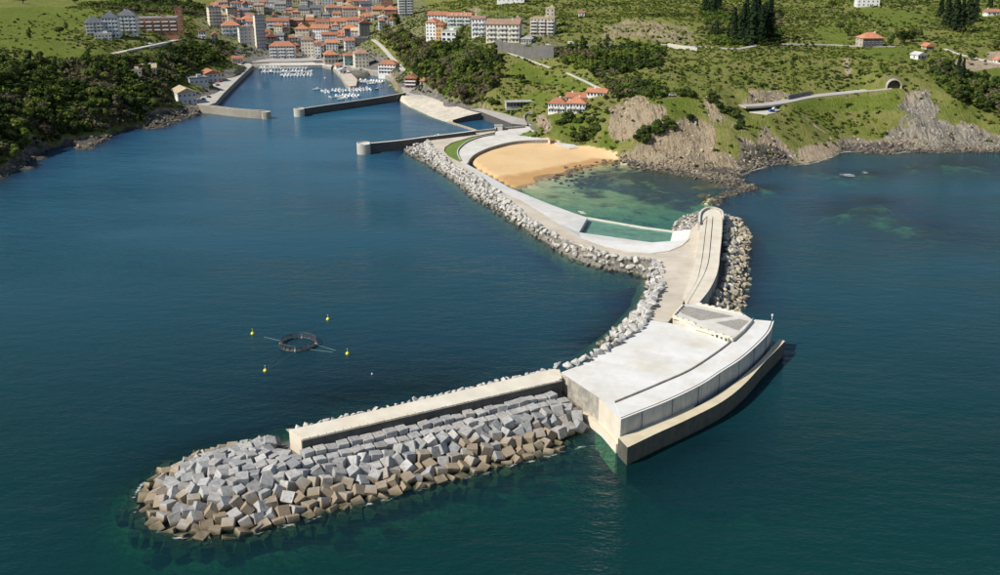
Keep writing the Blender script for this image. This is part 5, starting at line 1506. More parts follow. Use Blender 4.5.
M_PATH = mat('pale_path', (0.52, 0.49, 0.42), 0.95, 0.12, 0.3, 0.1, 2.0)
road('coast_road', 'coast road curving along the hillside into the tunnel', 'coast', M_ROAD)
road('hill_road', 'upper road crossing the green hillside on the right', 'hill', M_ROAD)
road('bypass_road', 'road with parked vans below the beige apartments', 'bypass', M_ASPH)
road('stair_path', 'pale path descending the grassy slope below the retaining wall', 'stair_a', M_PATH, 0.3, 'path')
road('stair_path', 'pale path descending to the orange roofed housing', 'stair_b', M_PATH, 0.3, 'path')
road('harbour_path', 'pale walled lane climbing from the harbour to the town', 'lane', M_PATH, 0.3, 'path')
road('cliff_road', 'white edged road below the blue white apartments', 'cliff', M_PATH)
road('farm_track', 'pale farm track in the fields at the far right', 'farm', M_PATH, 0.3, 'path')
road('cliff_track', 'rough brown track dropping down the cliff to the small cove', 'track', mat('track_soil', (0.36, 0.29, 0.20), 0.95, 0.2), 0.2, 'path')
road('turning_place', 'pale turning place beside the coast road above the cliff', 'turn', M_PATH, 0.36, 'lay-by')
LAYBY_Z = ROAD_W['turn'][0][0].z + 0.36
# edge wall of the cliff road and retaining walls
def terrain_wall(name, label, px, hgt, th, m, drop=6):
    pts = resample(smooth([hit(u, v) for u, v in px], 6), 4.0)
    z = np.array([p.z for p in pts])
    for _ in range(4): z[1:-1] = (z[:-2] + z[1:-1] + z[2:]) / 3
    pts = [Vector((p.x, p.y, q + hgt)) for p, q in zip(pts, z)]
    a = offset_line(pts, th / 2); b = offset_line(pts, -th / 2)
    o = strip(name, a, b, drop + hgt, m); tag(o, label, 'wall'); return o, pts
M_RETAIN = mat('retaining_wall', (0.17, 0.165, 0.15), 0.9, 0.2, 0.3, 0.3, 1, stain=(0.08, 0.08, 0.07), stain_fac=0.6, stain_scale=0.2, streak=True)
_, rwp = terrain_wall('retaining_wall', 'tall grey retaining wall below the beige apartment block', [(496, 50), (515, 55), (535, 58.5), (554, 58)], 8.5, 1.2, M_RETAIN)
terrain_wall('retaining_wall', 'low pale wall along the outer edge of the cliff road', [(128, 52), (145, 48.6), (165, 44.2), (185, 40)], 1.4, 0.7, M_PATH)
terrain_wall('retaining_wall', 'dark rail fence wall beside the coast road bend', [(788, 100.2), (800, 97.6), (814, 95.3)], 3.2, 0.6, M_RETAIN)
terrain_wall('retaining_wall', 'curved dark wall where the beach ramp leaves the green slope', [(533, 113), (526, 116), (524, 121), (527, 126)], 2.0, 0.8, M_QWALL)
terrain_wall('retaining_wall', 'pale concrete wall of the upper road under the pines', [(668, 47), (680, 49), (700, 52)], 3.0, 1.0, M_PATH)
# tunnel mouth
tp = TUN
tun = tag(empty('tunnel_portal', tp), 'arched concrete tunnel mouth at the end of the coast road', 'tunnel')
tun.rotation_euler.z = rad(-8)
def arch(R, z0, n=16): return [(R * math.cos(math.pi * k / n), z0 + R * 1.02 * math.sin(math.pi * k / n)) for k in range(n + 1)]
ao, ai = arch(6.4, 1.5), arch(5.7, 1.5)
tun.scale = (0.78, 0.78, 0.78)
V, F = [], []
for y in (-2.0, 6.0):
    for (x, z) in [(6.4, -3)] + ao + [(-6.4, -3)]: V.append((x, y, z))
    for (x, z) in [(5.7, -3)] + ai + [(-5.7, -3)]: V.append((x, y, z))
m_ = 19
for k in range(m_ - 1):
    F += [(k, k + 1, m_ + k + 1, m_ + k), (k, 2 * m_ + k, 2 * m_ + k + 1, k + 1), (m_ + k, m_ + k + 1, 3 * m_ + k + 1, 3 * m_ + k)]
MB().add(V, F).build('arch', M_QUAY, tun)
MB().add([(x, 4.0, z) for (x, z) in [(5.75, -3)] + arch(5.75, 1.5) + [(-5.75, -3)]], [tuple(range(19))]).build('bore', M_DARK, tun)

# ------------------------------------------------------------------ buildings
def wallmat(name, c, st=None): return mat(name, c, 0.85, 0.06, 0.3, 0.08, 1.5, stain=st or [x * 0.72 for x in c], stain_fac=0.35, stain_scale=0.12)
WM = {k: wallmat('render_' + k, c) for k, c in dict(
    white=(0.80, 0.79, 0.75), cream=(0.74, 0.67, 0.52), beige=(0.56, 0.48, 0.36), grey=(0.46, 0.455, 0.45), bluegrey=(0.52, 0.54, 0.56), brick=(0.34, 0.16, 0.10), teal=(0.16, 0.33, 0.30), violet=(0.42, 0.42, 0.60), orange=(0.68, 0.38, 0.16), pink=(0.62, 0.50, 0.44), darkred=(0.24, 0.08, 0.07), stone=(0.42, 0.37, 0.29), darkblue=(0.10, 0.12, 0.20), mint=(0.55, 0.62, 0.57), dark=(0.13, 0.125, 0.12), iceblue=(0.60, 0.66, 0.74)).items()}
RM = {k: mat('roof_' + k, c, 0.9, 0.28, 0.6, 0.5, 1.6, stain=st, stain_fac=0.7, stain_scale=0.12, objvar=0.2) for k, (c, st) in dict(
    orange=((0.44, 0.185, 0.100), (0.31, 0.16, 0.105)), red=((0.35, 0.15, 0.095), (0.26, 0.14, 0.10)), brown=((0.30, 0.19, 0.13), (0.22, 0.15, 0.11)), grey=((0.20, 0.195, 0.19), (0.28, 0.26, 0.24)), tan=((0.44, 0.35, 0.22), (0.33, 0.27, 0.18)), pale=((0.48, 0.46, 0.43), (0.36, 0.34, 0.31)), slate=((0.10, 0.105, 0.12), (0.15, 0.15, 0.16))).items()}
M_FRAME = mat('white_frame', (0.72, 0.71, 0.68), 0.6, bump=0)
M_SHUT = mat('dark_shutter', (0.09, 0.07, 0.06), 0.7, bump=0)
_wm = {}


def window_mesh(w, h, frame):
    k = (round(w, 1), round(h, 1), frame)
    if k not in _wm:
        V, F = box_arrays((0, -0.02, 0), (w, 0.16, h)); mi = [0] * 6
        V2, F2 = box_arrays((0, -0.06, -h / 2 - 0.08), (w + 0.4, 0.32, 0.16))
        F += [tuple(i + 8 for i in f) for f in F2]; V += V2; mi += [1] * 6
        V3, F3 = box_arrays((0, -0.06, h / 2 + 0.06), (w + 0.25, 0.2, 0.12))
        F += [tuple(i + 16 for i in f) for f in F3]; V += V3; mi += [1] * 6
        _wm[k] = mesh_from('window', V, F, [M_GLASS, M_FRAME], midx=mi)
    return _wm[k]


FOOT, BLABEL = [], []
_bal = {}


def building(label, u0, u1, vb, ve, depth, yaw=0.0, roof='hip', rm='orange', wm='white', side=None, st=3, cols=4, rh=None, name='house', cat='house', group=None, h=None, balc=0, overhang=0.7, wsize=(1.2, 1.5), base=None, side_cols=None, strip_=None, chim=1, dormer=0):
    uc = (u0 + u1) / 2
    p = base if base is not None else (hit(uc, vb) if h is None else P(uc, vb, h))
    dz = depth_of(p)
    ya = rad(yaw)
    W = (u1 - u0) * dz / FPX / max(0.5, math.cos(ya))
    Hb = (vb - ve) * dz / FPX * 1.02
    e = tag(empty(name, p, ya), label, cat, group)
    D = depth
    FOOT.append((p.x, p.y, W, D, ya)); BLABEL.append(label)
    low = -9.0
    V, F = box_arrays((0, D / 2, (Hb + low) / 2), (W, D, Hb - low))
    mi = [0] * 6
    if side: mi = [0, 0, 0, 1, 0, 1]
    o = link('wall', mesh_from('wall', V, F, [WM[wm], WM[side or wm]], midx=mi), e, False)
    oh = overhang
    x0, x1, y0, y1 = -W / 2 - oh, W / 2 + oh, -oh, D + oh
    rh = rh if rh is not None else max(1.2, min(W, D) * 0.24)
    if roof == 'flat':
        r_ = MB(); r_.box((0, D / 2, Hb + 0.18), (W + 0.3, D + 0.3, 0.36))
        for (cx, cy, sx, sy) in ((0, 0.1, W + 0.4, 0.3), (0, D - 0.1, W + 0.4, 0.3), (-W / 2, D / 2, 0.3, D - 0.6), (W / 2, D / 2, 0.3, D - 0.6)): r_.box((cx, cy, Hb + 0.75), (sx, sy, 0.8))
        ro = r_.build('roof', RM[rm], e)
        MB().box((W * 0.15, D * 0.55, Hb + 1.4), (min(3.5, W * 0.3), min(3, D * 0.3), 2.2)).build('roof_hut', WM[wm], ro)
    else:
        ins = (min(W, D) / 2 + oh) * (0.95 if roof == 'hip' else 0.0)
        if W >= D: a, b = (x0 + ins, D / 2, Hb + rh), (x1 - ins, D / 2, Hb + rh)
        else: a, b = (0, y0 + ins, Hb + rh), (0, y1 - ins, Hb + rh)
        zt, zb = Hb + 0.05, Hb - 0.2
        V = [(x0, y0, zt), (x1, y0, zt), (x1, y1, zt), (x0, y1, zt), a, b, (x0, y0, zb), (x1, y0, zb), (x1, y1, zb), (x0, y1, zb)]
        if W >= D: F = [(0, 1, 5, 4), (1, 2, 5), (2, 3, 4, 5), (3, 0, 4)]
        else: F = [(0, 1, 4), (1, 2, 5, 4), (2, 3, 5), (3, 0, 4, 5)]
        F += [(9, 8, 7, 6), (0, 6, 7, 1), (1, 7, 8, 2), (2, 8, 9, 3), (3, 9, 6, 0)]
        ro = link('roof', mesh_from('roof', V, F, RM[rm]), e, False)
        rr_ = random.Random(label)
        for k in range(chim):
            MB().box((rr_.uniform(-.3, .3) * W, D * rr_.uniform(.4, .7), Hb + rh * 0.9), (0.9, 0.9, 1.8)).build('chimney', WM['white'], ro)
        for k in range(dormer):
            xx = (k + 0.5) / dormer * W * 0.8 - W * 0.4
            d_ = MB(); d_.box((xx, D * 0.16, Hb + rh * 0.45), (1.6, 2.2, 1.2)); d_.build('dormer', WM[wm], ro)
    # windows on the three faces one can see
    if st:
        fh = Hb / st
        wh = min(wsize[1], fh * 0.55)
        for face, L, nc in (('front', W, cols), ('left', D, side_cols if side_cols is not None else max(1, int(D / 4.5))), ('right', D, side_cols if side_cols is not None else max(1, int(D / 4.5)))):
            if nc <= 0: continue
            ww = min(wsize[0], L / nc * 0.6)
            me = window_mesh(ww, wh, 0)
            for i in range(nc):
                for j in range(st):
                    t = (i + 0.5) / nc * L - L / 2
                    z = fh * (j + 0.52)
                    w_ = bpy.data.objects.new('window', me); COL.objects.link(w_); w_.parent = e
                    if face == 'front': w_.location = (t, 0, z)
                    elif face == 'left': w_.location = (-W / 2, D / 2 + t, z); w_.rotation_euler.z = -math.pi / 2
                    else: w_.location = (W / 2, D / 2 + t, z); w_.rotation_euler.z = math.pi / 2
        if balc:
            for j in range(1, st):
                for i in range(balc):
                    bw_ = W / balc * (0.72 if balc > 1 else 0.96)
                    key = (round(bw_, 1),)
                    if key not in _bal:
                        b = MB(); b.box((0, -0.65, 0), (bw_, 1.3, 0.18)); b.box((0, -1.25, 0.55), (bw_, 0.08, 0.95)); b.box((-bw_ / 2, -0.65, 0.55), (0.08, 1.3, 0.95)); b.box((bw_ / 2, -0.65, 0.55), (0.08, 1.3, 0.95))
                        _bal[key] = mesh_from('balcony', b.v, b.f, M_FRAME)
                    o = bpy.data.objects.new('balcony', _bal[key]); COL.objects.link(o); o.parent = e
                    o.location = ((i + 0.5) / balc * W - W / 2, 0, fh * j)
        MB().box((W * 0.12, -0.03, 1.15), (1.3, 0.2, 2.3)).build('door', M_SHUT, e)
    return e


GT = 'houses of the harbour town'
B = building
# --- houses on the harbour front
B('long pale blue apartment house with orange roof facing the town quay', 270, 295, 58.5, 46.5, 13, 6, 'hip', 'orange', 'bluegrey', 'white', 4, 9, 4.5, group=GT, balc=3, h=4)
B('tall cream house with brown red hipped roof at the middle of the quay', 302, 314, 56.5, 40.5, 15, 8, 'hip', 'brown', 'cream', None, 5, 4, 4.5, group=GT, h=5)
B('narrow white house squeezed right of the tall cream house', 315, 321, 57, 45, 12, 6, 'gable', 'red', 'white', None, 4, 2, 2.0, group=GT, h=5)
B('stone house on arches with orange hipped roof by the jetty', 325, 338, 63, 55, 14, 14, 'hip', 'orange', 'stone', None, 2, 4, 4.5, group=GT, h=4, wsize=(1.6, 3.0))
B('green fronted shop house right of the arched stone house', 345, 355, 65.5, 56, 10, 16, 'hip', 'orange', 'teal', 'bluegrey', 3, 3, 3.2, group=GT, h=4)
B('broad cream house with grey brown roof behind the inner basin', 355.5, 369, 67.5, 54, 13, 16, 'hip', 'brown', 'cream', None, 4, 4, 4.5, group=GT, h=4)
B('white balconied block with orange roof above the inner basin wall', 378, 396, 74, 64.5, 12, -14, 'hip', 'orange', 'white', 'grey', 3, 6, 3.6, group=GT, h=4.5, balc=1)
B('dark red fronted house at the root of the harbour pier', 405, 416, 88, 78.5, 11, -6, 'gable', 'orange', 'darkred', 'white', 3, 3, 3.4, group=GT, h=4, balc=1)
B('blue white house with orange hipped roof beside the slipway', 420, 432, 90, 81, 9, -8, 'hip', 'orange', 'bluegrey', 'white', 2, 3, 3.0, group=GT, base=P(426, 90, 5.5))
B('tiny orange roofed white shed at the root of the inner jetty', 336, 343, 68.5, 65, 7, 18, 'hip', 'orange', 'white', None, 1, 2, 2.0, group=GT, h=3.4, chim=0, name='shed', cat='shed')
B('low white shed with grey roof out on the inner jetty', 340, 347, 73.5, 70, 8, 20, 'gable', 'pale', 'white', 'bluegrey', 1, 2, 1.5, group=GT, h=3.3, chim=0, name='shed', cat='shed')
# --- left flank
B('slender ten storey tower with cream sunlit left side and shaded grey front', 257.5, 266, 49, 17.5, 10, 24, 'flat', 'grey', 'grey', 'cream', 10, 4, group=GT, name='apartment_tower', cat='tower', side_cols=0, wsize=(1.5, 1.3))  # front wall carries its shade as grey paint, sides stay cream
B('flat roofed grey block with white end left of the tower', 241, 256, 44.5, 29, 13, 22, 'flat', 'grey', 'grey', 'white', 5, 4, group=GT, cat='building', name='apartment_block')
B('cream house with orange roof and dark front above the quay road', 223, 240, 37, 26, 13, 16, 'hip', 'orange', 'bluegrey', 'cream', 3, 5, 4.5, group=GT, balc=2)
B('beige balconied tower block at the left edge of town', 211, 222, 27.5, 9, 13, 26, 'flat', 'grey', 'beige', 'cream', 6, 4, group=GT, cat='building', name='apartment_block', balc=1)
B('second beige tower block behind the cream house', 229, 238, 23, 9.5, 13, 24, 'flat', 'slate', 'stone', 'cream', 5, 3, group=GT, cat='building', name='apartment_block')
B('little white house with red roof in the trees above the quay', 199, 206, 38.5, 32, 8, 10, 'gable', 'red', 'white', None, 2, 3, 2.2, group=GT)
B('little pink house with red roof beside the quay road bend', 212, 218, 41, 35, 8, 18, 'gable', 'red', 'pink', 'white', 2, 2, 2.4, group=GT)
B('pale house with orange roof peeping over the grey block', 243, 254, 27, 19.5, 12, 20, 'hip', 'orange', 'bluegrey', 'cream', 3, 4, 4, group=GT)
B('long grey block with red roof just right of the tower', 267, 289, 31, 21.5, 12, 4, 'gable', 'red', 'bluegrey', None, 3, 7, 3.5, group=GT, balc=2)
B('dark fronted house with orange roof low right of the tower', 266.5, 276, 43.5, 37, 11, 10, 'gable', 'orange', 'dark', 'cream', 3, 3, 4, group=GT)
B('orange roofed house behind the pale blue apartment house', 286, 299, 51.5, 45.5, 11, 10, 'hip', 'orange', 'brick', 'cream', 2, 4, 4, group=GT)
B('wide cream mansion with orange roof above the quay houses', 296, 309.5, 43, 29.5, 14, 8, 'hip', 'orange', 'cream', None, 4, 4, 4.0, group=GT)
B('bright white long house in the middle of the old town', 311, 329, 41, 29, 12, -6, 'gable', 'orange', 'white', None, 4, 7, 4.5, group=GT)
B('grey windowed house with orange roof below the bright white house', 322, 338.5, 43, 35, 11, 6, 'gable', 'orange', 'bluegrey', 'white', 3, 6, 3.0, group=GT)
B('white and red house with orange roof above the arched house', 326.5, 338, 50.5, 43, 11, 10, 'gable', 'orange', 'white', 'pink', 3, 4, 3.6, group=GT)
B('dark fronted house with bright orange roof and orange bay', 345, 359, 38.5, 29, 12, 14, 'hip', 'orange', 'darkblue', 'orange', 3, 4, 4, group=GT)
B('tall dark house at the top of the harbour lane', 360, 370, 37.5, 23.5, 12, 14, 'gable', 'red', 'dark', 'bluegrey', 5, 3, 3, group=GT)
B('dim terrace below the dark fronted house', 346, 368, 45, 38.5, 10, 8, 'flat', 'grey', 'dark', 'stone', 2, 6, group=GT)
B('cream house with long orange roof in the upper old town', 331, 347, 30, 22, 13, 6, 'gable', 'orange', 'cream', None, 3, 5, 4.6, group=GT)
B('white house with orange roof beside the dark tall house', 347, 362, 27.5, 20.5, 12, 10, 'hip', 'orange', 'white', 'cream', 3, 5, 4.2, group=GT)
B('pale gabled house with red roof left of the long orange roof', 316, 329, 28, 22.5, 12, 6, 'gable', 'red', 'white', None, 2, 4, 4.2, group=GT)
B('yellow orange roofed house above the cream mansion', 303, 316, 25.5, 20.5, 11, 6, 'hip', 'orange', 'orange', 'cream', 2, 4, 4, group=GT)
B('dark roofed market hall behind the cream mansion', 288, 303, 26, 20.5, 12, 4, 'gable', 'brown', 'brick', 'stone', 2, 6, 3, group=GT)
# --- top of the town
B('cream and grey school with slate roof high above the town', 297, 310, 16.5, 9.5, 13, 6, 'hip', 'slate', 'cream', None, 3, 6, 5, group=GT, cat='building')
B('dark grey block right of the cream school', 310.5, 321, 16.5, 8.5, 13, 8, 'gable', 'slate', 'grey', None, 3, 4, 4, group=GT, cat='building')
B('grey house above the lawn at the top left of town', 275.5, 286, 12.5, 4.5, 12, 6, 'gable', 'grey', 'grey', 'stone', 3, 4, 4, group=GT)
B('cream sided block with orange roof right of the school', 326.5, 340, 16.5, 8, 14, 20, 'hip', 'red', 'grey', 'cream', 3, 5, 4, group=GT, cat='building')
B('violet blue gabled house standing above the orange roofs', 361, 372, 13, 4.5, 12, 14, 'gable', 'slate', 'violet', 'white', 3, 4, 4, group=GT)
B('orange house with wide orange roof right of the violet house', 372.5, 384, 15, 9.5, 12, 10, 'gable', 'orange', 'orange', 'cream', 2, 4, 4, group=GT)
B('brick red house with orange roof above the glass fronted house', 384.5, 397, 18.5, 10, 13, 8, 'hip', 'orange', 'brick', 'pink', 3, 4, 4, group=GT)
B('white glass fronted house at the top of the green slope', 379, 388, 26, 17.5, 11, 10, 'gable', 'pale', 'white', None, 2, 2, 2, group=GT, wsize=(2.8, 2.6))
B('white and orange house between the glass house and high rise', 389.5, 397.5, 25, 19.5, 10, 6, 'gable', 'orange', 'white', 'brick', 2, 3, 3, group=GT)
B('white and grey high rise at the right end of town', 399, 413.5, 16, -4, 14, 10, 'flat', 'grey', 'grey', 'white', 8, 5, group=GT, name='apartment_tower', cat='tower', balc=2)
B('cream house with orange roof left of the violet house', 343, 357, 17, 8.5, 13, 10, 'hip', 'orange', 'pink', 'cream', 3, 5, 4, group=GT)
B('white house under the violet house with pale terrace', 360, 374, 22, 16.5, 11, 10, 'hip', 'orange', 'white', None, 2, 5, 3.6, group=GT)
B('grey high block cut by the top of the picture', 381, 393, 7, -5, 14, 8, 'flat', 'slate', 'brick', 'grey', 5, 4, group=GT, cat='building', name='apartment_block')
B('bluish block above the violet house at the top edge', 366, 379, 3, -6, 13, 8, 'flat', 'grey', 'bluegrey', None, 4, 4, group=GT, cat='building', name='apartment_block')
B('grey roofed row at the top edge above the lawn', 244, 274, 7, 2.5, 10, 4, 'gable', 'grey', 'white', 'grey', 1, 9, 2.5, group=GT)
B('dark slate roofed block at the top edge left of the lawn', 222, 240, 7, -3, 13, 14, 'gable', 'slate', 'dark', 'stone', 4, 5, 4, group=GT, cat='building')
B('brown gabled house at the top edge over the cream school', 306, 320, 4.5, -3, 13, 8, 'gable', 'brown', 'pink', 'cream', 3, 4, 4, group=GT)
B('pale blue house at the top edge right of the brown gable', 322, 334, 5, -3, 12, 10, 'gable', 'grey', 'bluegrey', 'white', 3, 4, 4, group=GT)
# --- terrace of apartments on the hill in the middle
GH = 'apartment houses on the middle hill'
B('white end house with orange roof at the left of the hill terrace', 426, 436, 39.5, 23, 15, -18, 'hip', 'orange', 'white', None, 5, 3, 3.2, group=GH, cat='building')
B('orange walled house joined to the white end house', 436, 443.5, 40, 25.5, 12, -10, 'gable', 'orange', 'orange', None, 4, 3, 2.6, group=GH)
B('low modern white house with dark glass band', 441.5, 456, 42, 32, 11, -8, 'flat', 'pale', 'white', 'grey', 2, 3, group=GH, wsize=(3.2, 2.2))
B('white block with long orange roof behind the end house', 428, 447, 25, 15.5, 12, -6, 'gable', 'orange', 'white', None, 3, 6, 3.5, group=GH, cat='building')
B('long mint and white terrace under one orange roof', 447.5, 471, 27, 16.5, 12, -6, 'gable', 'orange', 'mint', 'white', 3, 8, 3.2, group=GH, cat='building', balc=3, dormer=4)
B('white balconied house joining the two long terraces', 471.5, 485, 37, 19.5, 12, -8, 'gable', 'brown', 'white', None, 4, 4, 2.4, group=GH, balc=2)
B('long cream apartment block with brown roof on the hill', 486, 519, 42.5, 25, 14, -10, 'gable', 'brown', 'cream', 'grey', 4, 9, 4.0, group=GH, cat='building', balc=3)
B('pink house with small orange roof behind the cream block', 514, 522, 24.5, 19.5, 9, -6, 'hip', 'brown', 'pink', None, 2, 3, 2.4, group=GH)
B('beige six storey apartment block above the retaining wall', 530, 554, 35.5, 19.5, 14, -10, 'flat', 'tan', 'beige', 'grey', 5, 7, group=GH, cat='building', name='apartment_block', balc=3)
B('beige stair tower rising behind the six storey block', 545.5, 554, 27, 9.5, 8, -10, 'flat', 'tan', 'beige', 'grey', 5, 2, group=GH, cat='building', name='apartment_block')
B('grey gabled greenhouse beside the beige apartment block', 521, 531, 44, 39, 9, -14, 'gable', 'pale', 'grey', None, 1, 4, 2.6, chim=0, name='greenhouse', cat='greenhouse')
B('white hall cut by the top of the picture on the hill', 497, 524, 4, -4, 14, -6, 'flat', 'pale', 'white', None, 1, 6, cat='building', name='hall')
B('tiny white hut with red roof beside the upper quarry', 578.5, 584.5, 16.5, 12.5, 5, -10, 'gable', 'red', 'white', None, 1, 2, 1.6, chim=0, name='hut', cat='hut')
# --- housing above the beach
GB = 'orange roofed housing above the beach'
B('left front house of the orange roofed housing above the beach', 548, 565, 113, 103.5, 11, -16, 'hip', 'orange', 'white', None, 2, 6, 3.6, group=GB, balc=3)
B('right front house of the orange roofed housing above the beach', 566.5, 585, 113.5, 103.5, 11, -12, 'hip', 'orange', 'white', 'bluegrey', 2, 6, 3.6, group=GB, balc=4)
B('middle rear house of the orange roofed housing above the beach', 566, 586, 102, 97.5, 9, -18, 'gable', 'orange', 'white', None, 1, 6, 3.0, group=GB)
B('far rear house of the orange roofed housing above the beach', 587, 606, 96.5, 92.5, 8, -18, 'gable', 'orange', 'white', None, 1, 6, 2.6, group=GB)
# --- left headland
GL = 'apartments on the left headland'
B('blue white apartment house with slate roof, far left one', 88, 104, 36, 23.5, 14, 22, 'hip', 'slate', 'bluegrey', 'white', 4, 5, 5, group=GL, cat='building', balc=2, name='apartment_block')
B('blue white apartment house with slate roof in the middle of three', 104, 119, 37.5, 18.5, 14, 14, 'hip', 'slate', 'iceblue', 'white', 5, 5, 5, group=GL, cat='building', balc=3, name='apartment_block')
B('blue white apartment house with slate roof beside the brick block', 119, 137, 34, 16.5, 14, 10, 'hip', 'slate', 'bluegrey', 'white', 5, 5, 5, group=GL, cat='building', balc=3, name='apartment_block')
B('low white terrace block in front of the blue white apartments', 96, 111, 40.5, 35, 10, 20, 'flat', 'pale', 'white', None, 2, 5, group=GL, cat='building', name='apartment_block')
B('long brick apartment block with pale flat roof on the headland', 139, 177, 34, 19, 15, 12, 'flat', 'pale', 'brick', 'orange', 4, 10, group=GL, cat='building', balc=5, name='apartment_block')
B('brick stair tower at the right end of the brick block', 177, 183.5, 33, 10.5, 10, 12, 'flat', 'red', 'brick', None, 5, 2, group=GL, cat='building', name='apartment_block')
B('orange roofed cottage half hidden in the headland wood', 143, 156, 74, 68, 9, 18, 'gable', 'tan', 'cream', 'white', 1, 4, 3, cat='house')
B('white walled cottage among the trees behind the fish quay', 128, 141, 75, 71, 8, 14, 'flat', 'tan', 'cream', None, 1, 4, cat='house')
# --- warehouses on the fish quay
GW = 'warehouses on the fish quay'
B('tan roofed blue grey warehouse at the seaward end of the fish quay', 180, 196, 104, 93, 22, 30, 'gable', 'tan', 'bluegrey', 'white', 2, 4, 3.5, group=GW, h=4.2, name='warehouse', cat='warehouse', chim=0)
B('grey flat roofed warehouse in the middle of the fish quay', 192, 208, 92, 79, 16, 30, 'flat', 'grey', 'bluegrey', 'white', 2, 4, group=GW, h=4.2, name='warehouse', cat='warehouse')
B('orange roofed white warehouse at the landward end of the fish quay', 206, 221, 82, 74, 18, 30, 'gable', 'orange', 'bluegrey', 'white', 2, 4, 3.2, group=GW, h=4.2, name='warehouse', cat='warehouse', chim=0)
B('low red roofed shed at the landward end of the fish quay', 233, 243, 63.5, 58.5, 9, 18, 'gable', 'red', 'pink', 'brick', 1, 4, 2.4, h=4.2, name='shed', cat='shed', chim=0)
# --- farms on the right
B('broad orange roofed farmhouse beside the upper right road', 862, 883, 47, 38.5, 13, 6, 'hip', 'orange', 'dark', 'stone', 2, 5, 4.2, name='farmhouse', cat='house')
B('white villa at the top edge above the farmhouse', 857, 879, 6.5, 0, 12, -4, 'flat', 'pale', 'white', None, 2, 5, name='villa', cat='house')
B('small orange roofed barn right of the farmhouse', 926, 934, 50, 46.5, 8, 8, 'gable', 'orange', 'dark', 'stone', 1, 2, 2.6, name='barn', cat='barn', chim=0)
B('pale ruined farm shed below the small orange barn', 917, 927, 60, 55, 8, 20, 'gable', 'pale', 'pink', 'white', 1, 3, 2.0, name='shed', cat='shed', chim=0)
B('red roofed cottage at the far right edge of the fields', 987, 1000, 15.5, 12, 9, 4, 'gable', 'red', 'white', None, 1, 3, 2.8, name='cottage', cat='house')
B('small white shed with orange roof at the right field edge', 997, 1006, 63, 60, 7, 0, 'gable', 'orange', 'white', None, 1, 2, 2.0, name='shed', cat='shed', chim=0)
def near_lines(x, y):
    return any(dist_line(np.array([x]), np.array([y]), [(p.x, p.y) for p in pts])[0] < w / 2 + 7 for pts, w in ROAD_W.values())


# further small houses filling the lanes of the old town
NAMED = [(f, l) for f, l in zip(FOOT, BLABEL)]
ri = random.Random(404)
TOWN_IN = [(242, 44), (262, 50), (300, 50), (345, 54), (372, 36), (398, 20), (404, 6), (300, 0), (215, 4), (212, 24)]
cnt, tries, seen_l = 0, 0, set(BLABEL)
while cnt < 85 and tries < 4000:
    tries += 1
    u, v = ri.uniform(212, 404), ri.uniform(2, 54)
    if not bool(inside(np.array([u]), np.array([v]), TOWN_IN)[0]): continue
    p = hit(u, v)
    W_, D_2 = ri.uniform(6.5, 12), ri.uniform(7, 10)
    clash = False
    for (bx, by, W, D, ya) in FOOT:
        cx, cy = bx - math.sin(ya) * D / 2, by + math.cos(ya) * D / 2
        if math.hypot(p.x - cx, p.y + D_2 / 2 - cy) < (W + D) / 4 + (W_ + D_2) / 4 - 1.2: clash = True; break
    if clash or bool(near_lines(p.x, p.y)): continue
    (bx, by, *_), nl_ = min(NAMED, key=lambda t: math.hypot(t[0][0] - p.x, t[0][1] - p.y))
    rel = ('left of' if p.x < bx else 'right of') if abs(p.x - bx) > abs(p.y - by) else ('behind' if p.y > by else 'before')
    wmk = ri.choice(['white', 'cream', 'pink', 'white', 'beige', 'bluegrey', 'cream']); rmk = ri.choice(['orange', 'orange', 'orange', 'red', 'brown', 'red', 'tan', 'grey'])
    lb = 'small %s house with %s roof %s the %s' % ({'bluegrey': 'grey'}.get(wmk, wmk), rmk, rel, ' '.join(nl_.split()[:6]).removesuffix(' with').removesuffix(' and').removesuffix(' the').removesuffix(' in'))
    if lb in seen_l: continue
    seen_l.add(lb)
    st_ = ri.choice([2, 3, 3])
    du = W_ / depth_of(p) * FPX / 2; dv = st_ * 3.0 / depth_of(p) * FPX
    B(lb, u - du, u + du, v, v - dv, D_2, ri.uniform(-6, 26), ri.choice(['hip', 'gable', 'gable']), rmk, wmk, None, st_, 3, ri.uniform(2.2, 3.4), group=GT, base=p, side_cols=2)
    cnt += 1
print('infill', cnt)
print('buildings', len(FOOT))
# long glass shelter beside the yard
p = hit(520, 107)
sh_ = tag(empty('glass_shelter', hit(520, 107.5), rad(8)), 'long low dark glass pavilion at the foot of the green slope', 'pavilion')
W = 20
MB().box((0, 4, 1.0), (W, 7, 6)).build('wall', M_QUAY, sh_)
for i in range(8):
    g = MB().box((-W / 2 + (i + 0.5) * W / 8, 0.42, 2.2), (W / 8 - 0.4, 0.16, 2.6)).build('window', M_GLASS, sh_)
MB().box((0, 3.5, 4.15), (W + 1.2, 9, 0.35)).build('roof', RM['pale'], sh_)
# lattice of stone end posts beside the pier on the fish quay
# ------------------------------------------------------------------ boats
M_HULL = mat('white_hull', (0.78, 0.78, 0.76), 0.35, 0.06, bump=0, spec=0.5)
M_HULLB = mat('blue_hull', (0.05, 0.12, 0.28), 0.35, 0.06, bump=0, spec=0.5)
M_HULLG = mat('green_hull', (0.05, 0.16, 0.11), 0.4, 0.06, bump=0, spec=0.5)
M_HULLR = mat('red_hull', (0.35, 0.05, 0.04), 0.4, 0.06, bump=0, spec=0.5)
M_DECKB = mat('boat_deck', (0.58, 0.55, 0.47), 0.7, bump=0)
M_SHADE = mat('boat_window', (0.03, 0.035, 0.045), 0.15, bump=0, spec=0.6)


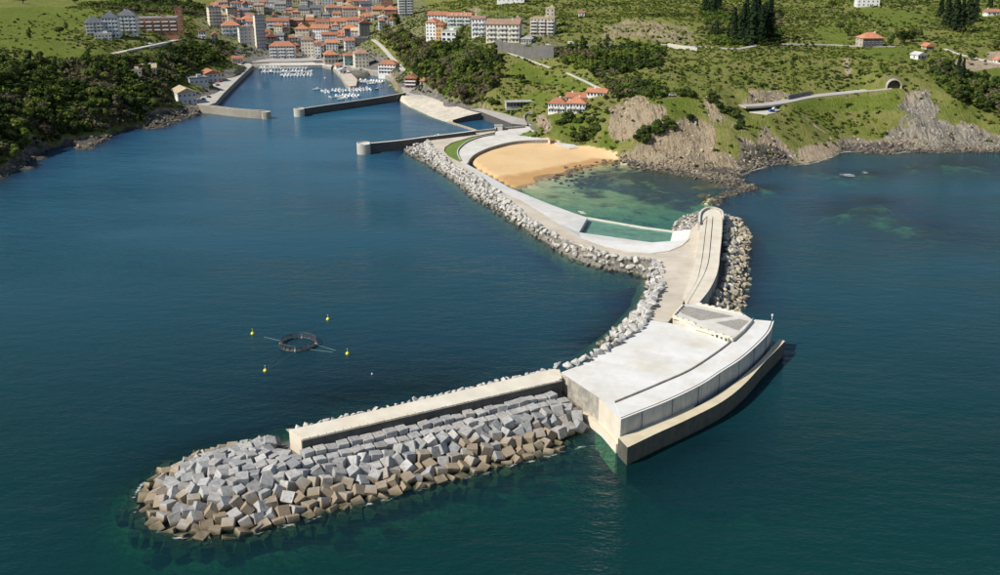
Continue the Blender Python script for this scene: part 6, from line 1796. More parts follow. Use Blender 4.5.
def make_boat(Lb, kind, hm):
    e = empty('boat')
    st = [(-0.5, 0.40, 0.05), (-0.25, 0.5, 0.0), (0.05, 0.5, 0.02), (0.3, 0.36, 0.10), (0.45, 0.14, 0.2), (0.5, 0.0, 0.26)]
    bw = Lb * 0.36
    V, F = [], []
    for (x, b, s) in st:
        zt = 0.75 + s * Lb * 0.12
        for (yy, z) in ((-b, zt), (-b * 0.72, 0.1), (0, -0.25), (b * 0.72, 0.1), (b, zt)): V.append((x * Lb, yy * bw, z))
    for i in range(len(st) - 1):
        for k in range(4): F.append((i * 5 + k, i * 5 + k + 1, (i + 1) * 5 + k + 1, (i + 1) * 5 + k))
    F.append((0, 4, 3, 2, 1)[::-1])
    MB().add(V, F).build('hull', hm, e)
    Vd = [(x * Lb, yy * b * bw * 0.94, 0.62 + s * Lb * 0.12) for (x, b, s) in st for yy in (-1, 1)]
    MB().add(Vd, [(i * 2, i * 2 + 2, i * 2 + 3, i * 2 + 1)[::-1] for i in range(len(st) - 1)]).build('deck', M_DECKB if kind == 'open' else M_HULL, e)
    if kind != 'open':
        c = MB(); x0, x1 = (-0.12, 0.28) if kind == 'sail' else (-0.05, 0.24)
        hh_ = 0.5 if kind == 'sail' else 1.35
        V = [(x0 * Lb, -bw * .33, .6), (x1 * Lb, -bw * .25, .75), (x1 * Lb, bw * .25, .75), (x0 * Lb, bw * .33, .6), (x0 * Lb, -bw * .28, .7 + hh_), (x1 * Lb * 0.7, -bw * .2, .7 + hh_), (x1 * Lb * 0.7, bw * .2, .7 + hh_), (x0 * Lb, bw * .28, .7 + hh_)]
        MB().add(V, [(4, 5, 6, 7), (0, 1, 5, 4), (1, 2, 6, 5), (2, 3, 7, 6), (3, 0, 4, 7)]).build('cabin', M_HULL, e)
        MB().box((x1 * Lb * 0.84, 0, 0.72 + hh_ * 0.62), (0.3, bw * 0.38, hh_ * 0.42)).build('windscreen', M_SHADE, e)
    if kind == 'sail':
        MB().tube([(0.08 * Lb, 0, 0.8), (0.08 * Lb, 0, Lb * 1.25)], 0.07, 5).build('mast', M_STEEL, e)
        MB().tube([(0.06 * Lb, 0, 1.9), (-0.38 * Lb, 0, 1.8)], 0.13, 6).build('boom', M_HULLB, e)
    if kind == 'open':
        MB().box((-0.5 * Lb - 0.1, 0, 0.6), (0.35, 0.4, 1.0)).build('outboard', M_SHADE, e)
        for xx in (-0.2, 0.08): MB().box((xx * Lb, 0, 0.72), (0.3, bw * 0.84, 0.1)).build('thwart', M_DECKB, e)
    return proto_done(e)


PB = [make_boat(7.0, 'motor', M_HULL), make_boat(8.5, 'sail', M_HULL), make_boat(5.5, 'open', M_HULL), make_boat(7.5, 'motor', M_HULLB), make_boat(6.5, 'motor', M_HULL), make_boat(6.0, 'open', M_HULLG)]
used_b = [False] * len(PB)


def place_boat(k, p, rz, label, group):
    o = PB[k] if not used_b[k] else copy_tree(PB[k])
    used_b[k] = True
    o.location = (p.x, p.y, 0.0); o.rotation_euler = (0, 0, rz)
    tag(o, label, 'boat', group)


rb_ = random.Random(21)
M_PONT = mat('pontoon_planks', (0.40, 0.36, 0.30), 0.9, 0.2, bump=0)
def pontoon(a, b, label):
    pa, pb = P(*a, 0.5), P(*b, 0.5)
    o = wall_line('pontoon', [pa, pa.lerp(pb, 0.5), pb], 2.0, -0.1, M_PONT); tag(o, label, 'pontoon')
    return pa, pb
nb = 0
lab = {0: ('in the back row of the far marina', 'boats of the far marina'), 1: ('in the front row of the far marina', 'boats of the far marina'), 2: ('moored behind the long harbour pier', 'boats behind the harbour pier')}
kindname = ['white cabin motorboat', 'white sailing boat with mast', 'small open white boat', 'dark blue motorboat with white cabin', 'white motorboat with short cabin', 'small green open boat']
for ci_, (a, b, rows, nm) in enumerate([((259, 68.0), (309, 67.5), 'back row of the far marina', 'back pontoon of the far marina'), ((262, 71.5), (312, 71.5), 'middle row of the far marina', 'middle pontoon of the far marina'), ((280, 75.2), (313, 74.6), 'front row of the far marina', 'front pontoon of the far marina'), ((322, 91.6), (372, 88.6), 'main row behind the long harbour pier', 'main pontoon behind the long harbour pier'), ((331, 97.5), (358, 95), 'front row behind the long harbour pier', 'short pontoon close behind the harbour pier'), ((356, 80.5), (382, 82.5), 'inner basin behind the jetty', 'pontoon in the inner basin')]):
    pa, pb = pontoon(a, b, 'narrow ' + nm)
    n_ = int((pb - pa).length / 3.1)
    d = (pb - pa).normalized(); nn = Vector((d.y, -d.x, 0))
    for i in range(n_):
        for sgn in (1, -1):
            if rb_.random() < 0.06: continue
            k = rb_.choices(range(6), (5, 3, 4, 1.0, 5, 0.6))[0]
            q = pa + d * (3.1 * (i + 0.5)) + nn * sgn * rb_.uniform(4.3, 5.2)
            place_boat(k, q, math.atan2(nn.y, nn.x) + (0 if sgn > 0 else math.pi) + rb_.uniform(-.06, .06), '%s in the %s' % (kindname[k], rows), 'boats in the ' + rows)
            nb += 1
for (u, v, k, rz, lb) in [(317, 89.5, 0, 0.3, 'white motorboat lying alone left of the harbour pier rows'), (377, 89, 5, 1.1, 'green open boat lying alone near the basin wall'), (325, 78.5, 2, 2.0, 'small open boat alone between the two marinas'), (372, 84, 1, 0.4, 'sailing boat alone in the middle of the inner basin'), (390, 86, 2, 1.4, 'small open boat under the curved basin wall'), (341, 99.5, 4, 0.2, 'motorboat nearest the harbour pier wall')]:
    place_boat(k, P(u, v, 0), rz, lb, 'boats lying alone in the harbour'); nb += 1
print('boats', nb)

# ------------------------------------------------------------------ cars
M_TYRE = mat('tyre', (0.02, 0.02, 0.02), 0.9, bump=0)
M_CARGLASS = mat('car_glass', (0.02, 0.025, 0.03), 0.1, bump=0, spec=0.6)


def make_car(col, nm, van=False):
    e = empty('parked_van' if van else 'parked_car')
    pm = mat('car_paint_' + nm, col, 0.3, 0.03, bump=0, spec=0.6)
    L, Wd, Ht = (5.4, 2.0, 2.3) if van else (4.3, 1.75, 1.45)
    zc = 0.95 if van else 0.85
    def loft(secs):
        V, F = [], []
        for (x, y, z0, z1) in secs: V += [(x, -y, z0), (x, y, z0), (x, y, z1), (x, -y, z1)]
        for i in range(len(secs) - 1):
            for k in range(4): F.append((i * 4 + k, i * 4 + (k + 1) % 4, i * 4 + 4 + (k + 1) % 4, i * 4 + 4 + k))
        F += [(3, 2, 1, 0), tuple(len(secs) * 4 - 4 + k for k in range(4))]
        return V, F
    MB().add(*loft([(-L / 2, Wd * .44, .4, zc * .8), (-L / 2 + .15, Wd * .5, .3, zc), (L * .2, Wd * .5, .3, zc), (L / 2 - .25, Wd * .48, .3, zc * .88), (L / 2, Wd * .42, .4, zc * .7)])).build('body', pm, e)
    if van: MB().add(*loft([(-L / 2 + .05, Wd * .48, zc, Ht), (L * .22, Wd * .48, zc, Ht), (L * .36, Wd * .46, zc, zc + .1)])).build('cabin', pm, e)
    else: MB().add(*loft([(-L * .40, Wd * .46, zc, zc + .05), (-L * .26, Wd * .40, zc, Ht), (L * .08, Wd * .40, zc, Ht), (L * .24, Wd * .46, zc, zc + .05)])).build('cabin', pm, e)
    g = MB()
    if van: g.add(*loft([(L * .235, Wd * .43, zc + .25, Ht - .15), (L * .365, Wd * .43, zc + .12, zc + .16)]))
    else: g.add(*loft([(-L * .375, Wd * .472, zc + .08, zc + .12), (-L * .25, Wd * .425, zc + .1, Ht - .1), (L * .07, Wd * .425, zc + .1, Ht - .1), (L * .225, Wd * .47, zc + .08, zc + .12)]))
    g.build('window', M_CARGLASS, e)
    for sx in (-1, 1):
        for sy in (-1, 1): MB().tube([(sx * L * .31, sy * Wd * .5, .32), (sx * L * .31, sy * Wd * .38, .32)], .32, 10).build('wheel', M_TYRE, e)
    return proto_done(e)


CARS = {n: make_car(c, n, v) for n, c, v in (('white', (0.75, 0.75, 0.74), False), ('silver', (0.45, 0.46, 0.48), False), ('black', (0.03, 0.03, 0.035), False), ('red', (0.40, 0.03, 0.03), False), ('blue', (0.05, 0.12, 0.33), False), ('whitevan', (0.78, 0.78, 0.76), True))}
used_c = set()
def car(kind, p, rz, label, group=None):
    o = CARS[kind] if kind not in used_c else copy_tree(CARS[kind])
    used_c.add(kind)
    o.location = p; o.rotation_euler = (0, 0, rz)
    tag(o, label, 'van' if kind == 'whitevan' else 'car', group)
cq_ = [('white', 207.5, 91.2), ('whitevan', 209, 92.0), ('silver', 213, 89), ('black', 218, 85.5), ('red', 220.5, 82), ('white', 222, 79.5), ('silver', 225.5, 80), ('blue', 226, 75.5), ('black', 231, 74), ('white', 233, 71.5), ('red', 238, 69), ('silver', 241.5, 66.5), ('black', 209, 97.5), ('blue', 204, 99.5), ('white', 236, 67.5), ('black', 243, 64.2)]
ordn = ['nearest', 'second', 'third', 'fourth', 'fifth', 'sixth', 'seventh', 'eighth', 'ninth', 'tenth', 'eleventh', 'twelfth', 'thirteenth', 'fourteenth', 'fifteenth', 'sixteenth']
cq_.sort(key=lambda t: -t[2])
for i, (k, u, v) in enumerate(cq_):
    car(k, P(u, v, 4.2), rad(-35) + rb_.choice((0, math.pi / 2)) + rb_.uniform(-.1, .1), '%s parked on the fish quay, %s from its seaward end' % ({'whitevan': 'white van'}.get(k, k + ' car'), ordn[i]), 'cars parked on the fish quay')
for i, (k, u, v, lb) in enumerate([('white', 283, 59.4, 'white car parked on the town quay before the pale blue house'), ('black', 318, 58.6, 'black car parked before the narrow white house'), ('silver', 349, 68.2, 'silver car parked by the green shop house'), ('white', 361, 69.2, 'white car parked before the broad cream house'), ('black', 414, 91.2, 'black car parked by the dark red house'), ('silver', 424, 93, 'silver car parked beside the slipway'), ('white', 436, 97, 'white car parked where the slipway meets the trees')]):
    car(k, P(u, v, 4.02), rb_.uniform(-.3, .3), lb)
for (k, u, v, lb) in [('whitevan', 571, 44.6, 'white van on the road below the quarry face'), ('white', 577, 44.7, 'white car behind the white van on the quarry road'), ('silver', 536, 45.5, 'silver car on the road before the beige apartments'), ('white', 548, 45.6, 'white car on the road under the beige apartments'), ('silver', 672, 96.6, 'silver car among the bushes on top of the tan cliff'), ('white', 150, 44.6, 'white car on the road below the brick apartments'), ('white', 133, 37.5, 'white car parked beside the blue white apartments'), ('black', 161, 40.4, 'black car on the road below the brick stair tower')]:
    q = hit(u, v); car(k, q + Vector((0, 0, 0.5)), rb_.uniform(-.2, .2), lb)
p = P(771.5, 111.5, LAYBY_Z); car('blue', p, 0.5, 'blue car parked on the pale turning place above the cliff'); p = P(774.5, 109.5, LAYBY_Z); car('white', p, 0.6, 'white car on the turning place beside the coast road')
# ------------------------------------------------------------------ vegetation
def leaf_material(name, cols, trans=0.3):
    m = bpy.data.materials.new(name)
    nt, nd, lk, b = nodes_of(m)
    p = pos(nt)
    n1 = N(nt, 'ShaderNodeTexNoise', i_Scale=0.16, i_Detail=4.0, i_Roughness=0.7); lk.new(p, n1.inputs['Vector'])
    oi = N(nt, 'ShaderNodeObjectInfo')
    a = N(nt, 'ShaderNodeMath', operation='MULTIPLY_ADD', i_1=0.55, i_2=-0.27); lk.new(oi.outputs['Random'], a.inputs[0])
    s = N(nt, 'ShaderNodeMath', operation='ADD'); lk.new(n1.outputs['Fac'], s.inputs[0]); lk.new(a.outputs[0], s.inputs[1])
    r = ramp(nt, [(0.22 + 0.56 * i / (len(cols) - 1), c) for i, c in enumerate(cols)]); lk.new(s.outputs[0], r.inputs['Fac'])
    lk.new(r.outputs['Color'], b.inputs['Base Color']); b.inputs['Roughness'].default_value = 0.75; b.inputs['Specular IOR Level'].default_value = 0.15
    tl = N(nt, 'ShaderNodeBsdfTranslucent'); lk.new(r.outputs['Color'], tl.inputs['Color'])
    mx = N(nt, 'ShaderNodeMixShader', i_0=trans); lk.new(b.outputs[0], mx.inputs[1]); lk.new(tl.outputs[0], mx.inputs[2]); lk.new(mx.outputs[0], nt.nodes['Material Output'].inputs['Surface'])
    MATS[name] = m
    return m


LM = {
    'dark': leaf_material('evergreen_leaves', [(0.034, 0.055, 0.013), (0.064, 0.092, 0.020), (0.105, 0.128, 0.032)]),
    'mid': leaf_material('broad_leaves', [(0.050, 0.085, 0.016), (0.090, 0.135, 0.026), (0.130, 0.170, 0.036)]),
    'fresh': leaf_material('spring_leaves', [(0.110, 0.160, 0.026), (0.155, 0.205, 0.034), (0.205, 0.230, 0.050)]),
    'olive': leaf_material('olive_scrub', [(0.140, 0.165, 0.034), (0.200, 0.220, 0.050), (0.245, 0.240, 0.078)]),
    'bare': leaf_material('budding_twigs', [(0.075, 0.062, 0.036), (0.125, 0.105, 0.058), (0.165, 0.150, 0.075)]),
    'pine': leaf_material('pine_needles', [(0.012, 0.024, 0.010), (0.020, 0.038, 0.014), (0.030, 0.052, 0.018)])}
M_BARK = mat('bark', (0.10, 0.078, 0.055), 0.95, 0.25, 1.5, 0.4)


def leaf_cloud(seed, lobes, n, size, squash=0.85):
    """quads scattered over and inside several lobes, facing outwards; unit crown centred at z=0"""
    rg = np.random.default_rng(seed)
    L = np.array(lobes)
    k = rg.choice(len(L), n, p=(L[:, 3] ** 2) / (L[:, 3] ** 2).sum())
    d = rg.normal(size=(n, 3)); d /= np.linalg.norm(d, axis=1)[:, None]
    d[:, 2] = np.where(d[:, 2] < -0.45, -d[:, 2], d[:, 2])
    rr = L[k, 3] * (0.72 + 0.34 * rg.random(n))
    c = L[k, :3] + d * rr[:, None] * np.array([1, 1, squash])
    nn = d + rg.normal(size=(n, 3)) * 0.42; nn /= np.linalg.norm(nn, axis=1)[:, None]
    t = np.cross(nn, rg.normal(size=(n, 3))); t /= np.linalg.norm(t, axis=1)[:, None]
    b = np.cross(nn, t)
    s = size * (0.6 + 0.8 * rg.random(n))[:, None]
    V = np.stack([c - t * s - b * s * 0.7, c + t * s * 0.8 - b * s * 0.6, c + t * s + b * s * 0.7, c - t * s * 0.7 + b * s * 0.8], 1).reshape(-1, 3)
    Q = np.arange(n * 4).reshape(-1, 4)
    return V, Q


def tree_lobes(seed, kind):
    rg = random.Random(seed); out = []
    if kind == 'round':
        out.append((0, 0, 0.05, 0.62))
        for i in range(9):
            a = rg.uniform(0, 6.28); e = rg.uniform(-0.4, 1.0)
            out.append((0.58 * math.cos(a) * math.cos(e), 0.58 * math.sin(a) * math.cos(e), 0.5 * math.sin(e), rg.uniform(0.24, 0.44)))
    elif kind == 'tall':
        for i in range(9):
            z = rg.uniform(-0.7, 1.1); a = rg.uniform(0, 6.28); q = rg.uniform(.15, .45) * (1 - abs(z) * 0.3)
            out.append((q * math.cos(a), q * math.sin(a), z, rg.uniform(0.28, 0.45)))
    else:  # low shrub
        for i in range(8):
            a = rg.uniform(0, 6.28); q = rg.uniform(0, .7)
            out.append((q * math.cos(a), q * math.sin(a), rg.uniform(-.1, .25), rg.uniform(0.28, 0.45)))
    return out


def make_tree(seed, kind, leaf, n=430, size=0.115):
    """unit crown radius 1; trunk below; placed with object scale = crown radius"""
    e = empty('tree')
    rg = random.Random(seed)
    ch = 1.15 if kind == 'tall' else 0.72
    tb = MB()
    tb.tube([(0, 0, -0.9), (0.03, 0.02, 0.4), (0.0, 0.05, ch)], [0.11, 0.085, 0.05], 7)
    for i in range(4):
        a = rg.uniform(0, 6.28)
        tb.tube([(0.01, 0.02, 0.3 + 0.15 * i), (0.3 * math.cos(a), 0.3 * math.sin(a), 0.65 + 0.15 * i), (0.6 * math.cos(a), 0.6 * math.sin(a), 0.95 + 0.12 * i)], [0.05, 0.035, 0.015], 5)
    tb.build('trunk', M_BARK, e)
    V, Q = leaf_cloud(seed, tree_lobes(seed, kind), n, size)
    V = V + np.array([0, 0, ch])
    link('crown', mesh_np('crown', V, Q, LM[leaf]), e, False)
    return proto_done(e)


def make_pine(seed, n=560):
    """unit: height 1 scaled by object; tiers of drooping boughs"""
    e = empty('pine_tree')
    rg = np.random.default_rng(seed)
    MB().tube([(0, 0, -0.06), (0, 0, 0.5), (0, 0, 0.97)], [0.022, 0.014, 0.003], 7).build('trunk', M_BARK, e)
    z = 0.10 + 0.90 * rg.random(n) ** 0.9
    a = rg.random(n) * 6.283
    tier = 0.86 + 0.14 * np.sin(z * 46 + 2.5 * np.sin(a * 2))
    lean = 0.8 + 0.35 * np.sin(a * 3 + seed) * rg.random(n)
    R = (0.245 * (1.02 - z) ** 0.8 + 0.012) * tier * lean * (0.45 + 0.6 * rg.random(n) ** 0.5)
    c = np.stack([R * np.cos(a), R * np.sin(a), z - 0.25 * R], 1)
    d = np.stack([np.cos(a), np.sin(a), 0.55 + 0 * a], 1) + rg.normal(size=(n, 3)) * 0.4
    d /= np.linalg.norm(d, axis=1)[:, None]
    t = np.cross(d, np.array([0, 0, 1.0])); t /= np.linalg.norm(t, axis=1)[:, None]
    b = np.cross(d, t); s = 0.024 * (0.6 + 0.8 * rg.random(n))[:, None]
    V = np.stack([c - t * s - b * s, c + t * s - b * s, c + t * s + b * s, c - t * s + b * s], 1).reshape(-1, 3)
    link('crown', mesh_np('crown', V, np.arange(n * 4).reshape(-1, 4), LM['pine']), e, False)
    return proto_done(e)


PT = {}
for leaf in ('dark', 'mid', 'fresh', 'bare'):
    PT[leaf] = [make_tree(300 + 10 * i + len(leaf), k, leaf) for i, k in enumerate(('round', 'tall', 'round'))]
PT['bush'] = [make_tree(500 + i, 'low', l, 340, 0.125) for i, l in enumerate(('dark', 'dark', 'mid'))]
PT['pine'] = [make_pine(600 + i) for i in range(3)]
used_t = set()
rt = random.Random(77)


def plant(kind, p, scale, label, group, name='tree', cat='tree'):
    pr = rt.choice(PT[kind])
    o = pr if pr.name not in used_t else copy_tree(pr)
    used_t.add(pr.name)
    if name != 'tree' or kind == 'pine': o.name = name
    o.location = p; o.rotation_euler = (0, 0, rt.uniform(0, 6.28))
    s = scale * rt.uniform(0.9, 1.1)
    o.scale = (s, s, s * rt.uniform(0.85, 1.15))
    tag(o, label, cat, group)


# keep names of prototypes stable for copying
for k in PT:
    for o in PT[k]: KIDS[o.name] = list(o.children)


def near_building(x, y, margin=2.0):
    x = np.atleast_1d(x); y = np.atleast_1d(y)
    r_ = np.zeros(x.shape, bool)
    for (bx, by, W, D, ya) in FOOT:
        dx, dy = x - bx, y - by
        lx = dx * math.cos(ya) + dy * math.sin(ya); ly = -dx * math.sin(ya) + dy * math.cos(ya)
        r_ |= (np.abs(lx) < W / 2 + margin) & (ly > -margin - 1.5) & (ly < D + margin)
    return r_


def near_road(x, y, margin=1.5):
    x = np.atleast_1d(x); y = np.atleast_1d(y)
    r_ = np.zeros(x.shape, bool)
    for pts, w in ROAD_W.values():
        r_ |= dist_line(x, y, [(p.x, p.y) for p in pts[::2] + [pts[-1]]]) < w / 2 + margin
    return r_


Z_HEAD = [(-200, 74), (-40, 66), (0, 62), (60, 64), (112, 57), (150, 60), (180, 48), (212, 47), (236, 57), (204, 66), (188, 74), (160, 94), (172, 104), (146, 122), (105, 130), (60, 140), (20, 160), (-40, 184), (-200, 226)]
Z_MID = [(388, 40), (402, 30), (420, 42), (455, 46), (485, 50), (500, 58), (498, 82), (480, 100), (500, 106), (470, 106), (440, 94), (415, 76), (398, 58)]
Z_BYP = [(552, 50), (640, 47), (665, 50), (660, 66), (600, 78), (568, 68)]
Z_STRIPE = [(930, 62), (945, 64), (965, 72), (990, 84), (1012, 92), (1012, 116), (975, 110), (950, 96), (934, 82)]
zones = [
    (Z_HEAD, 92, ('dark', 'mid', 'bare', 'dark', 'fresh', 'mid'), (3.6, 6.2), 5.0, 'broad tree in the dense wood on the left headland', 'trees of the headland wood'),
    (Z_MID, 78, ('mid', 'fresh', 'dark', 'fresh', 'bare'), (3.2, 5.6), 4.6, 'green tree in the wood between slipway and hill terrace', 'trees of the slipway wood'),
    (Z_BYP, 26, ('dark', 'mid', 'fresh'), (3.2, 5.0), 4.5, 'tree below the road of the upper quarry face', 'trees below the quarry road'),
    (Z_STRIPE, 26, ('dark', 'pine2', 'dark', 'mid'), (3.4, 5.2), 4.0, 'dark tree in the band above the right hand cliff', 'trees above the right cliff'),
    ([(205, 44), (240, 46), (262, 53), (250, 58), (205, 50)], 10, ('mid', 'dark'), (2.6, 4.0), 4, 'tree on the bank between tower and fish quay', 'trees on the bank below the tower'),
    ([(280, 10), (330, 16), (400, 20), (395, 34), (345, 46), (285, 44), (270, 40), (280, 30)], 20, ('mid', 'dark', 'fresh'), (2.2, 3.6), 4, 'small tree between the roofs of the old town', 'trees in the old town'),
    ([(0, 0), (60, -2), (200, -2), (208, 16), (150, 12), (95, 8), (60, 4), (0, 6)], 22, ('dark', 'mid', 'dark'), (3.5, 6.0), 6, 'tree in the hedge line along the top left fields', 'trees along the top left fields'),
    ([(370, 40), (380, 30), (404, 30), (412, 40), (396, 56), (388, 56)], 10, ('fresh', 'mid'), (2.6, 4.2), 4, 'fresh green tree right of the harbour lane', 'trees beside the harbour lane')]
n_t = 0
planted = []
for poly, n, kinds, (s0, s1), gap, lb, gp in zones:
    k = 0; tries = 0
    us = [q[0] for q in poly]; vs = [q[1] for q in poly]
    while k < n and tries < n * 14:
        tries += 1
        u, v = rt.uniform(max(-10, min(us)), min(1010, max(us))), rt.uniform(min(vs), max(vs))
        if not bool(inside(np.array([u]), np.array([v]), poly)[0]): continue
        p = hit(u, v)
        if p.z < 1.5 or near_building(p.x, p.y, 2.5)[0] or near_road(p.x, p.y, 2)[0]: continue
        if any((p.x - q[0]) ** 2 + (p.y - q[1]) ** 2 < gap * gap for q in planted): continue
        planted.append((p.x, p.y)); k += 1
        kd = rt.choice(kinds)
        if kd == 'pine2': plant('pine', p, rt.uniform(10, 14), lb, gp)
        else: plant(kd, p, rt.uniform(s0, s1), lb, gp)
    n_t += k
# dark pines named one by one
PINES, pine_q = {}, []
for i, (u, v, hpx) in enumerate([(733, 41, 34), (742, 44, 40), (751, 45, 44), (760, 42, 40), (768, 40, 36), (722, 42, 26), (716, 38, 22), (705, 12.5, 26), (712, 13, 30), (718, 10, 26), (745, 33, 34), (756, 32, 34), (764, 30, 32)]):
    p = hit(u, v)
    w = ('tall dark pine in the big clump above the upper road', 'pines above the upper road') if u > 730 else (('dark pine on the slope left of the big pine clump', 'pines left of the big clump') if v > 20 else ('dark pine at the top edge left of the big clump', 'pines at the top edge'))
    PINES.setdefault(w[1], []).append(u)
    pine_q.append((u, p, hpx, w))
for i, (u, v, hpx) in enumerate([(946, 26, 30), (953, 31, 34), (960, 32, 36), (967, 28, 34), (940, 18, 24), (974, 22, 28), (956, 20, 28), (948, 12, 20), (990, 8, 18), (1002, 10, 20)]):
    p = hit(u, v)
    w = ('dark pine in the grove behind the small orange barn', 'pines behind the orange barn')
    PINES.setdefault(w[1], []).append(u)
    pine_q.append((u, p, hpx, w))
for (u, p, hpx, w) in pine_q:
    plant('pine', p, hpx * depth_of(p) / FPX, '%s, %s from the left' % (w[0], ORD[sorted(PINES[w[1]]).index(u)]), w[1], 'pine_tree')
for (u, v, s, kd, lb) in [(903, 44, 6.5, 'dark', 'big round dark tree right of the orange farmhouse'), (911, 42, 5.5, 'dark', 'round dark tree just beside the biggest farmhouse tree'), (918, 38, 4.5, 'dark', 'smaller dark tree right of the farmhouse trees'), (891, 46, 4.0, 'mid', 'bushy tree touching the orange farmhouse'), (848, 36, 5.0, 'mid', 'green tree left of the orange farmhouse'), (840, 30, 4.5, 'dark', 'dark tree up the slope left of the farmhouse'), (521, 83, 4.6, 'dark', 'lone dark tree in the grassy slope below the path'), (569, 123, 5.5, 'dark', 'round dark tree below the orange roofed housing'), (832, 8, 5, 'dark', 'dark tree left of the white villa'), (397, 27, 6.5, 'dark', 'big dark tree below the high rise'), (462, 35, 4.0, 'mid', 'tree in front of the long mint terrace'), (995, 50, 5.5, 'dark', 'dark tree at the right field edge'), (971, 60, 3.5, 'mid', 'green bush tree in the ploughed field'), (60, 34, 4.5, 'dark', 'dark tree alone in the left meadow'), (66, 30, 3.4, 'mid', 'smaller tree beside the lone meadow tree'), (30, 40, 3.5, 'mid', 'bushy tree low in the left meadow')]:
    p = hit(u, v); plant(kd, p, s, lb, None); n_t += 1
# shrub masses round the cliff
for (poly, n, s, lb, gp, kd) in [
    ([(602, 84), (630, 82), (655, 86), (660, 96), (640, 98), (622, 102), (606, 94)], 22, (3.4, 5.2), 'dense dark shrub on the brow above the tan cliff', 'dark shrubs on the cliff brow', 'bush'),
    ([(664, 90), (690, 90), (702, 98), (680, 98)], 9, (2.6, 4), 'dark shrub beside the silver car on the cliff top', 'dark shrubs on the cliff top', 'bush'),
    ([(636, 138), (650, 128), (668, 120), (684, 116), (690, 120), (672, 132), (654, 142), (640, 147)], 20, (3.0, 4.6), 'dark shrub in the diagonal band across the tan cliff', 'dark shrubs across the cliff', 'bush'),
    ([(708, 94), (718, 97), (730, 110), (742, 120), (748, 132), (738, 130), (722, 114), (710, 104)], 16, (2.6, 4.0), 'dark shrub in the gully right of the cliff', 'dark shrubs in the gully', 'bush'),
    ([(556, 114), (575, 118), (598, 116), (610, 128), (606, 144), (580, 144), (560, 132)], 18, (2.6, 4.4), 'leafy shrub on the slope behind the beach', 'shrubs behind the beach', 'bush')]:
    k = 0
    for _ in range(n * 12):
        if k >= n: break
        us = [q[0] for q in poly]; vs = [q[1] for q in poly]
        u, v = rt.uniform(min(us), max(us)), rt.uniform(min(vs), max(vs))
        if not bool(inside(np.array([u]), np.array([v]), poly)[0]): continue
        p = hit(u, v)
        if near_building(p.x, p.y, 1.5)[0]: continue
        k += 1
        plant(kd, p + Vector((0, 0, -1.2)), rt.uniform(*s), lb, gp, 'shrub', 'shrub')
print('trees', n_t)
# remove prototypes never placed
for k in PT:
    for o in PT[k]:
        if 'label' not in o:
            for c in list(o.children): bpy.data.objects.remove(c)
            bpy.data.objects.remove(o)

# --- uncountable scrub, bracken and undergrowth
def zone(U, V_, polys):
    r_ = np.zeros(U.shape, bool)
    for q in polys: r_ |= inside(U, V_, q)
    return r_


def lookup(arr, x, y):
    i = np.clip(np.searchsorted(GX, x) - 1, 0, NXg - 2); j = np.clip(np.searchsorted(GY, y) - 1, 0, NYg - 2)
    return arr[j, i]


WOODS = [Z_HEAD, Z_MID, Z_BYP, Z_STRIPE, [(700, 10), (780, 10), (780, 46), (715, 46)], [(380, 30), (430, 40), (400, 60)], [(0, 0), (200, 0), (205, 16), (140, 12), (60, 4)], [(600, 82), (660, 84), (664, 98), (606, 100)]]
SCRUBBY = [[(780, 48), (900, 50), (890, 84), (800, 92), (750, 92), (700, 84), (640, 80), (640, 60), (700, 54)], [(800, 8), (930, 16), (920, 36), (850, 28), (790, 40)], [(500, 66), (560, 76), (545, 96), (500, 104)], [(556, 114), (610, 110), (616, 146), (575, 146)], [(600, 0), (720, 0), (715, 40), (690, 24), (620, 14)]]
NS = 62000
x = RNG.uniform(-460, 620, NS); y = RNG.uniform(470, 1320, NS)
nw = 30000
x = np.concatenate([x, RNG.uniform(-460, 0, nw), RNG.uniform(0, 440, nw // 3)]); y = np.concatenate([y, RNG.uniform(530, 1000, nw), RNG.uniform(600, 900, nw // 3)])
extra = np.arange(len(x)) >= NS
g = ground(x, y)
U, V_ = proj(x, y, g)
ok = (g > 1.8) & (U > -200) & (U < 1100) & (V_ > -12) & inside(x, y, DOMAIN)
x, y, g, U, V_, extra = [q[ok] for q in (x, y, g, U, V_, extra)]
patch = fbm(x, y, 38, 4, 71)
dens = np.clip((patch - 0.24) * 4.0, 0.25, 1.0)
wood = zone(U, V_, WOODS)
dens = np.where(zone(U, V_, SCRUBBY), np.clip(dens * 1.4 + 0.3, 0, 1), dens)
dens = np.where(wood, 1.0, dens * ~extra)
dens *= 1 - 0.93 * np.clip(lookup(cover_past, x, y), 0, 1) * ~wood
dens *= 1 - 0.93 * np.clip(lookup(cover_rock, x, y) * 1.3, 0, 1)
dens *= 1 - 0.9 * np.clip(lookup(cover_soil, x, y), 0, 1)
town_here = lookup(m_town, x, y) > 0.5
dens = np.where(town_here & ~wood, np.where(g < 6.0, 0.0, 0.5), dens)
dens *= ~lookup(m_beach, x, y)
ok = RNG.random(len(x)) < dens
x, y, g, U, V_, wood, town_here = [q[ok] for q in (x, y, g, U, V_, wood, town_here)]
ok = ~near_building(x, y, 0.8) & ~near_road(x, y, 1.2)
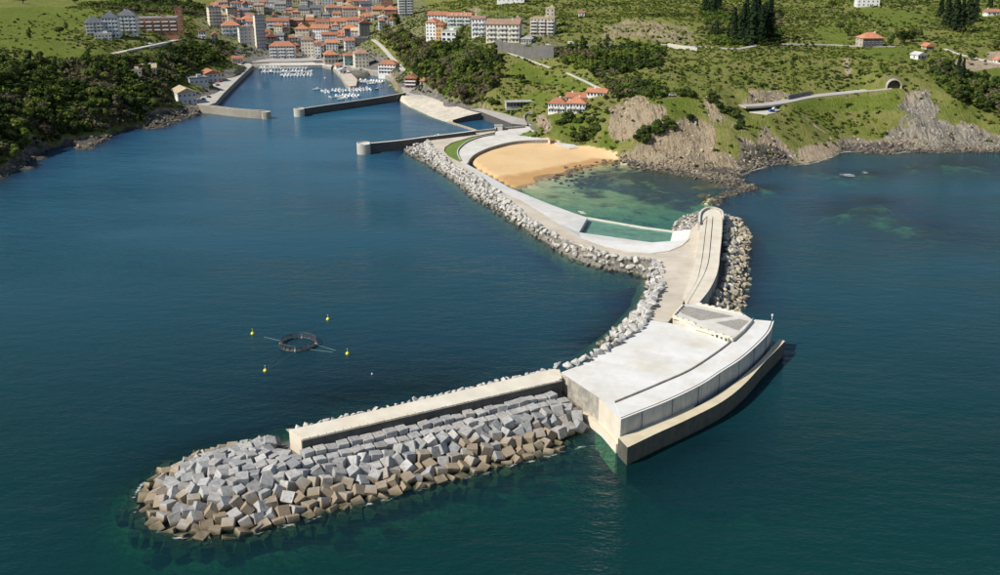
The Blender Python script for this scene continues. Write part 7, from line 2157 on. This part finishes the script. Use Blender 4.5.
x, y, g, U, V_, wood, town_here = [q[ok] for q in (x, y, g, U, V_, wood, town_here)]
protos = [leaf_cloud(900 + i, tree_lobes(900 + i, 'low'), 20, 0.34) for i in range(6)]
protos_big = [leaf_cloud(950 + i, tree_lobes(950 + i, 'low'), 40, 0.25) for i in range(6)]
n_ = len(x)
size = np.where(wood, RNG.uniform(2.0, 4.2, n_), RNG.uniform(0.8, 2.2, n_) * np.where(town_here, 0.9, 1.0))
tone = fbm(x, y, 30, 3, 81) + RNG.normal(0, 0.13, n_)
kindc = np.where(wood, np.where(tone < 0.44, 0, np.where(tone < 0.58, 1, 2)), np.where(tone < 0.22, 0, np.where(tone < 0.38, 1, np.where(tone < 0.58, 3, 2))))
kindc = np.where((U < 215) & (V_ > 40) & wood & (kindc > 0) & (RNG.random(n_) < 0.45), 0, kindc)
kindc = np.where(wood & (fbm(x, y, 24, 3, 131) > 0.60), 4, kindc)
for ci_, (leaf, nm, lb) in enumerate((('dark', 'dark_undergrowth', 'dark undergrowth and bramble massed on the hillsides'), ('mid', 'green_undergrowth', 'mid green bushes massed on the hillsides'), ('fresh', 'bright_scrub', 'bright spring green bushes dotted over the slopes'), ('olive', 'olive_scrub', 'olive brown heath scrub dotted over the slopes'), ('bare', 'brown_thicket', 'brown budding thickets among the woods'))):
    sel = np.nonzero(kindc == ci_)[0]
    Vs, Qs, off = [], [], 0
    for i in sel:
        V, Q = (protos_big if wood[i] else protos)[int(RNG.integers(6))]
        a = RNG.random() * 6.283; co, si_ = math.cos(a), math.sin(a)
        W_ = V @ np.array([[co, si_, 0], [-si_, co, 0], [0, 0, 1]]) * np.array([1, 1, 0.85]) * size[i] + np.array([x[i], y[i], g[i] + size[i] * (0.45 if wood[i] else 0.2)])
        Vs.append(W_); Qs.append(Q + off); off += len(V)
    if not Vs: continue
    o = link(nm, mesh_np(nm, np.concatenate(Vs), np.concatenate(Qs), LM[leaf]))
    tag(o, lb, 'scrub', kind='stuff')
    print(nm, len(sel), off // 4)
